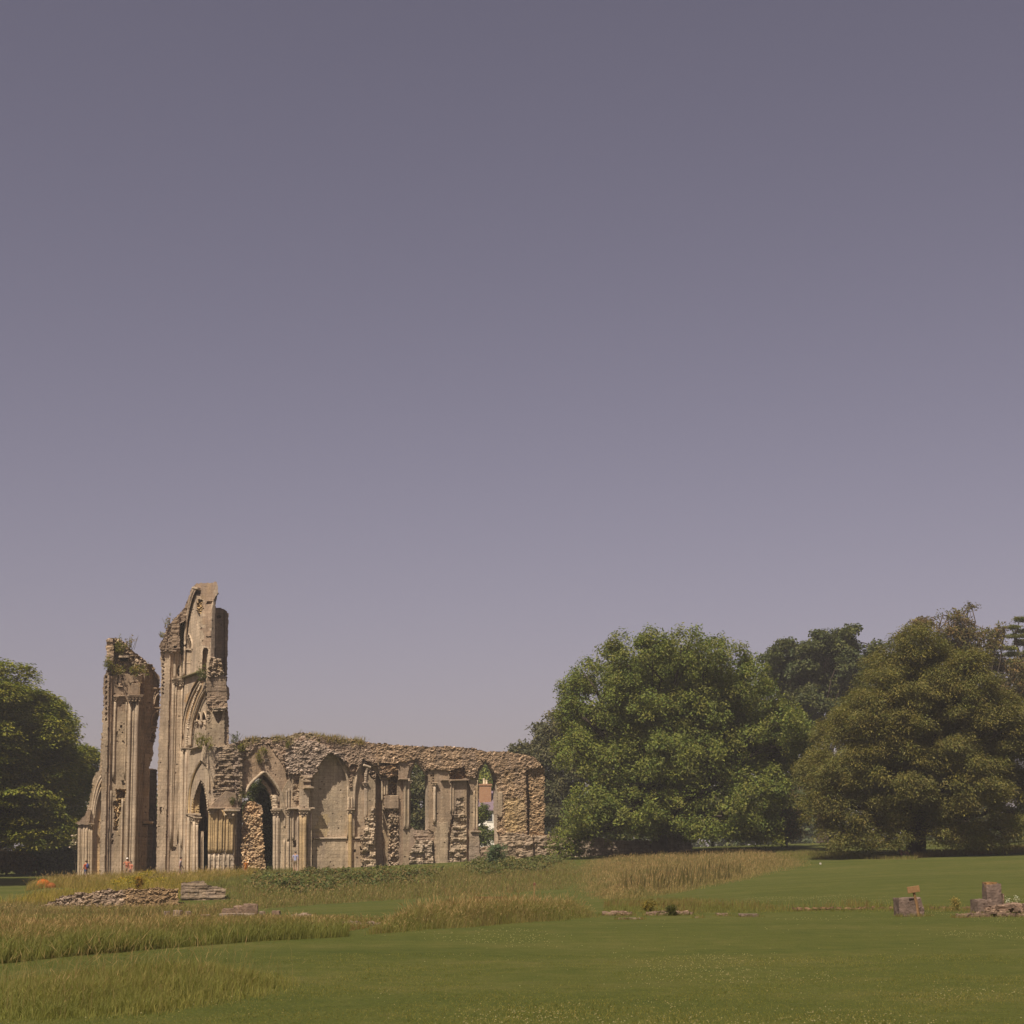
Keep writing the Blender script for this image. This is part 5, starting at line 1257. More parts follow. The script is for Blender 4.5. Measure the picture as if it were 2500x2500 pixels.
# pale flowering bush at the corner of the half arch
b = stand(186, 146)
L = lobes_at([(184,2052,7,12,0),(178,2066,7,8,0)], 146)
make_tree('hydrangea_bush', 'small bush of pale whitish flower heads at the corner of the half arch', b, L, 40, dict(per=14, size=0.22, aspect=0.8, cl_r=0.3, flat=0.8, up=0.4, outw=0.6, rand=0.5, pal=[srgb(190,170,150), srgb(170,160,130), srgb(90,90,50)]), 0.06, 0.6, 90, cat='bush', twigs=4)

# ------------------------------------------------------------------ weeds growing on the masonry
PAL_WEED = [srgb(120,116,46), srgb(104,104,44), srgb(134,122,52), srgb(92,96,44)]
PAL_DRY = [srgb(150,120,70), srgb(120,100,56), srgb(110,92,50)]
def wall_plant(name, label, px, py, w, h, pl, off, n, pal, size=0.16, seed=0, stalks=8):
    c = onplane(pl, np.array([float(px)]), np.array([float(py)]), off)[0]
    s = 0.0375
    t = thing(name, label, 'plant', c, 'weeds rooted on the ruin')
    r = np.random.default_rng(seed)
    P = c + r.normal(size=(n, 3)) * np.array([w * s * .38, .25, h * s * .36]) + np.array([0, -.1, h * s * .35])
    V, F, cc = leaves(P, unit(n, r), 7, size, 0.4, 0.16, 1, .4, .5, .7, pal=pal, seed=seed)
    new_mesh('foliage', V, F, LEAF, t, cc)
    m = MB()
    for k in range(stalks):
        q = c + np.array([r.normal() * w * s * .3, r.normal() * .15, 0]); e = q + np.array([r.normal() * .25 + (q[0] - c[0]) * .5, 0, h * s * r.uniform(.6, 1.15)])
        m.tube(np.linspace(q - [0, 0, .2], e, 4), [.02, .018, .014, .008], 4, srgb(104, 92, 50))
    m.build('stalks', GRASS, t)
for a in (('weed_clump','green bushy weed hanging off the left shoulder of the shorter pier',265,1630,14,26,LB,.2,60,PAL_WEED),
          ('weed_clump','yellow green weeds sprouting on the peaked rubble head of the shorter pier',292,1586,22,26,LB,-.1,60,PAL_WEED),
          ('dry_shrub','leggy brown shrub at the highest right slope of the shorter pier',318,1582,14,30,LB,-.4,26,PAL_DRY + PAL_WEED[:1]),
          ('weed_clump','reddish dry weeds in the middle of the shelf above the statue niche',289,1642,22,16,LB,.3,44,PAL_DRY + PAL_WEED[:2]),
          ('weed_clump','green weeds on the shelf above the carved capitals of the shorter pier',335,1642,30,18,LB,.5,90,PAL_WEED + PAL_DRY[:1]),
          ('dry_shrub','thin pinkish plant sticking out of the curved head of the tallest pier',410,1530,10,24,TB,.5,18,PAL_DRY + PAL_WEED),
          ('dry_shrub','tiny dark sprig on the edge low on the curved head of the tallest pier',397,1552,6,8,TB,.5,8,PAL_WEED),
          ('weed_clump','green weed at the crown of the great half arch',493,1655,16,22,TA,.3,60,PAL_YEW + PAL_WEED[:1]),
          ('weed_clump','yellow green weed on the ledge under the great half arch',497,1816,26,22,TE,.4,70,PAL_WEED),
          ('weed_clump','dark leggy weed in the corner where the tall pier meets the long wall',573,1812,14,18,WB,-.2,30,PAL_YEW),
          ('weed_clump','bright green tuft on the rubble at the left end of the long wall',588,1830,14,14,WB,.3,40,PAL_WEED),
          ('weed_clump','small green tuft above the open pointed arch',645,1836,8,9,WB,.1,16,PAL_WEED),
          ('weed_clump','drooping green weed on the plain field over the open arch',634,1858,12,22,WB,.0,26,PAL_WEED),
          ('weed_clump','green weed between the open arch and the blind panel',703,1820,8,14,WB,.3,18,PAL_WEED),
          ('ivy_clump','ivy hanging at the left springing of the open arch',588,1960,14,28,WB,.1,60,PAL_WEED + PAL_YEW),
          ('ivy_clump','ivy on the sloping cap of the yellow clustered pier',569,1960,8,12,TE,.8,24,PAL_YEW)):
    wall_plant(*a, seed=int(a[2] + a[3]))
# ------------------------------------------------------------------ long grass, weeds and clover: stuff nobody could count
def region_world(poly):
    p = np.array(poly, float); g_ = ground_at(p[:, 0], p[:, 1]); return g_[:, :2]
def edge_dist(poly, X):
    d = np.full(len(X), 1e9)
    for a, b in zip(poly, np.roll(poly, -1, 0)):
        ab = b - a; t = np.clip(((X - a) @ ab) / (ab @ ab + 1e-9), 0, 1)
        q = X - a - t[:, None] * ab; d = np.minimum(d, np.hypot(q[:, 0], q[:, 1]))
    return d
def scatter(polyw, n, seed, dens=None, feather=0.0):
    """points inside a ground polygon, thinning with distance"""
    r = np.random.default_rng(seed); out = []; tot = 0
    y0, y1 = polyw[:, 1].min(), polyw[:, 1].max(); a = polyw[:, 0] / polyw[:, 1]; a0, a1 = a.min(), a.max()
    for _ in range(60):
        k = n * 2
        y = y0 * (y1 / y0) ** r.uniform(size=k); x = r.uniform(a0, a1, k) * y
        m = inside(polyw, x, y)
        if dens is not None: m &= r.uniform(size=k) < dens(x, y)
        q = np.stack([x[m], y[m]], -1)
        if feather:
            e_ = edge_dist(polyw, q) / (feather * (1 + .7 * fbm(q[:, 0] * .9, q[:, 1] * .7, seed + 50))); q = q[r.uniform(size=len(q)) < np.clip(e_, 0, 1) ** 1.3]
        out.append(q); tot += len(q)
        if tot >= n: break
    return np.concatenate(out)[:n]
def blades(name, label, cat, XY, h, w, pal, bend=0.35, seed=0, mat=None, wind=(0.12, 0.0), clump=0.35, head=0.0, headcol=None, edge=None, soft=1.2):
    r = np.random.default_rng(seed); n = len(XY)
    z = ground_z(XY[:, 0], XY[:, 1])
    B = np.stack([XY[:, 0], XY[:, 1], z - 0.03], -1)
    cl = fbm(XY[:, 0] * .55, XY[:, 1] * .4, seed + 3)
    H = h * r.uniform(0.38, 1.2, n) * (1 + clump * cl + .25 * fbm(XY[:, 0] * 1.7, XY[:, 1] * 1.1, seed + 13))
    if edge is not None: H = H * (.25 + .75 * np.clip(edge_dist(edge, XY) / (soft * (1 + .6 * fbm(XY[:, 0] * 1.1, XY[:, 1] * .8, seed + 6))), 0, 1))
    dist = np.hypot(XY[:, 0], XY[:, 1])
    Wd = np.maximum(w, dist * 0.00011) * r.uniform(.7, 1.3, n)
    ang = r.uniform(0, 2 * pi, n); side = np.stack([np.cos(ang), np.sin(ang) * .4, 0 * ang], -1); side /= np.linalg.norm(side, axis=1)[:, None]
    le = r.normal(size=(n, 2)) * bend + np.array(wind)
    le = np.hstack([le, np.zeros((n, 1))])
    mid = B + np.stack([0 * H, 0 * H, H * .55], -1) + le * (H * .22)[:, None]
    tip = B + np.stack([0 * H, 0 * H, H * (1 - .25 * np.abs(le).sum(1).clip(0, 1.5))], -1) + le * (H * .75)[:, None]
    hw = (Wd / 2)[:, None] * side
    V = np.stack([B - hw, B + hw, mid - hw * .8, mid + hw * .8, tip], 1).reshape(-1, 3)
    k = np.arange(n)[:, None] * 5
    F = np.concatenate([k + np.array([[0, 1, 3]]), k + np.array([[0, 3, 2]]), k + np.array([[2, 3, 4]])])
    pal = np.asarray(pal)
    zone = np.clip((cl + 1) / 2 + 0.22 * r.normal(size=n), 0, .999)
    c = pal[(zone * len(pal)).astype(int)] * (1 + .14 * r.normal(size=(n, 1)))
    c = np.clip(c, .01, .6)
    C = np.repeat(c, 5, 0)
    if head:
        hm = r.uniform(size=n) < head
        Vh = []; idx = np.where(hm)[0]; nh = len(idx)
        d = tip[idx] - mid[idx]; d /= np.linalg.norm(d, axis=1)[:, None]
        L = (H[idx] * .22)[:, None]; s = side[idx] * (Wd[idx] * 1.25)[:, None]
        q = np.stack([tip[idx] - d * L * .3, tip[idx] + s * .7 + d * L * .2, tip[idx] + d * L, tip[idx] - s * .7 + d * L * .2], 1).reshape(-1, 3)
        kk = np.arange(nh)[:, None] * 4 + len(V)
        F = np.concatenate([F, kk + np.array([[0, 1, 2]]), kk + np.array([[0, 2, 3]])])
        V = np.vstack([V, q]); hc = np.asarray(headcol)[r.integers(0, len(headcol), nh)]
        C = np.vstack([C, np.repeat(hc, 4, 0)])
    o = new_mesh(name, V, F, mat or GRASS, None, C)
    return tag(o, label, cat, kind='stuff')

STRAW = [srgb(124,108,62), srgb(112,100,56), srgb(132,114,68), srgb(106,96,52)]
GREENG = [srgb(100,101,44), srgb(108,106,48), srgb(94,96,42), srgb(116,110,52)]
RUST = [srgb(112,90,50), srgb(104,86,46), srgb(118,94,52)]
HEADS = [srgb(146,120,76), srgb(130,106,64), srgb(156,130,84)]
# short turf near the camera
tp = region_world([(-200,2560),(2700,2560),(2700,2330),(1250,2330),(800,2330),(-200,2400)])
XY = scatter(tp, 260000, 301)
blades('lawn_turf', 'mown turf of short green blades in the foreground', 'turf', XY, 0.055, 0.006, [srgb(84,86,32), srgb(100,98,40), srgb(122,112,52), srgb(98,98,40), srgb(88,90,36), srgb(128,118,60)], 0.6, 302, clump=.3)
# clover heads in the lawn
def cl_d(x, y): return np.clip(0.03 + 2.2 * (fbm(x * .30, y * .2, 77) - .16), 0.012, 1)
XY = scatter(region_world([(-100,2540),(2600,2540),(2600,2215),(1900,2180),(1450,2250),(1100,2275),(850,2292),(300,2345),(-100,2380)]), 2800, 303, cl_d)
r = np.random.default_rng(304); n = len(XY)
z = ground_z(XY[:, 0], XY[:, 1]) + r.uniform(.035, .075, n); c = np.stack([XY[:, 0], XY[:, 1], z], -1)
s = (r.uniform(.005, .011, n) * np.clip(1 + (XY[:, 1] - 25) / 60, 1, 1.5))[:, None]
o8 = np.array([[1,0,0],[-1,0,0],[0,1,0],[0,-1,0],[0,0,.8],[0,0,-.8]])
V = (c[:, None] + s[:, None] * o8[None]).reshape(-1, 3); k = np.arange(n)[:, None] * 6
F = np.concatenate([k + np.array([t]) for t in ((0,2,4),(2,1,4),(1,3,4),(3,0,4),(2,0,5),(1,2,5),(3,1,5),(0,3,5))])
cc = np.array([srgb(140,134,92), srgb(130,122,78), srgb(136,124,80)])[r.integers(0, 3, n)]
tag(new_mesh('clover_flowers', V, F, CLOTH, None, np.repeat(cc, 6, 0)), 'white clover heads scattered through the mown lawn', 'flowers', kind='stuff')
# foreground tussocks, lower left
pf = region_world([(-160,2560),(-60,2510),(120,2505),(260,2496),(420,2478),(560,2456),(690,2440),(755,2418),(735,2385),(600,2380),(400,2382),(200,2390),(-60,2405),(-160,2420)])
XY = scatter(pf, 56000, 311, lambda x, y: np.clip(.5 + 1.0 * fbm(x * .8, y * .8, 31), .08, 1), 2.2)
blades('tussock_grass', 'loose green tussocks in the lower left corner of the lawn', 'long grass', XY, 0.42, 0.0055, [c * 1.1 for c in GREENG] + [srgb(124,114,58)], 0.5, 312, clump=.7, edge=pf, soft=2.0)
XY = scatter(pf, 1000, 313, None, 1.5)
blades('seed_stalks', 'thin pale seed stalks over the tussocks in the lower left', 'grass stalks', XY, 0.66, 0.003, STRAW, 0.5, 314, head=.7, headcol=HEADS)
# tall band on the left
pb = region_world([(-150,2375),(0,2352),(200,2333),(400,2316),(600,2300),(850,2288),(830,2276),(700,2272),(560,2274),(300,2272),(0,2272),(-150,2272)])
XY = scatter(pb, 120000, 321, lambda x, y: np.clip(.7 + .7 * fbm(x * .6, y * .35, 33), .1, 1), 1.0)
blades('meadow_grass', 'tall reddish brown meadow grass in the wide band on the left', 'long grass', XY, 0.48, 0.006, RUST + GREENG[:2] + STRAW[:2] + GREENG[1:4], 0.6, 322, head=.10, headcol=HEADS, edge=pb, clump=.5)
xb = region_world([(-150,2276),(0,2276),(300,2276),(560,2278),(700,2276),(840,2280),(960,2252),(860,2246),(740,2258),(640,2250),(460,2252),(300,2246),(0,2242),(-150,2242)])
XY = scatter(xb, 40000, 323, lambda x, y: np.clip(.7 + .6 * fbm(x * .5, y * .3, 34), .15, 1))
blades('meadow_grass', 'shorter straw and rust grass rising behind the tall band on the left', 'long grass', XY, 0.24, 0.012, RUST + GREENG[:2] + STRAW[:2] + GREENG[1:3], 0.6, 324, head=.1, headcol=HEADS, clump=.5)
pc = region_world([(880,2288),(1000,2278),(1200,2262),(1430,2246),(1470,2240),(1450,2232),(1250,2232),(1100,2236),(940,2252)])
XY = scatter(pc, 52000, 325, lambda x, y: np.clip(.7 + .7 * fbm(x * .6, y * .35, 35), .1, 1), 1.0)
blades('meadow_grass', 'tall greenish meadow grass in the middle of the lawn before the bench', 'long grass', XY, 0.60, 0.007, GREENG + STRAW[:2], 0.55, 326, head=.16, headcol=HEADS, edge=pc, clump=.5)
pg = region_world([(-150,2352),(0,2354),(200,2335),(400,2318),(600,2302),(850,2290),(850,2282),(600,2290),(400,2303),(200,2320),(0,2338),(-150,2340)])
XY = scatter(pg, 16000, 327)
blades('edge_grass', 'greener fringe of grass along the mown edge on the left', 'long grass', XY, 0.42, 0.010, GREENG, 0.35, 328)
# around the low stones and the sunken ground
ps = region_world([(-150,2244),(0,2244),(300,2246),(640,2254),(860,2250),(840,2238),(700,2236),(560,2232),(440,2226),(300,2226),(150,2228),(-150,2226)])
XY = scatter(ps, 22000, 331)
blades('meadow_grass', 'dry grass round the low stones below the terrace wall', 'long grass', XY, 0.18, 0.014, STRAW + RUST[:1] + GREENG[:2], 0.45, 332)
pn = region_world([(-150,2238),(100,2234),(300,2238),(450,2238),(600,2226),(620,2214),(520,2216),(440,2214),(300,2218),(150,2217),(60,2206),(-150,2210)])
XY = scatter(pn, 26000, 333, lambda x, y: np.clip(.75 + .6 * fbm(x * .4, y * .25, 44), .1, 1))
blades('meadow_grass', 'rough straw grass in the sunken ground at the foot of the terrace wall', 'long grass', XY, 0.42, 0.016, STRAW + RUST[:1] + GREENG[1:3], 0.5, 334, head=.1, headcol=HEADS)
pj = region_world([(480,2180),(540,2172),(620,2166),(720,2150),(720,2126),(620,2128),(520,2148),(470,2160)])
XY = scatter(pj, 16000, 335)
blades('terrace_grass', 'rough grass on the slope between the terrace wall and the brambles', 'long grass', XY, .5, .018, STRAW[:2] + GREENG, .5, 336, clump=.5)
# terrace in front of the towers
xs = np.array([(60,2176),(130,2168),(190,2172),(240,2168),(330,2166),(440,2160),(520,2160),(620,2140),(640,2128),(400,2136),(320,2138),(235,2146),(190,2152),(110,2158)])
pt = region_world(xs)
XY = scatter(pt, 40000, 341, lambda x, y: np.clip(.8 + .5 * fbm(x * .3, y * .2, 36), .2, 1))
blades('terrace_grass', 'tall yellow green grass on the terrace at the feet of the towers', 'long grass', XY, 0.70, 0.022, [srgb(126,112,44), srgb(136,116,52), srgb(116,108,42), srgb(146,122,62)], 0.35, 342, head=.12, headcol=HEADS, clump=.5)
rim = np.array([[x, 94.6 + 1.0 * k] for k in range(8) for x in np.linspace(-29.8, -20.2, 800)]); rim += np.random.default_rng(3).normal(size=rim.shape) * .4
def rimz(): pass
blades('wall_top_grass', 'yellowish grass hanging over the top of the terrace wall', 'long grass', rim, 0.75, 0.02, [srgb(126,112,44), srgb(136,120,40), srgb(146,122,62), srgb(112,104,42)], 0.45, 343)
# bank below the long wall: brambles and dry grass
pk = region_world([(520,2172),(620,2150),(700,2140),(900,2132),(1100,2120),(1300,2106),(1400,2100),(1430,2150),(1380,2172),(1250,2180),(1100,2190),(900,2202),(700,2216),(600,2222),(520,2222)])
XY = scatter(pk, 60000, 351)
blades('bank_grass', 'dry straw coloured grass covering the bank below the long wall', 'long grass', XY, 0.48, 0.018, STRAW + GREENG[:2] + RUST[:1] + GREENG[2:], 0.45, 352, head=.1, headcol=HEADS, edge=pk, soft=3, clump=.5)
def leafy_bank(name, label, poly, n, hgt, pal, seed, size=.22, per=5):
    w = region_world(poly)
    XY = scatter(w, n, seed, lambda x, y: np.clip(.42 + 1.5 * fbm(x * .42, y * .3, seed), .03, 1), 3.0)
    r = np.random.default_rng(seed)
    h = hgt * np.clip(.6 + .8 * fbm(XY[:, 0] * .4, XY[:, 1] * .3, seed + 5), .15, 1.4) * r.uniform(.3, 1, len(XY))
    P = np.stack([XY[:, 0], XY[:, 1], ground_z(XY[:, 0], XY[:, 1]) + h], -1)
    V, F, c = leaves(P, np.tile([0, -.5, .5], (len(P), 1)), per, size, .5, .28, .7, .6, .4, .6, pal=pal, seed=seed)
    return tag(new_mesh(name, V, F, LEAF, None, c), label, 'undergrowth', kind='stuff')
leafy_bank('brambles', 'dark green brambles sprawling over the bank below the long wall', [(590,2165),(640,2140),(760,2136),(900,2130),(1020,2124),(1100,2130),(1080,2160),(960,2172),(820,2186),(700,2192),(620,2186)], 5200, .85, [srgb(92,98,46), srgb(80,90,44), srgb(104,104,52), srgb(118,100,58), srgb(100,92,50)], 361)
leafy_bank('undergrowth', 'low green weeds in front of the right end of the long wall', [(1110,2126),(1200,2118),(1340,2104),(1390,2104),(1360,2128),(1240,2140),(1130,2150)], 2200, .8, [srgb(92,96,48), srgb(84,90,46), srgb(110,100,54)], 362)
leafy_bank('yellow_weeds', 'yellow flowering weeds on the terrace above the wall', [(255,2172),(300,2158),(360,2150),(420,2154),(442,2166),(380,2172),(300,2176)], 1500, .9, [srgb(150,132,30), srgb(128,118,34), srgb(160,130,30), srgb(112,108,36)], 363, .13)
# dry meadow on the right-hand rise
pm = region_world([(1385,2180),(1440,2196),(1490,2200),(1600,2192),(1750,2166),(1900,2134),(2000,2112),(1960,2092),(1900,2078),(1760,2078),(1620,2090),(1500,2096),(1400,2104),(1380,2140)])
XY = scatter(pm, 85000, 371, lambda x, y: np.clip(.75 + .6 * fbm(x * .4, y * .25, 38), .1, 1), 3.5)
blades('dry_meadow', 'pale straw meadow on the rise below the walnut tree', 'long grass', XY, 0.58, 0.018, [srgb(134,116,68), srgb(120,106,60), srgb(140,120,74), srgb(112,102,54), srgb(102,98,50)], 0.36, 372, head=.18, headcol=HEADS, edge=pm, soft=4, clump=.5)
pd = region_world([(1500,2180),(1560,2160),(1660,2138),(1760,2130),(1820,2140),(1740,2160),(1640,2176),(1560,2188)])
XY = scatter(pd, 420, 373)
blades('dock_spikes', 'dark brown dock spikes standing in the pale meadow', 'weeds', XY, 1.15, 0.07, [srgb(84,76,36), srgb(92,80,40)], 0.12, 374, wind=(.1, 0))
# shaggy fringe under the hornbeam
pu = region_world([(2230,2096),(2300,2092),(2420,2086),(2560,2080),(2560,2070),(2420,2074),(2300,2082),(2230,2088)])
XY = scatter(pu, 9000, 381)
blades('fringe_grass', 'unmown brownish grass along the edge of the shade under the golden tree', 'long grass', XY, 0.5, 0.02, STRAW + RUST, 0.4, 382)
pu = region_world([(1900,2098),(2040,2098),(2240,2100),(2240,2088),(2100,2086),(1980,2080),(1890,2078)])
XY = scatter(pu, 9000, 383)
blades('fringe_grass', 'greenish rough grass left of the golden tree trunk', 'long grass', XY, 0.35, 0.02, GREENG + STRAW[:2], 0.4, 384)
# weeds along the buried foundation across the lawn
pw = region_world([(1470,2218),(1600,2221),(1760,2224),(1960,2224),(2240,2220),(2240,2210),(1960,2212),(1760,2210),(1600,2206),(1480,2204)])
XY = scatter(pw, 7000, 391, lambda x, y: np.clip(.4 + 1.2 * fbm(x * .5, y * .1, 39), .05, 1))
blades('foundation_weeds', 'thin brown and green weeds along the buried foundation on the right lawn', 'weeds', XY, 0.36, 0.010, GREENG + RUST, 0.3, 392)
pw2 = region_world([(1470,2230),(1600,2231),(1760,2231),(1960,2229),(2200,2228),(2380,2226),(2380,2214),(2200,2215),(1960,2216),(1760,2217),(1480,2216)])
XY = scatter(pw2, 9000, 393, lambda x, y: np.clip(.5 + 1.0 * fbm(x * .6, y * .2, 40), .1, 1))
blades('foundation_weeds', 'short rough grass growing over the buried foundation on the right lawn', 'weeds', XY, 0.20, 0.010, GREENG + RUST[:1], 0.4, 394)
# grass on the crest of the long wall
cx = np.array([(575,1812),(600,1804),(640,1798),(700,1796),(730,1788),(760,1788),(800,1797),(860,1802),(890,1806)])
r = np.random.default_rng(7); V_ = []
px_ = r.uniform(572, 900, 5200); py_ = np.interp(px_, cx[:, 0], cx[:, 1]) + r.uniform(0, 16, 5200) ** 1.0
dens = np.clip(.35 + 1.3 * vnoise(px_ / 22, px_ * 0, 5), 0.06, 1); keep = r.uniform(size=5200) < dens; px_ = px_[keep]; py_ = py_[keep]
Pw = onplane(WB, px_, py_) + NB * r.uniform(-1.6, .25, len(px_))[:, None]
gz_old = ground_z
def ground_z(x, y, _P=Pw): return _P[:, 2]
blades('wall_grass', 'yellow green grass growing along the top of the long ruined wall', 'grass', Pw[:, :2], 0.42, 0.03, [srgb(128,114,52), srgb(116,108,50), srgb(140,118,62), srgb(104,92,46)], 0.5, 395)
ground_z = gz_old
# ------------------------------------------------------------------ house beyond the wall
Yh = 212
hx0, hx1 = at(1140, 2060, Yh)[0], at(1262, 2060, Yh)[0]
hz0 = float(ground_z(np.array([hx0]), np.array([Yh]))[0]) - .3
eav = at(1200, 1976, Yh)[2]; rdg = at(1200, 1945, Yh)[2]
hs_ = thing('white_house', 'white walled house with a slate roof and brick chimney behind the right lancet window', 'house', ((hx0 + hx1) / 2, Yh, hz0))
WHITE = srgb(225,218,205)
m = MB(); m.box(((hx0 + hx1) / 2, Yh + 3.5, (hz0 + eav) / 2), (hx1 - hx0, 7.0, eav - hz0), 0, WHITE); m.build('wall', PLAIN, hs_)
m = MB()
apx = at(1180, 1945, Yh)[0]
V = np.array([[hx0 - .3, Yh - .35, eav - .05], [hx1 + .3, Yh - .35, eav - .05], [hx1 + .3, Yh + 3.5, rdg + .9], [apx - .6, Yh + 3.5, rdg + .9], [hx1 + .3, Yh + 7.35, eav - .05], [hx0 - .3, Yh + 7.35, eav - .05],
              [hx0 - .3, Yh - .35, eav - .2], [hx1 + .3, Yh - .35, eav - .2], [hx1 + .3, Yh + 7.35, eav - .2], [hx0 - .3, Yh + 7.35, eav - .2]])
m.add(V, [np.array([[0, 1, 2, 3], [3, 2, 4, 5], [0, 6, 7, 1], [6, 9, 8, 7], [4, 8, 9, 5], [1, 7, 8, 4]]), np.array([[5, 0, 3], [1, 4, 2], [0, 5, 9]]), np.array([[0, 9, 6]])], srgb(112,96,104)); rf = m.build('roof', PLAIN, hs_)
def brick_mat():
    m, t, p = mat_new('brick'); N = t.nodes.new; L = t.links.new
    geo = N('ShaderNodeNewGeometry'); s = N('ShaderNodeSeparateXYZ'); L(geo.outputs['Position'], s.inputs[0])
    u = N('ShaderNodeMath'); u.operation = 'ADD'; L(s.outputs[0], u.inputs[0]); L(s.outputs[1], u.inputs[1])
    c = N('ShaderNodeCombineXYZ'); L(u.outputs[0], c.inputs[0]); L(s.outputs[2], c.inputs[1])
    b = N('ShaderNodeTexBrick'); b.inputs['Scale'].default_value = 1; b.inputs['Brick Width'].default_value = .23; b.inputs['Row Height'].default_value = .085; b.inputs['Mortar Size'].default_value = .01
    b.inputs['Color1'].default_value = (.25, .10, .04, 1); b.inputs['Color2'].default_value = (.31, .14, .05, 1); b.inputs['Mortar'].default_value = (.38, .28, .2, 1)
    L(c.outputs[0], b.inputs['Vector']); L(b.outputs[0], p.inputs['Base Color']); p.inputs['Roughness'].default_value = .9
    return m
BRICK = brick_mat()
s_ = Yh / FPX
c0, c1 = at(1169, 1960, Yh)[0], at(1198, 1960, Yh)[0]; ct = at(1180, 1917, Yh)[2]; cb = at(1180, 1966, Yh)[2] - .4
m = MB(); m.box(((c0 + c1) / 2, Yh + 1.6, (ct + cb) / 2), (c1 - c0, .9, ct - cb), .12, srgb(150,95,50)); ch = m.build('chimney', BRICK, hs_)
m = MB(); m.box(((c0 + c1) / 2, Yh + 1.6, ct + .12), (c1 - c0 + .22, 1.1, .22), .12, srgb(150,95,50)); m.build('chimney_cap', BRICK, ch)
for px, h in ((1181, .75), (1187.5, .55)):
    x = at(px, 1912, Yh)[0]; m = MB(); P = np.array([[x, Yh + 1.5, ct + .22], [x, Yh + 1.5, ct + .22 + h * .75], [x, Yh + 1.5, ct + .22 + h * .8], [x, Yh + 1.5, ct + .22 + h]])
    m.tube(P, [.16, .13, .17, .17], 10, srgb(215,195,165)); m.build('chimney_pot', PLAIN, ch)
for px in (1176, 1196):
    x = at(px, 1995, Yh)[0]; z = at(px, 1995, Yh)[2]
    m = MB(); m.box((x, Yh - .03, z), (.85, .08, 1.25), 0, srgb(210,205,195)); w_ = m.build('window', PLAIN, hs_)
    m = MB(); m.box((x, Yh - .075, z), (.66, .03, 1.05), 0, srgb(60,62,66)); m.build('pane', PLAIN, w_)

# ------------------------------------------------------------------ stones in the grass
def rock_mesh(size, seed, rough=.10, round_=.35, col=(.3, .22, .17), k=7, strata=0.0):
    """weathered block: a subdivided cube, rounded and knocked about"""
    size = np.asarray(size, float) / 2
    t = np.linspace(-1, 1, k); V = []; F = []
    for ax in range(3):
        for sg in (-1, 1):
            o = sum(len(v) for v in V)
            a, b = np.meshgrid(t, t, indexing='ij'); c = np.full(a.shape, float(sg))
            P = [None] * 3; P[ax] = c; P[(ax + 1) % 3] = a; P[(ax + 2) % 3] = b
            V.append(np.stack(P, -1).reshape(-1, 3))
            i, j = np.meshgrid(np.arange(k - 1), np.arange(k - 1), indexing='ij')
            f = np.stack([i * k + j, (i + 1) * k + j, (i + 1) * k + j + 1, i * k + j + 1], -1).reshape(-1, 4) + o
            F.append(f if sg > 0 else f[:, ::-1])
    V = np.concatenate(V); F = np.concatenate(F)
    n = V / np.linalg.norm(V, axis=1)[:, None]
    V = V * (1 - round_ * .35) + n * np.abs(V).max(1)[:, None] * round_ * .45
    q = V * 1.7 + seed
    d = fbm(q[:, 0] + q[:, 2] * .7, q[:, 1] - q[:, 2] * .9, int(seed)) * rough * 2
    d2 = vnoise(q[:, 0] * 3 + q[:, 1], q[:, 2] * 3, int(seed) + 4) * rough * .6
    V = V * (1 + (d + d2)[:, None])
    C = np.asarray(col) * (1 + .25 * fbm(q[:, 0] * 2, q[:, 2] * 2 + q[:, 1], int(seed) + 9)[:, None])
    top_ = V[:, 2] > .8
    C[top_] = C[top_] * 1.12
    return V * size, F, np.clip(C, .02, .6)
def rock(name, label, px, pyb, Y, wpx, hpx, depth, seed, col, rough=.10, round_=.3, rot=0.0, group=None, cat='stone', sink=.12):
    """a stone standing at pixel column px, its foot at row pyb"""
    s = Y / FPX
    b = stand(px, Y)
    w, h = wpx * s, hpx * s
    V, F, C = rock_mesh((w, depth, h + 2 * sink), seed, rough, round_, col)
    ca, sa = cos(rot), sin(rot)
    V = np.stack([V[:, 0] * ca - V[:, 1] * sa, V[:, 0] * sa + V[:, 1] * ca, V[:, 2]], -1)
    top_z = b[2] + h
    me = new_mesh(name, V, F, ROCK, None, C)
    me.location = (b[0], b[1], b[2] + (h - 2 * sink * 0) / 2 - sink)
    tag(me, label, cat, group)
    return me
STC = np.array([.17, .125, .09]); STR_ = np.array([.15, .10, .068]); STG = np.array([.125, .088, .068])
G1 = 'low stones below the terrace wall'
rock('stone_block', 'tall rightmost block of the broken fluted stone base in the sunken grass', 612, 2230, 66, 33, 27, .6, 1.3, STR_, .05, .12, .1, G1)
rock('stone_block', 'rounded middle lump of the broken fluted stone base in the sunken grass', 583, 2230, 66, 26, 22, .6, 2.7, STR_ * 1.05, .09, .35, .2, G1)
rock('stone_block', 'low left block of the broken fluted stone base in the sunken grass', 558, 2230, 66, 28, 17, .6, 3.1, STR_ * .95, .05, .15, 0, G1)
rock('stone_plinth', 'long flat plinth slab in front of the broken fluted stone base', 582, 2240, 63, 84, 8, .8, 4.4, STC * 1.15, .05, .12, 0, G1)
rock('stone_block', 'small leaning stone at the left of a row of three in the dry grass', 407, 2240, 62, 14, 15, .4, 5.2, STC, .1, .3, .2, G1)
rock('stone_block', 'squarish middle stone of a row of three in the dry grass', 433, 2240, 62, 18, 17, .45, 6.6, STC * 1.05, .08, .25, 0, G1)
rock('stone_block', 'narrow right stone of a row of three in the dry grass', 459, 2238, 62, 13, 15, .4, 7.5, STC * .95, .1, .3, .3, G1)
rock('stone_block', 'low flat stone alone between the row of three and the fluted base', 501, 2240, 61, 20, 9, .4, 8.2, STR_, .08, .25, .1, G1)
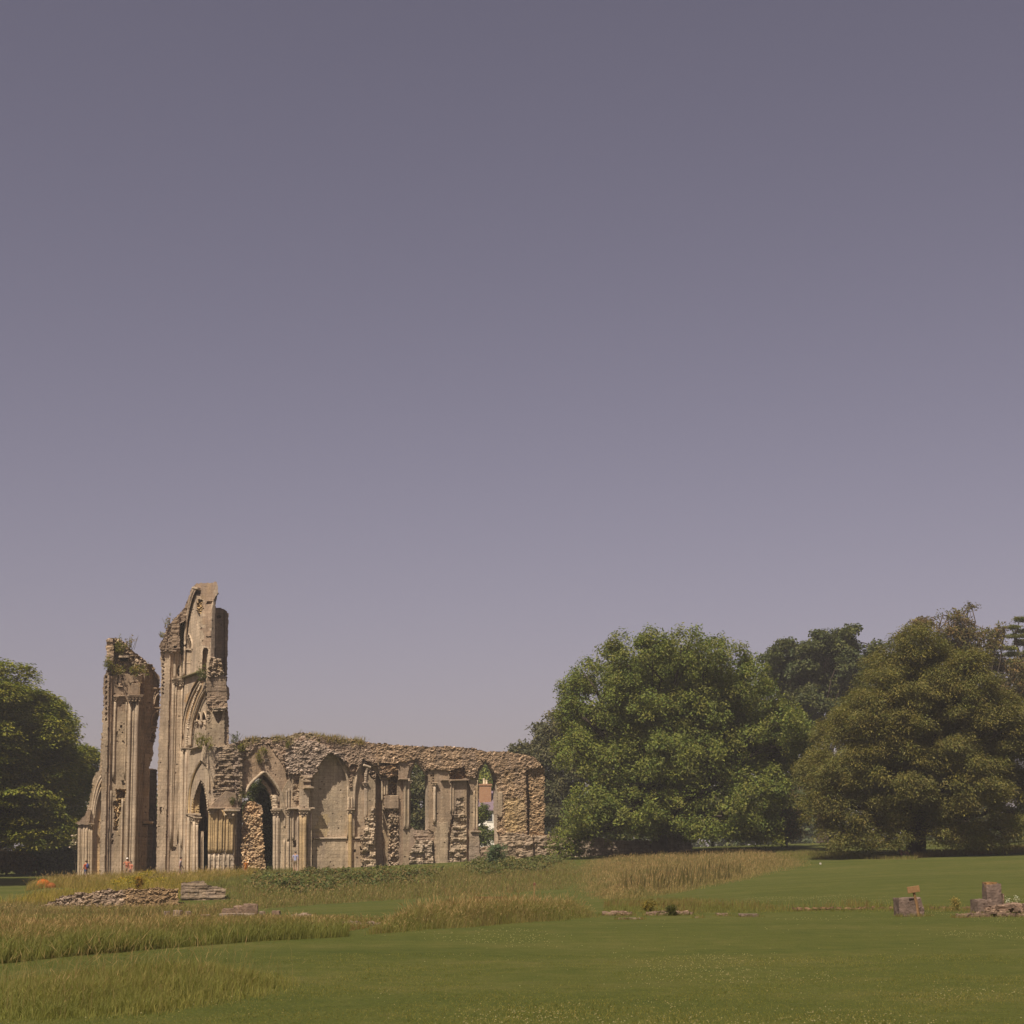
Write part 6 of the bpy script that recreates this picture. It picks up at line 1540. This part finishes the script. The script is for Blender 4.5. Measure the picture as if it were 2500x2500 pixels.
rock('stone_block', 'little square stone right of the fluted base', 674, 2236, 63, 18, 12, .4, 9.9, STR_ * 1.05, .06, .2, 0, G1)
rock('stone_block', 'small half sunk stone close to the right foot of the fluted base', 640, 2233, 65, 14, 9, .4, 9.1, STC * .9, .1, .4, .2, G1)
def heap(name, label, px, Y, wpx, hpx, n, seed, col, cat='rubble heap', dep=.8):
    b = stand(px, Y); s = Y / FPX
    r = np.random.default_rng(seed); m = MB()
    w, h = wpx * s, hpx * s
    V, F, C = rock_mesh((w * .95, dep, h * 1.1), seed + .5, .14, .6, np.asarray(col) * .85); m.add(V + b, [F], C)
    for k in range(n):
        u = r.uniform(-1, 1); x = u * w * .5; hh = h * (1 - .7 * u * u)
        sz = r.uniform(.08, .22, 3) * np.array([1.3, 1, .6])
        V, F, C = rock_mesh(sz, seed + k, .12, .3, np.asarray(col) * r.uniform(.75, 1.35), 4)
        a = r.uniform(0, pi); V = np.stack([V[:, 0] * cos(a) - V[:, 1] * sin(a), V[:, 0] * sin(a) + V[:, 1] * cos(a), V[:, 2] + V[:, 0] * r.uniform(-.4, .4)], -1)
        m.add(V + b + np.array([x, r.uniform(-dep * .55, dep * .2), hh * r.uniform(.2, .62)]), [F], C)
    o = m.build(name, ROCK, None)
    return tag(o, label, cat)
heap('rubble_heap', 'pale low heap of rubble in the dry grass right of the fluted stones', 740, 58, 42, 13, 26, 21, STC * 1.25)
heap('rubble_heap', 'scatter of broken stones under the row of three stones', 432, 60, 44, 10, 22, 23, STC * 1.1)
heap('rubble_heap', 'flat stony edge sunk along the mown lawn behind the left grass band', 875, 43, 106, 9, 40, 25, STC * 1.05, dep=.6)
heap('rubble_heap', 'low line of stones half hidden at the right end of the middle grass band', 1508, 51, 60, 9, 24, 27, STR_ * 1.1, dep=.5)
heap('rubble_heap', 'reddish stones half hidden in the weeds left of the dark weed tuft', 1612, 51, 52, 10, 22, 29, STR_ * 1.05, dep=.5)
heap('rubble_heap', 'pale reddish stones half hidden in the weeds right of the dark weed tuft', 1668, 51, 36, 9, 18, 31, STR_ * 1.2, dep=.5)
rock('flat_stone', 'long pale stone lying flush in the mown lawn below the weedy stones', 1537, 2239, 47.5, 50, 3, .35, 11.3, STC * 1.3, .06, .3, 0, cat='stone', sink=.05)
rock('flat_stone', 'mottled grey flat stone in the lawn at the end of the weeds', 1828, 2235, 48.5, 42, 7, .4, 12.4, STG * 1.2, .08, .3, .05, cat='stone', sink=.05)
rock('flat_stone', 'small pinkish flat stone in the weeds left of the mottled flat stone', 1762, 2232, 49.5, 26, 6, .4, 13.6, STR_ * 1.1, .08, .3, 0, cat='stone', sink=.05)
rock('flat_stone', 'tiny white stone lying in the lawn between the flat stones', 1702, 2237, 48, 10, 2.5, .15, 14.6, STC * 1.5, .06, .4, 0, cat='stone', sink=.03)
heap('foundation_wall', 'long rusty strip of buried foundation in the weeds left of the signpost', 2085, 53, 290, 4, 34, 33, np.array([.13, .075, .04]), 'wall', dep=.35)
heap('foundation_wall', 'short rusty strip of buried foundation in the weeds right of the signpost', 2320, 53, 110, 4, 16, 35, np.array([.14, .085, .045]), 'wall', dep=.35)
rock('stone_block', 'big grey block of masonry behind the wooden signpost', 2211, 2236, 49, 43, 42, .7, 15.2, STG, .05, .10, .03, cat='stone')
rock('stone_block', 'smaller lichened upper stone against the right side of the grey block', 2233, 2220, 49.4, 26, 40, .55, 16.9, STG * 1.12, .10, .25, .2, cat='stone')
rock('stone_block', 'low grey stone at the foot of the signpost on its right', 2247, 2236, 49, 18, 18, .5, 17.3, STG * 1.1, .10, .3, -.2, cat='stone')
rock('stone_block', 'low grey block with an orange stain beside the tall stone at the right edge', 2396, 2226, 50, 34, 32, .6, 18.4, STG * 1.02, .06, .15, .1, cat='stone')
def tallstone():
    b = stand(2424, 50.6); s = 50.6 / FPX
    t = thing('standing_stone', 'tall upright grey stone with an orange lichened top at the right edge', 'stone', b)
    V, F, C = rock_mesh((.46, .5, .95), 19.1, .05, .15, STG); new_mesh('stone_body', V + b + [0, 0, .40], F, ROCK, t, C)
    V, F, C = rock_mesh((.34, .42, .30), 19.7, .06, .2, np.array([.20, .11, .045])); new_mesh('lichened_top', V + b + [-.05, 0, .78], F, ROCK, t, C)
    V, F, C = rock_mesh((.2, .3, .62), 20.7, .08, .3, STR_); new_mesh('side_stone', V + b + [.25, .05, .26], F, ROCK, t, C)
tallstone()
heap('rubble_heap', 'long spread of broken stones and slabs at the right edge of the lawn', 2475, 49.5, 120, 34, 110, 41, STR_ * 1.15, dep=1.2)
heap('foundation_wall', 'low kerb of red grey stones running to the right edge in front of the heap', 2430, 47.5, 170, 7, 50, 43, STR_ * .9, 'wall', dep=.35)

r = np.random.default_rng(88); XYf = []
for o in [o for o in COL.objects if o.name.split('.')[0] in ('stone_block', 'stone_plinth', 'flat_stone', 'rubble_heap', 'standing_stone', 'foundation_wall')]:
    if o.type == 'MESH':
        bb = np.array([o.matrix_world @ mathutils.Vector(c) for c in o.bound_box]) + (np.array(o.location) if o.matrix_world.translation.length == 0 else 0)
    else: bb = np.array([o.location[:]] * 2) + np.array([[-.35, -.3, 0], [.45, .3, 0]])
    x0, x1 = bb[:, 0].min(), bb[:, 0].max(); y0, y1 = bb[:, 1].min(), bb[:, 1].max()
    n = int(60 + 160 * (x1 - x0))
    XYf.append(np.stack([r.uniform(x0 - .12, x1 + .12, n), y0 - .02 + r.normal(size=n) * .07 - .04], -1))
    XYf.append(np.stack([np.where(r.uniform(size=n // 3) < .5, x0, x1) + r.normal(size=n // 3) * .06, r.uniform(y0, y1, n // 3)], -1))
blades('stone_fringe', 'uncut grass growing tight against the low stones', 'grass', np.concatenate(XYf), .15, .009, GREENG + RUST[:1], .4, 397)

# ------------------------------------------------------------------ signpost, stake, bench, tent
b = stand(2243, 48.6)
sg = thing('signpost', 'small blank wooden sign on a leaning post in front of the grey block', 'sign', b)
s = 48.6 / FPX
WD = srgb(128,98,66)
m = MB(); m.tube(np.array([b + [.02, 0, -.2], b + [-.03, 0, .35], b + [-.13, 0, .80]]), [.045, .042, .04], 4, WD); m.build('post', WOOD, sg)
bc = b + np.array([-.13, -.06, .80])
m = MB(); m.box((0, 0, 0), (.40, .035, .19), 0, WD * 1.02, bev=.006)
o = m.build('board', WOOD, sg); ang = radians(-8)
o.data.transform(mathutils.Matrix.Translation(mathutils.Vector(bc)) @ mathutils.Matrix.Rotation(ang, 4, 'Y') @ mathutils.Matrix.Rotation(radians(12), 4, 'Z'))
b = stand(1304, 80)
st_ = thing('wooden_stake', 'thin wooden stake with a dark reddish head beside the strip of lawn', 'stake', b)
m = MB(); m.tube(np.array([b + [0, 0, -.2], b + [0.02, 0, .70]]), [.04, .04], 6, srgb(126,102,64)); m.build('post', WOOD, st_)
m = MB(); m.box(b + np.array([.02, 0, .76]), (.12, .07, .14), .3, srgb(104,70,52), bev=.02); m.build('head', WOOD, st_)
b = stand(1193, 54)
bn = thing('bench', 'weathered brown wooden bench seen from behind over the meadow grass', 'bench', b)
s = 54 / FPX; BW = srgb(94,70,42); w = 66 * s
m = MB(); m.box(b + np.array([0, .22, .27]), (w, .32, .04), 0, BW, bev=.01); m.build('seat', WOOD, bn)
m = MB()
for k in range(3): m.box(b + np.array([0, .06 - .02 * k, .34 + .08 * k]), (w, .025, .06), 0, BW * rng.uniform(.9, 1.1), bev=.008)
for x in (-.3, 0, .3): m.box(b + np.array([x * w, .02, .41]), (.05, .025, .26), 0, BW * .9, bev=.005)
m.build('backrest', WOOD, bn)
for sx in (-1, 1):
    for yy, hh in ((.05, .55), (.36, .27)):
        m = MB(); m.box(b + np.array([sx * (w / 2 - .03), yy, hh / 2 - .05]), (.05, .05, hh + .1), 0, BW * .85, bev=.01); m.build('leg', WOOD, bn)
b = stand(104, 117); s = 117 / FPX
tn = thing('tent', 'small bright orange dome tent on the grass beneath the dark beech', 'tent', b)
m = MB(); k = 18; th = np.linspace(0, pi / 2, 8); ph = np.arange(k) / k * 2 * pi
V = np.array([[.60 * cos(a) * cos(p) * (1 + .04 * cos(4 * p)), .75 * cos(a) * sin(p), .62 * sin(a) ** .85 * (1 - .0)] for a in th for p in ph]) + b
F = np.array([[i * k + j, i * k + (j + 1) % k, (i + 1) * k + (j + 1) % k, (i + 1) * k + j] for i in range(7) for j in range(k)])
m.add(V, [F], srgb(160,84,22)); m.build('canopy', CLOTH, tn, True)
m = MB(); V2 = V.copy(); V2 = (V2 - b) * [.62, .6, .62] + b + np.array([.62, -.1, 0]); m.add(V2, [F], srgb(130,74,34)); m.build('porch', CLOTH, tn, True)
for p in (pi * .25, pi * .75):
    P = np.array([[.61 * cos(a) * cos(p), .76 * cos(a) * sin(p), .63 * max(sin(a), 0) ** .85] for a in np.linspace(0, pi, 15)]) + b
    m = MB(); m.tube(P, .018, 6, srgb(140,72,20)); m.build('pole', CLOTH, tn)

# ------------------------------------------------------------------ small plants on the lawn and the bank
def bush(name, label, px, Y, wpx, hpx, n, pal, size, seed, cat='plant', stalk=6, per=9, group=None):
    b = stand(px, Y); s = Y / FPX; w, h = wpx * s, hpx * s
    t = thing(name, label, cat, b, group)
    r = np.random.default_rng(seed)
    P = b + np.stack([r.normal(size=n) * w * .26, r.normal(size=n) * w * .2, h * r.uniform(.1, .95, n) ** .8], -1)
    V, F, c = leaves(P, unit(n, r), per, size, .4, w * .13 + .05, 1, .4, .5, .7, pal=pal, seed=seed)
    new_mesh('foliage', V, F, LEAF, t, c)
    m = MB()
    for k in range(stalk):
        e = b + np.array([r.normal() * w * .25, r.normal() * w * .15, h * r.uniform(.6, 1)])
        m.tube(np.linspace(b - [0, 0, .1], e, 4), [.02, .016, .012, .006], 4, srgb(96, 90, 46))
    m.build('stalks', GRASS, t)
bush('elder_bush', 'blue green leafy bush standing up from the bank below the right lancet', 1212, 128, 44, 58, 170, [srgb(84,100,66), srgb(74,90,58), srgb(98,108,70)], .22, 5, 'bush')
bush('weed_tuft', 'dark green weed tuft among the reddish stones in the lawn', 1638, 50.5, 26, 22, 60, [srgb(84,84,34), srgb(72,76,32)], .07, 6)
bush('mullein_plant', 'pale yellow flower spikes between the signpost and the tall stone', 2336, 52, 20, 30, 40, [srgb(160,140,76), srgb(140,126,66)], .06, 7)
bush('white_flowers', 'white umbel flowers beside the tall stone at the right edge', 2470, 51.5, 46, 30, 36, [srgb(214,206,180), srgb(196,188,160), srgb(92,98,46)], .06, 8)
bush('yellow_weed', 'yellowish weed on the lawn left of the buried foundation', 1585, 53, 30, 26, 50, [srgb(132,112,36), srgb(112,102,40)], .07, 9)
bush('ragwort_plant', 'tall yellow orange flowering ragwort on the terrace wall top', 340, 99, 22, 36, 110, [srgb(170,128,26), srgb(150,112,26), srgb(120,108,34)], .12, 10)
b = stand(2003, 118)
V, F, C = rock_mesh((.13, .12, .12), 77, .08, .7, (.4, .36, .30)); o = new_mesh('white_stone', V + b * 0, F, ROCK, None, C); o.location = b + [0, 0, .09]
tag(o, 'small round whitish stone in the rough grass left of the golden tree', 'stone')

# ------------------------------------------------------------------ people
def person(label, px, Y, height, face, shirt, legs, hair, pose='stand', bare=True, cap=None, skin=(.36, .2, .13), pack=None):
    base = stand(px, Y)
    k = height / 1.72
    t = thing('person', label, 'person', base)
    J = {}
    def j(n, p, r, c): J[n] = (np.array(p, float), r, np.array(c, float))
    sh, lg, sk = np.array(shirt) * .85, np.array(legs) * .8, np.array(skin)
    lowc = sk if bare else lg
    if pose == 'sit':
        j('pelvis', (0, 0, .16), (.15, .13), lg); j('waist', (0, -.10, .34), (.13, .11), sh); j('chest', (0, -.20, .54), (.155, .115), sh); j('neck', (0, -.23, .72), (.055, .055), sk); j('head0', (0, -.21, .80), (.085, .095), sk); j('head', (0, -.20, .88), (.085, .10), sk); j('nose', (0, -.09, .86), (.02, .02), sk)
    else:
        ln = .03
        j('pelvis', (0, 0, .93), (.145, .105), lg); j('waist', (0, 0, 1.10), (.13, .095), sh); j('chest', (0, 0, 1.30), (.165, .105), sh); j('neck', (0, .01, 1.48), (.055, .055), sk); j('head0', (0, .03, 1.56), (.075, .09), sk); j('head', (0, .02, 1.64), (.08, .095), sk); j('nose', (0, .13, 1.59), (.018, .018), sk)
    E = [('pelvis', 'waist'), ('waist', 'chest'), ('chest', 'neck'), ('neck', 'head0'), ('head0', 'head'), ('head0', 'nose')]
    for s, nm in ((-1, 'l'), (1, 'r')):
        if pose == 'sit':
            sp = np.array([s * .18, -.20, .64]); el = np.array([s * .24, -.02, .42]); wr = np.array([s * .14, .22, .46])
            hp = np.array([s * .10, .06, .14]); kn = np.array([s * .13, .42, .50]); an = np.array([s * .12, .58, .08]); to = np.array([s * .12, .74, .04])
        else:
            sw = .10 if pose == 'walk' else .0
            sp = np.array([s * .19, 0, 1.41]); el = np.array([s * .25, -.03 - s * sw * .6, 1.13]); wr = np.array([s * .25, .07 - s * sw * 1.4, .90])
            if pose == 'point' and s > 0: el = np.array([.27, .10, 1.22]); wr = np.array([.16, .26, 1.40])
            hp = np.array([s * .09, 0, .88]); kn = np.array([s * .10, .03 + s * sw * 1.2, .49]); an = np.array([s * .10, -.01 + s * sw * 1.6, .09]); to = an + np.array([.01 * s, .15, -.05])
        j('sh' + nm, sp, (.062, .062), sh); j('el' + nm, el, (.045, .045), sh * .5 + sk * .5 if bare else sh); j('wr' + nm, wr, (.03, .027), sk)
        d = (wr - el) / np.linalg.norm(wr - el); hd = wr + d * .09
        j('hd' + nm, hd, (.036, .018), sk)
        sd = np.cross(d, [1, 0, 0]); sd /= np.linalg.norm(sd) + 1e-6
        for q, (off, L) in enumerate(((-.03, .07), (-.01, .085), (.011, .08), (.03, .062))):
            a = hd + sd * off + d * L * .5; b2 = hd + sd * off * 1.1 + d * L + np.array([-s * .02, 0, 0])
            j(f'f{q}a' + nm, a, (.0095, .0095), sk); j(f'f{q}b' + nm, b2, (.008, .008), sk)
            E.extend([('hd' + nm, f'f{q}a' + nm), (f'f{q}a' + nm, f'f{q}b' + nm)])
        j('tha' + nm, wr + d * .035 + sd * .045, (.011, .011), sk); j('thb' + nm, wr + d * .085 + sd * .06, (.009, .009), sk)
        E.extend([('wr' + nm, 'tha' + nm), ('tha' + nm, 'thb' + nm)])
        j('hp' + nm, hp, (.088, .088), lg); j('kn' + nm, kn, (.06, .06), lg if not bare else lg * .6 + sk * .4); j('cf' + nm, kn * .65 + an * .35 + np.array([0, -.02, 0]), (.055, .055), lowc); j('an' + nm, an, (.038, .04), lowc); j('to' + nm, to, (.04, .028), np.array([.05, .045, .04]))
        E.extend([('chest', 'sh' + nm), ('sh' + nm, 'el' + nm), ('el' + nm, 'wr' + nm), ('wr' + nm, 'hd' + nm), ('pelvis', 'hp' + nm), ('hp' + nm, 'kn' + nm), ('kn' + nm, 'cf' + nm), ('cf' + nm, 'an' + nm), ('an' + nm, 'to' + nm)])
    names = list(J); ix = {n: i for i, n in enumerate(names)}
    me = bpy.data.meshes.new('skeleton')
    me.from_pydata([tuple(J[n][0]) for n in names], [(ix[a], ix[b2]) for a, b2 in E], [])
    o = bpy.data.objects.new('skeleton', me); COL.objects.link(o)
    md = o.modifiers.new('Skin', 'SKIN'); o.modifiers.new('Sub', 'SUBSURF').levels = 1
    for i, n in enumerate(names):
        sv = me.skin_vertices[0].data[i]; sv.radius = J[n][1]; sv.use_root = (n == 'pelvis')
    dg = bpy.context.evaluated_depsgraph_get(); dg.update()
    ev = o.evaluated_get(dg).to_mesh()
    V = np.array([v.co[:] for v in ev.vertices]); Fq = [list(p.vertices) for p in ev.polygons]
    o.evaluated_get(dg).to_mesh_clear(); bpy.data.objects.remove(o)
    SK = np.array([J[n][0] for n in names]); SC_ = np.array([J[n][2] for n in names])
    # colour by the nearest bone piece
    bp = []; bc2 = []
    for a, b2 in E:
        for f in (0.05, .3, .6, .95):
            bp.append(J[a][0] * (1 - f) + J[b2][0] * f); bc2.append(J[a][2] if f < .5 else J[b2][2])
    bp = np.array(bp); bc2 = np.array(bc2)
    near = np.argmin(((V[:, None] - bp[None]) ** 2).sum(-1), 1); C = bc2[near]
    ca, sa = cos(face), sin(face)
    rotm = np.array([[ca, -sa, 0], [sa, ca, 0], [0, 0, 1]])
    q4 = np.array([f for f in Fq if len(f) == 4]).reshape(-1, 4); q3 = np.array([f for f in Fq if len(f) == 3]).reshape(-1, 3)
    W = (V * k) @ rotm.T + base
    new_mesh('body', W, [f for f in (q4, q3) if len(f)], CLOTH, t, C, smooth=True)
    hc = J['head'][0] + np.array([0, -.015, .03])
    m = MB(); m.blob((0, 0, 0), (.098, .115, .085), hair if cap is None else cap, .04, 8); Vh = m.V[0]
    Vh = Vh + hc
    if cap is not None: pass
    m.V[0] = (Vh * k) @ rotm.T + base; hat = m.build('cap' if cap is not None else 'hair', CLOTH, t, True)
    if cap is not None:
        m = MB(); m.blob((0, 0, 0), (.075, .09, .014), cap, .02, 7); m.V[0] = ((m.V[0] + hc + [0, .12, .0]) * k) @ rotm.T + base; m.build('cap_peak', CLOTH, hat, True)
    for s in (-1, 1):
        m = MB(); m.blob((0, 0, 0), (.012, .008, .008), (.02, .02, .02), 0, 5); m.V[0] = ((m.V[0] + J['head0'][0] + [s * .032, .088, .045]) * k) @ rotm.T + base; m.build('eye', CLOTH, t, True)
    if pack is not None:
        m = MB(); m.blob((0, 0, 0), (.15, .10, .22), pack, .05, 8); m.V[0] = ((m.V[0] + J['chest'][0] + [0, -.17, -.02]) * k) @ rotm.T + base; m.build('rucksack', CLOTH, t, True)
    return t
HB = np.array([.05, .03, .02])
person('person in an orange red top and blue shorts at the foot of the half arch', 208, 137.5, 1.74, radians(60), srgb(176,74,46), srgb(64,74,108), HB, 'walk', True, None, (.4, .22, .14), srgb(60,66,110))
person('person in a salmon shirt and white cap before the shorter pier', 308, 136, 1.80, radians(190), srgb(200,124,94), srgb(150,124,98), HB, 'point', True, srgb(225,215,205))
person('dark haired child in pink standing close beside the person in the white cap', 318, 135.4, 1.50, radians(150), srgb(190,118,94), srgb(110,84,74), HB * .8, 'stand', True)
person('person in a pale grey top walking past the foot of the tallest pier', 439, 131.5, 1.72, radians(-80), srgb(165,150,150), srgb(130,115,100), HB, 'walk', True)
person('small child in bright orange low in the grass beside the rubble stump', 599, 130, 1.25, radians(30), srgb(170,104,36), srgb(160,98,36), srgb(200,150,80), 'stand', True)
person('man in a light blue shirt and khaki shorts looking up at the clustered columns', 720, 131.5, 1.76, radians(-12), srgb(150,150,176), srgb(124,106,80), srgb(95,85,75), 'stand', True)
person('person in a mauve top sitting with knees drawn up under the golden tree', 2203, 127, 1.70, radians(-85), srgb(170,120,130), srgb(120,95,105), HB, 'sit', True)

# ------------------------------------------------------------------ thin summer haze
m = bpy.data.materials.new('haze_air'); m.use_nodes = True
nt_ = m.node_tree; nt_.nodes.remove(nt_.nodes['Principled BSDF'])
pv = nt_.nodes.new('ShaderNodeVolumePrincipled')
pv.inputs['Color'].default_value = (0.92, 0.90, 0.90, 1); pv.inputs['Density'].default_value = 0.00032; pv.inputs['Anisotropy'].default_value = 0.0
nt_.links.new(pv.outputs[0], nt_.nodes['Material Output'].inputs['Volume'])
hb = MB(); zlo = float(GZ.min()) - 1.0; hb.box((0, 740, (zlo + 34) / 2), (6000, 1700, 34 - zlo)); hz = hb.build('haze', m); hz['kind'] = 'stuff'
hz['label'] = 'thin pale summer haze in the air over the whole lawn'
SC.cycles.volume_bounces = 0
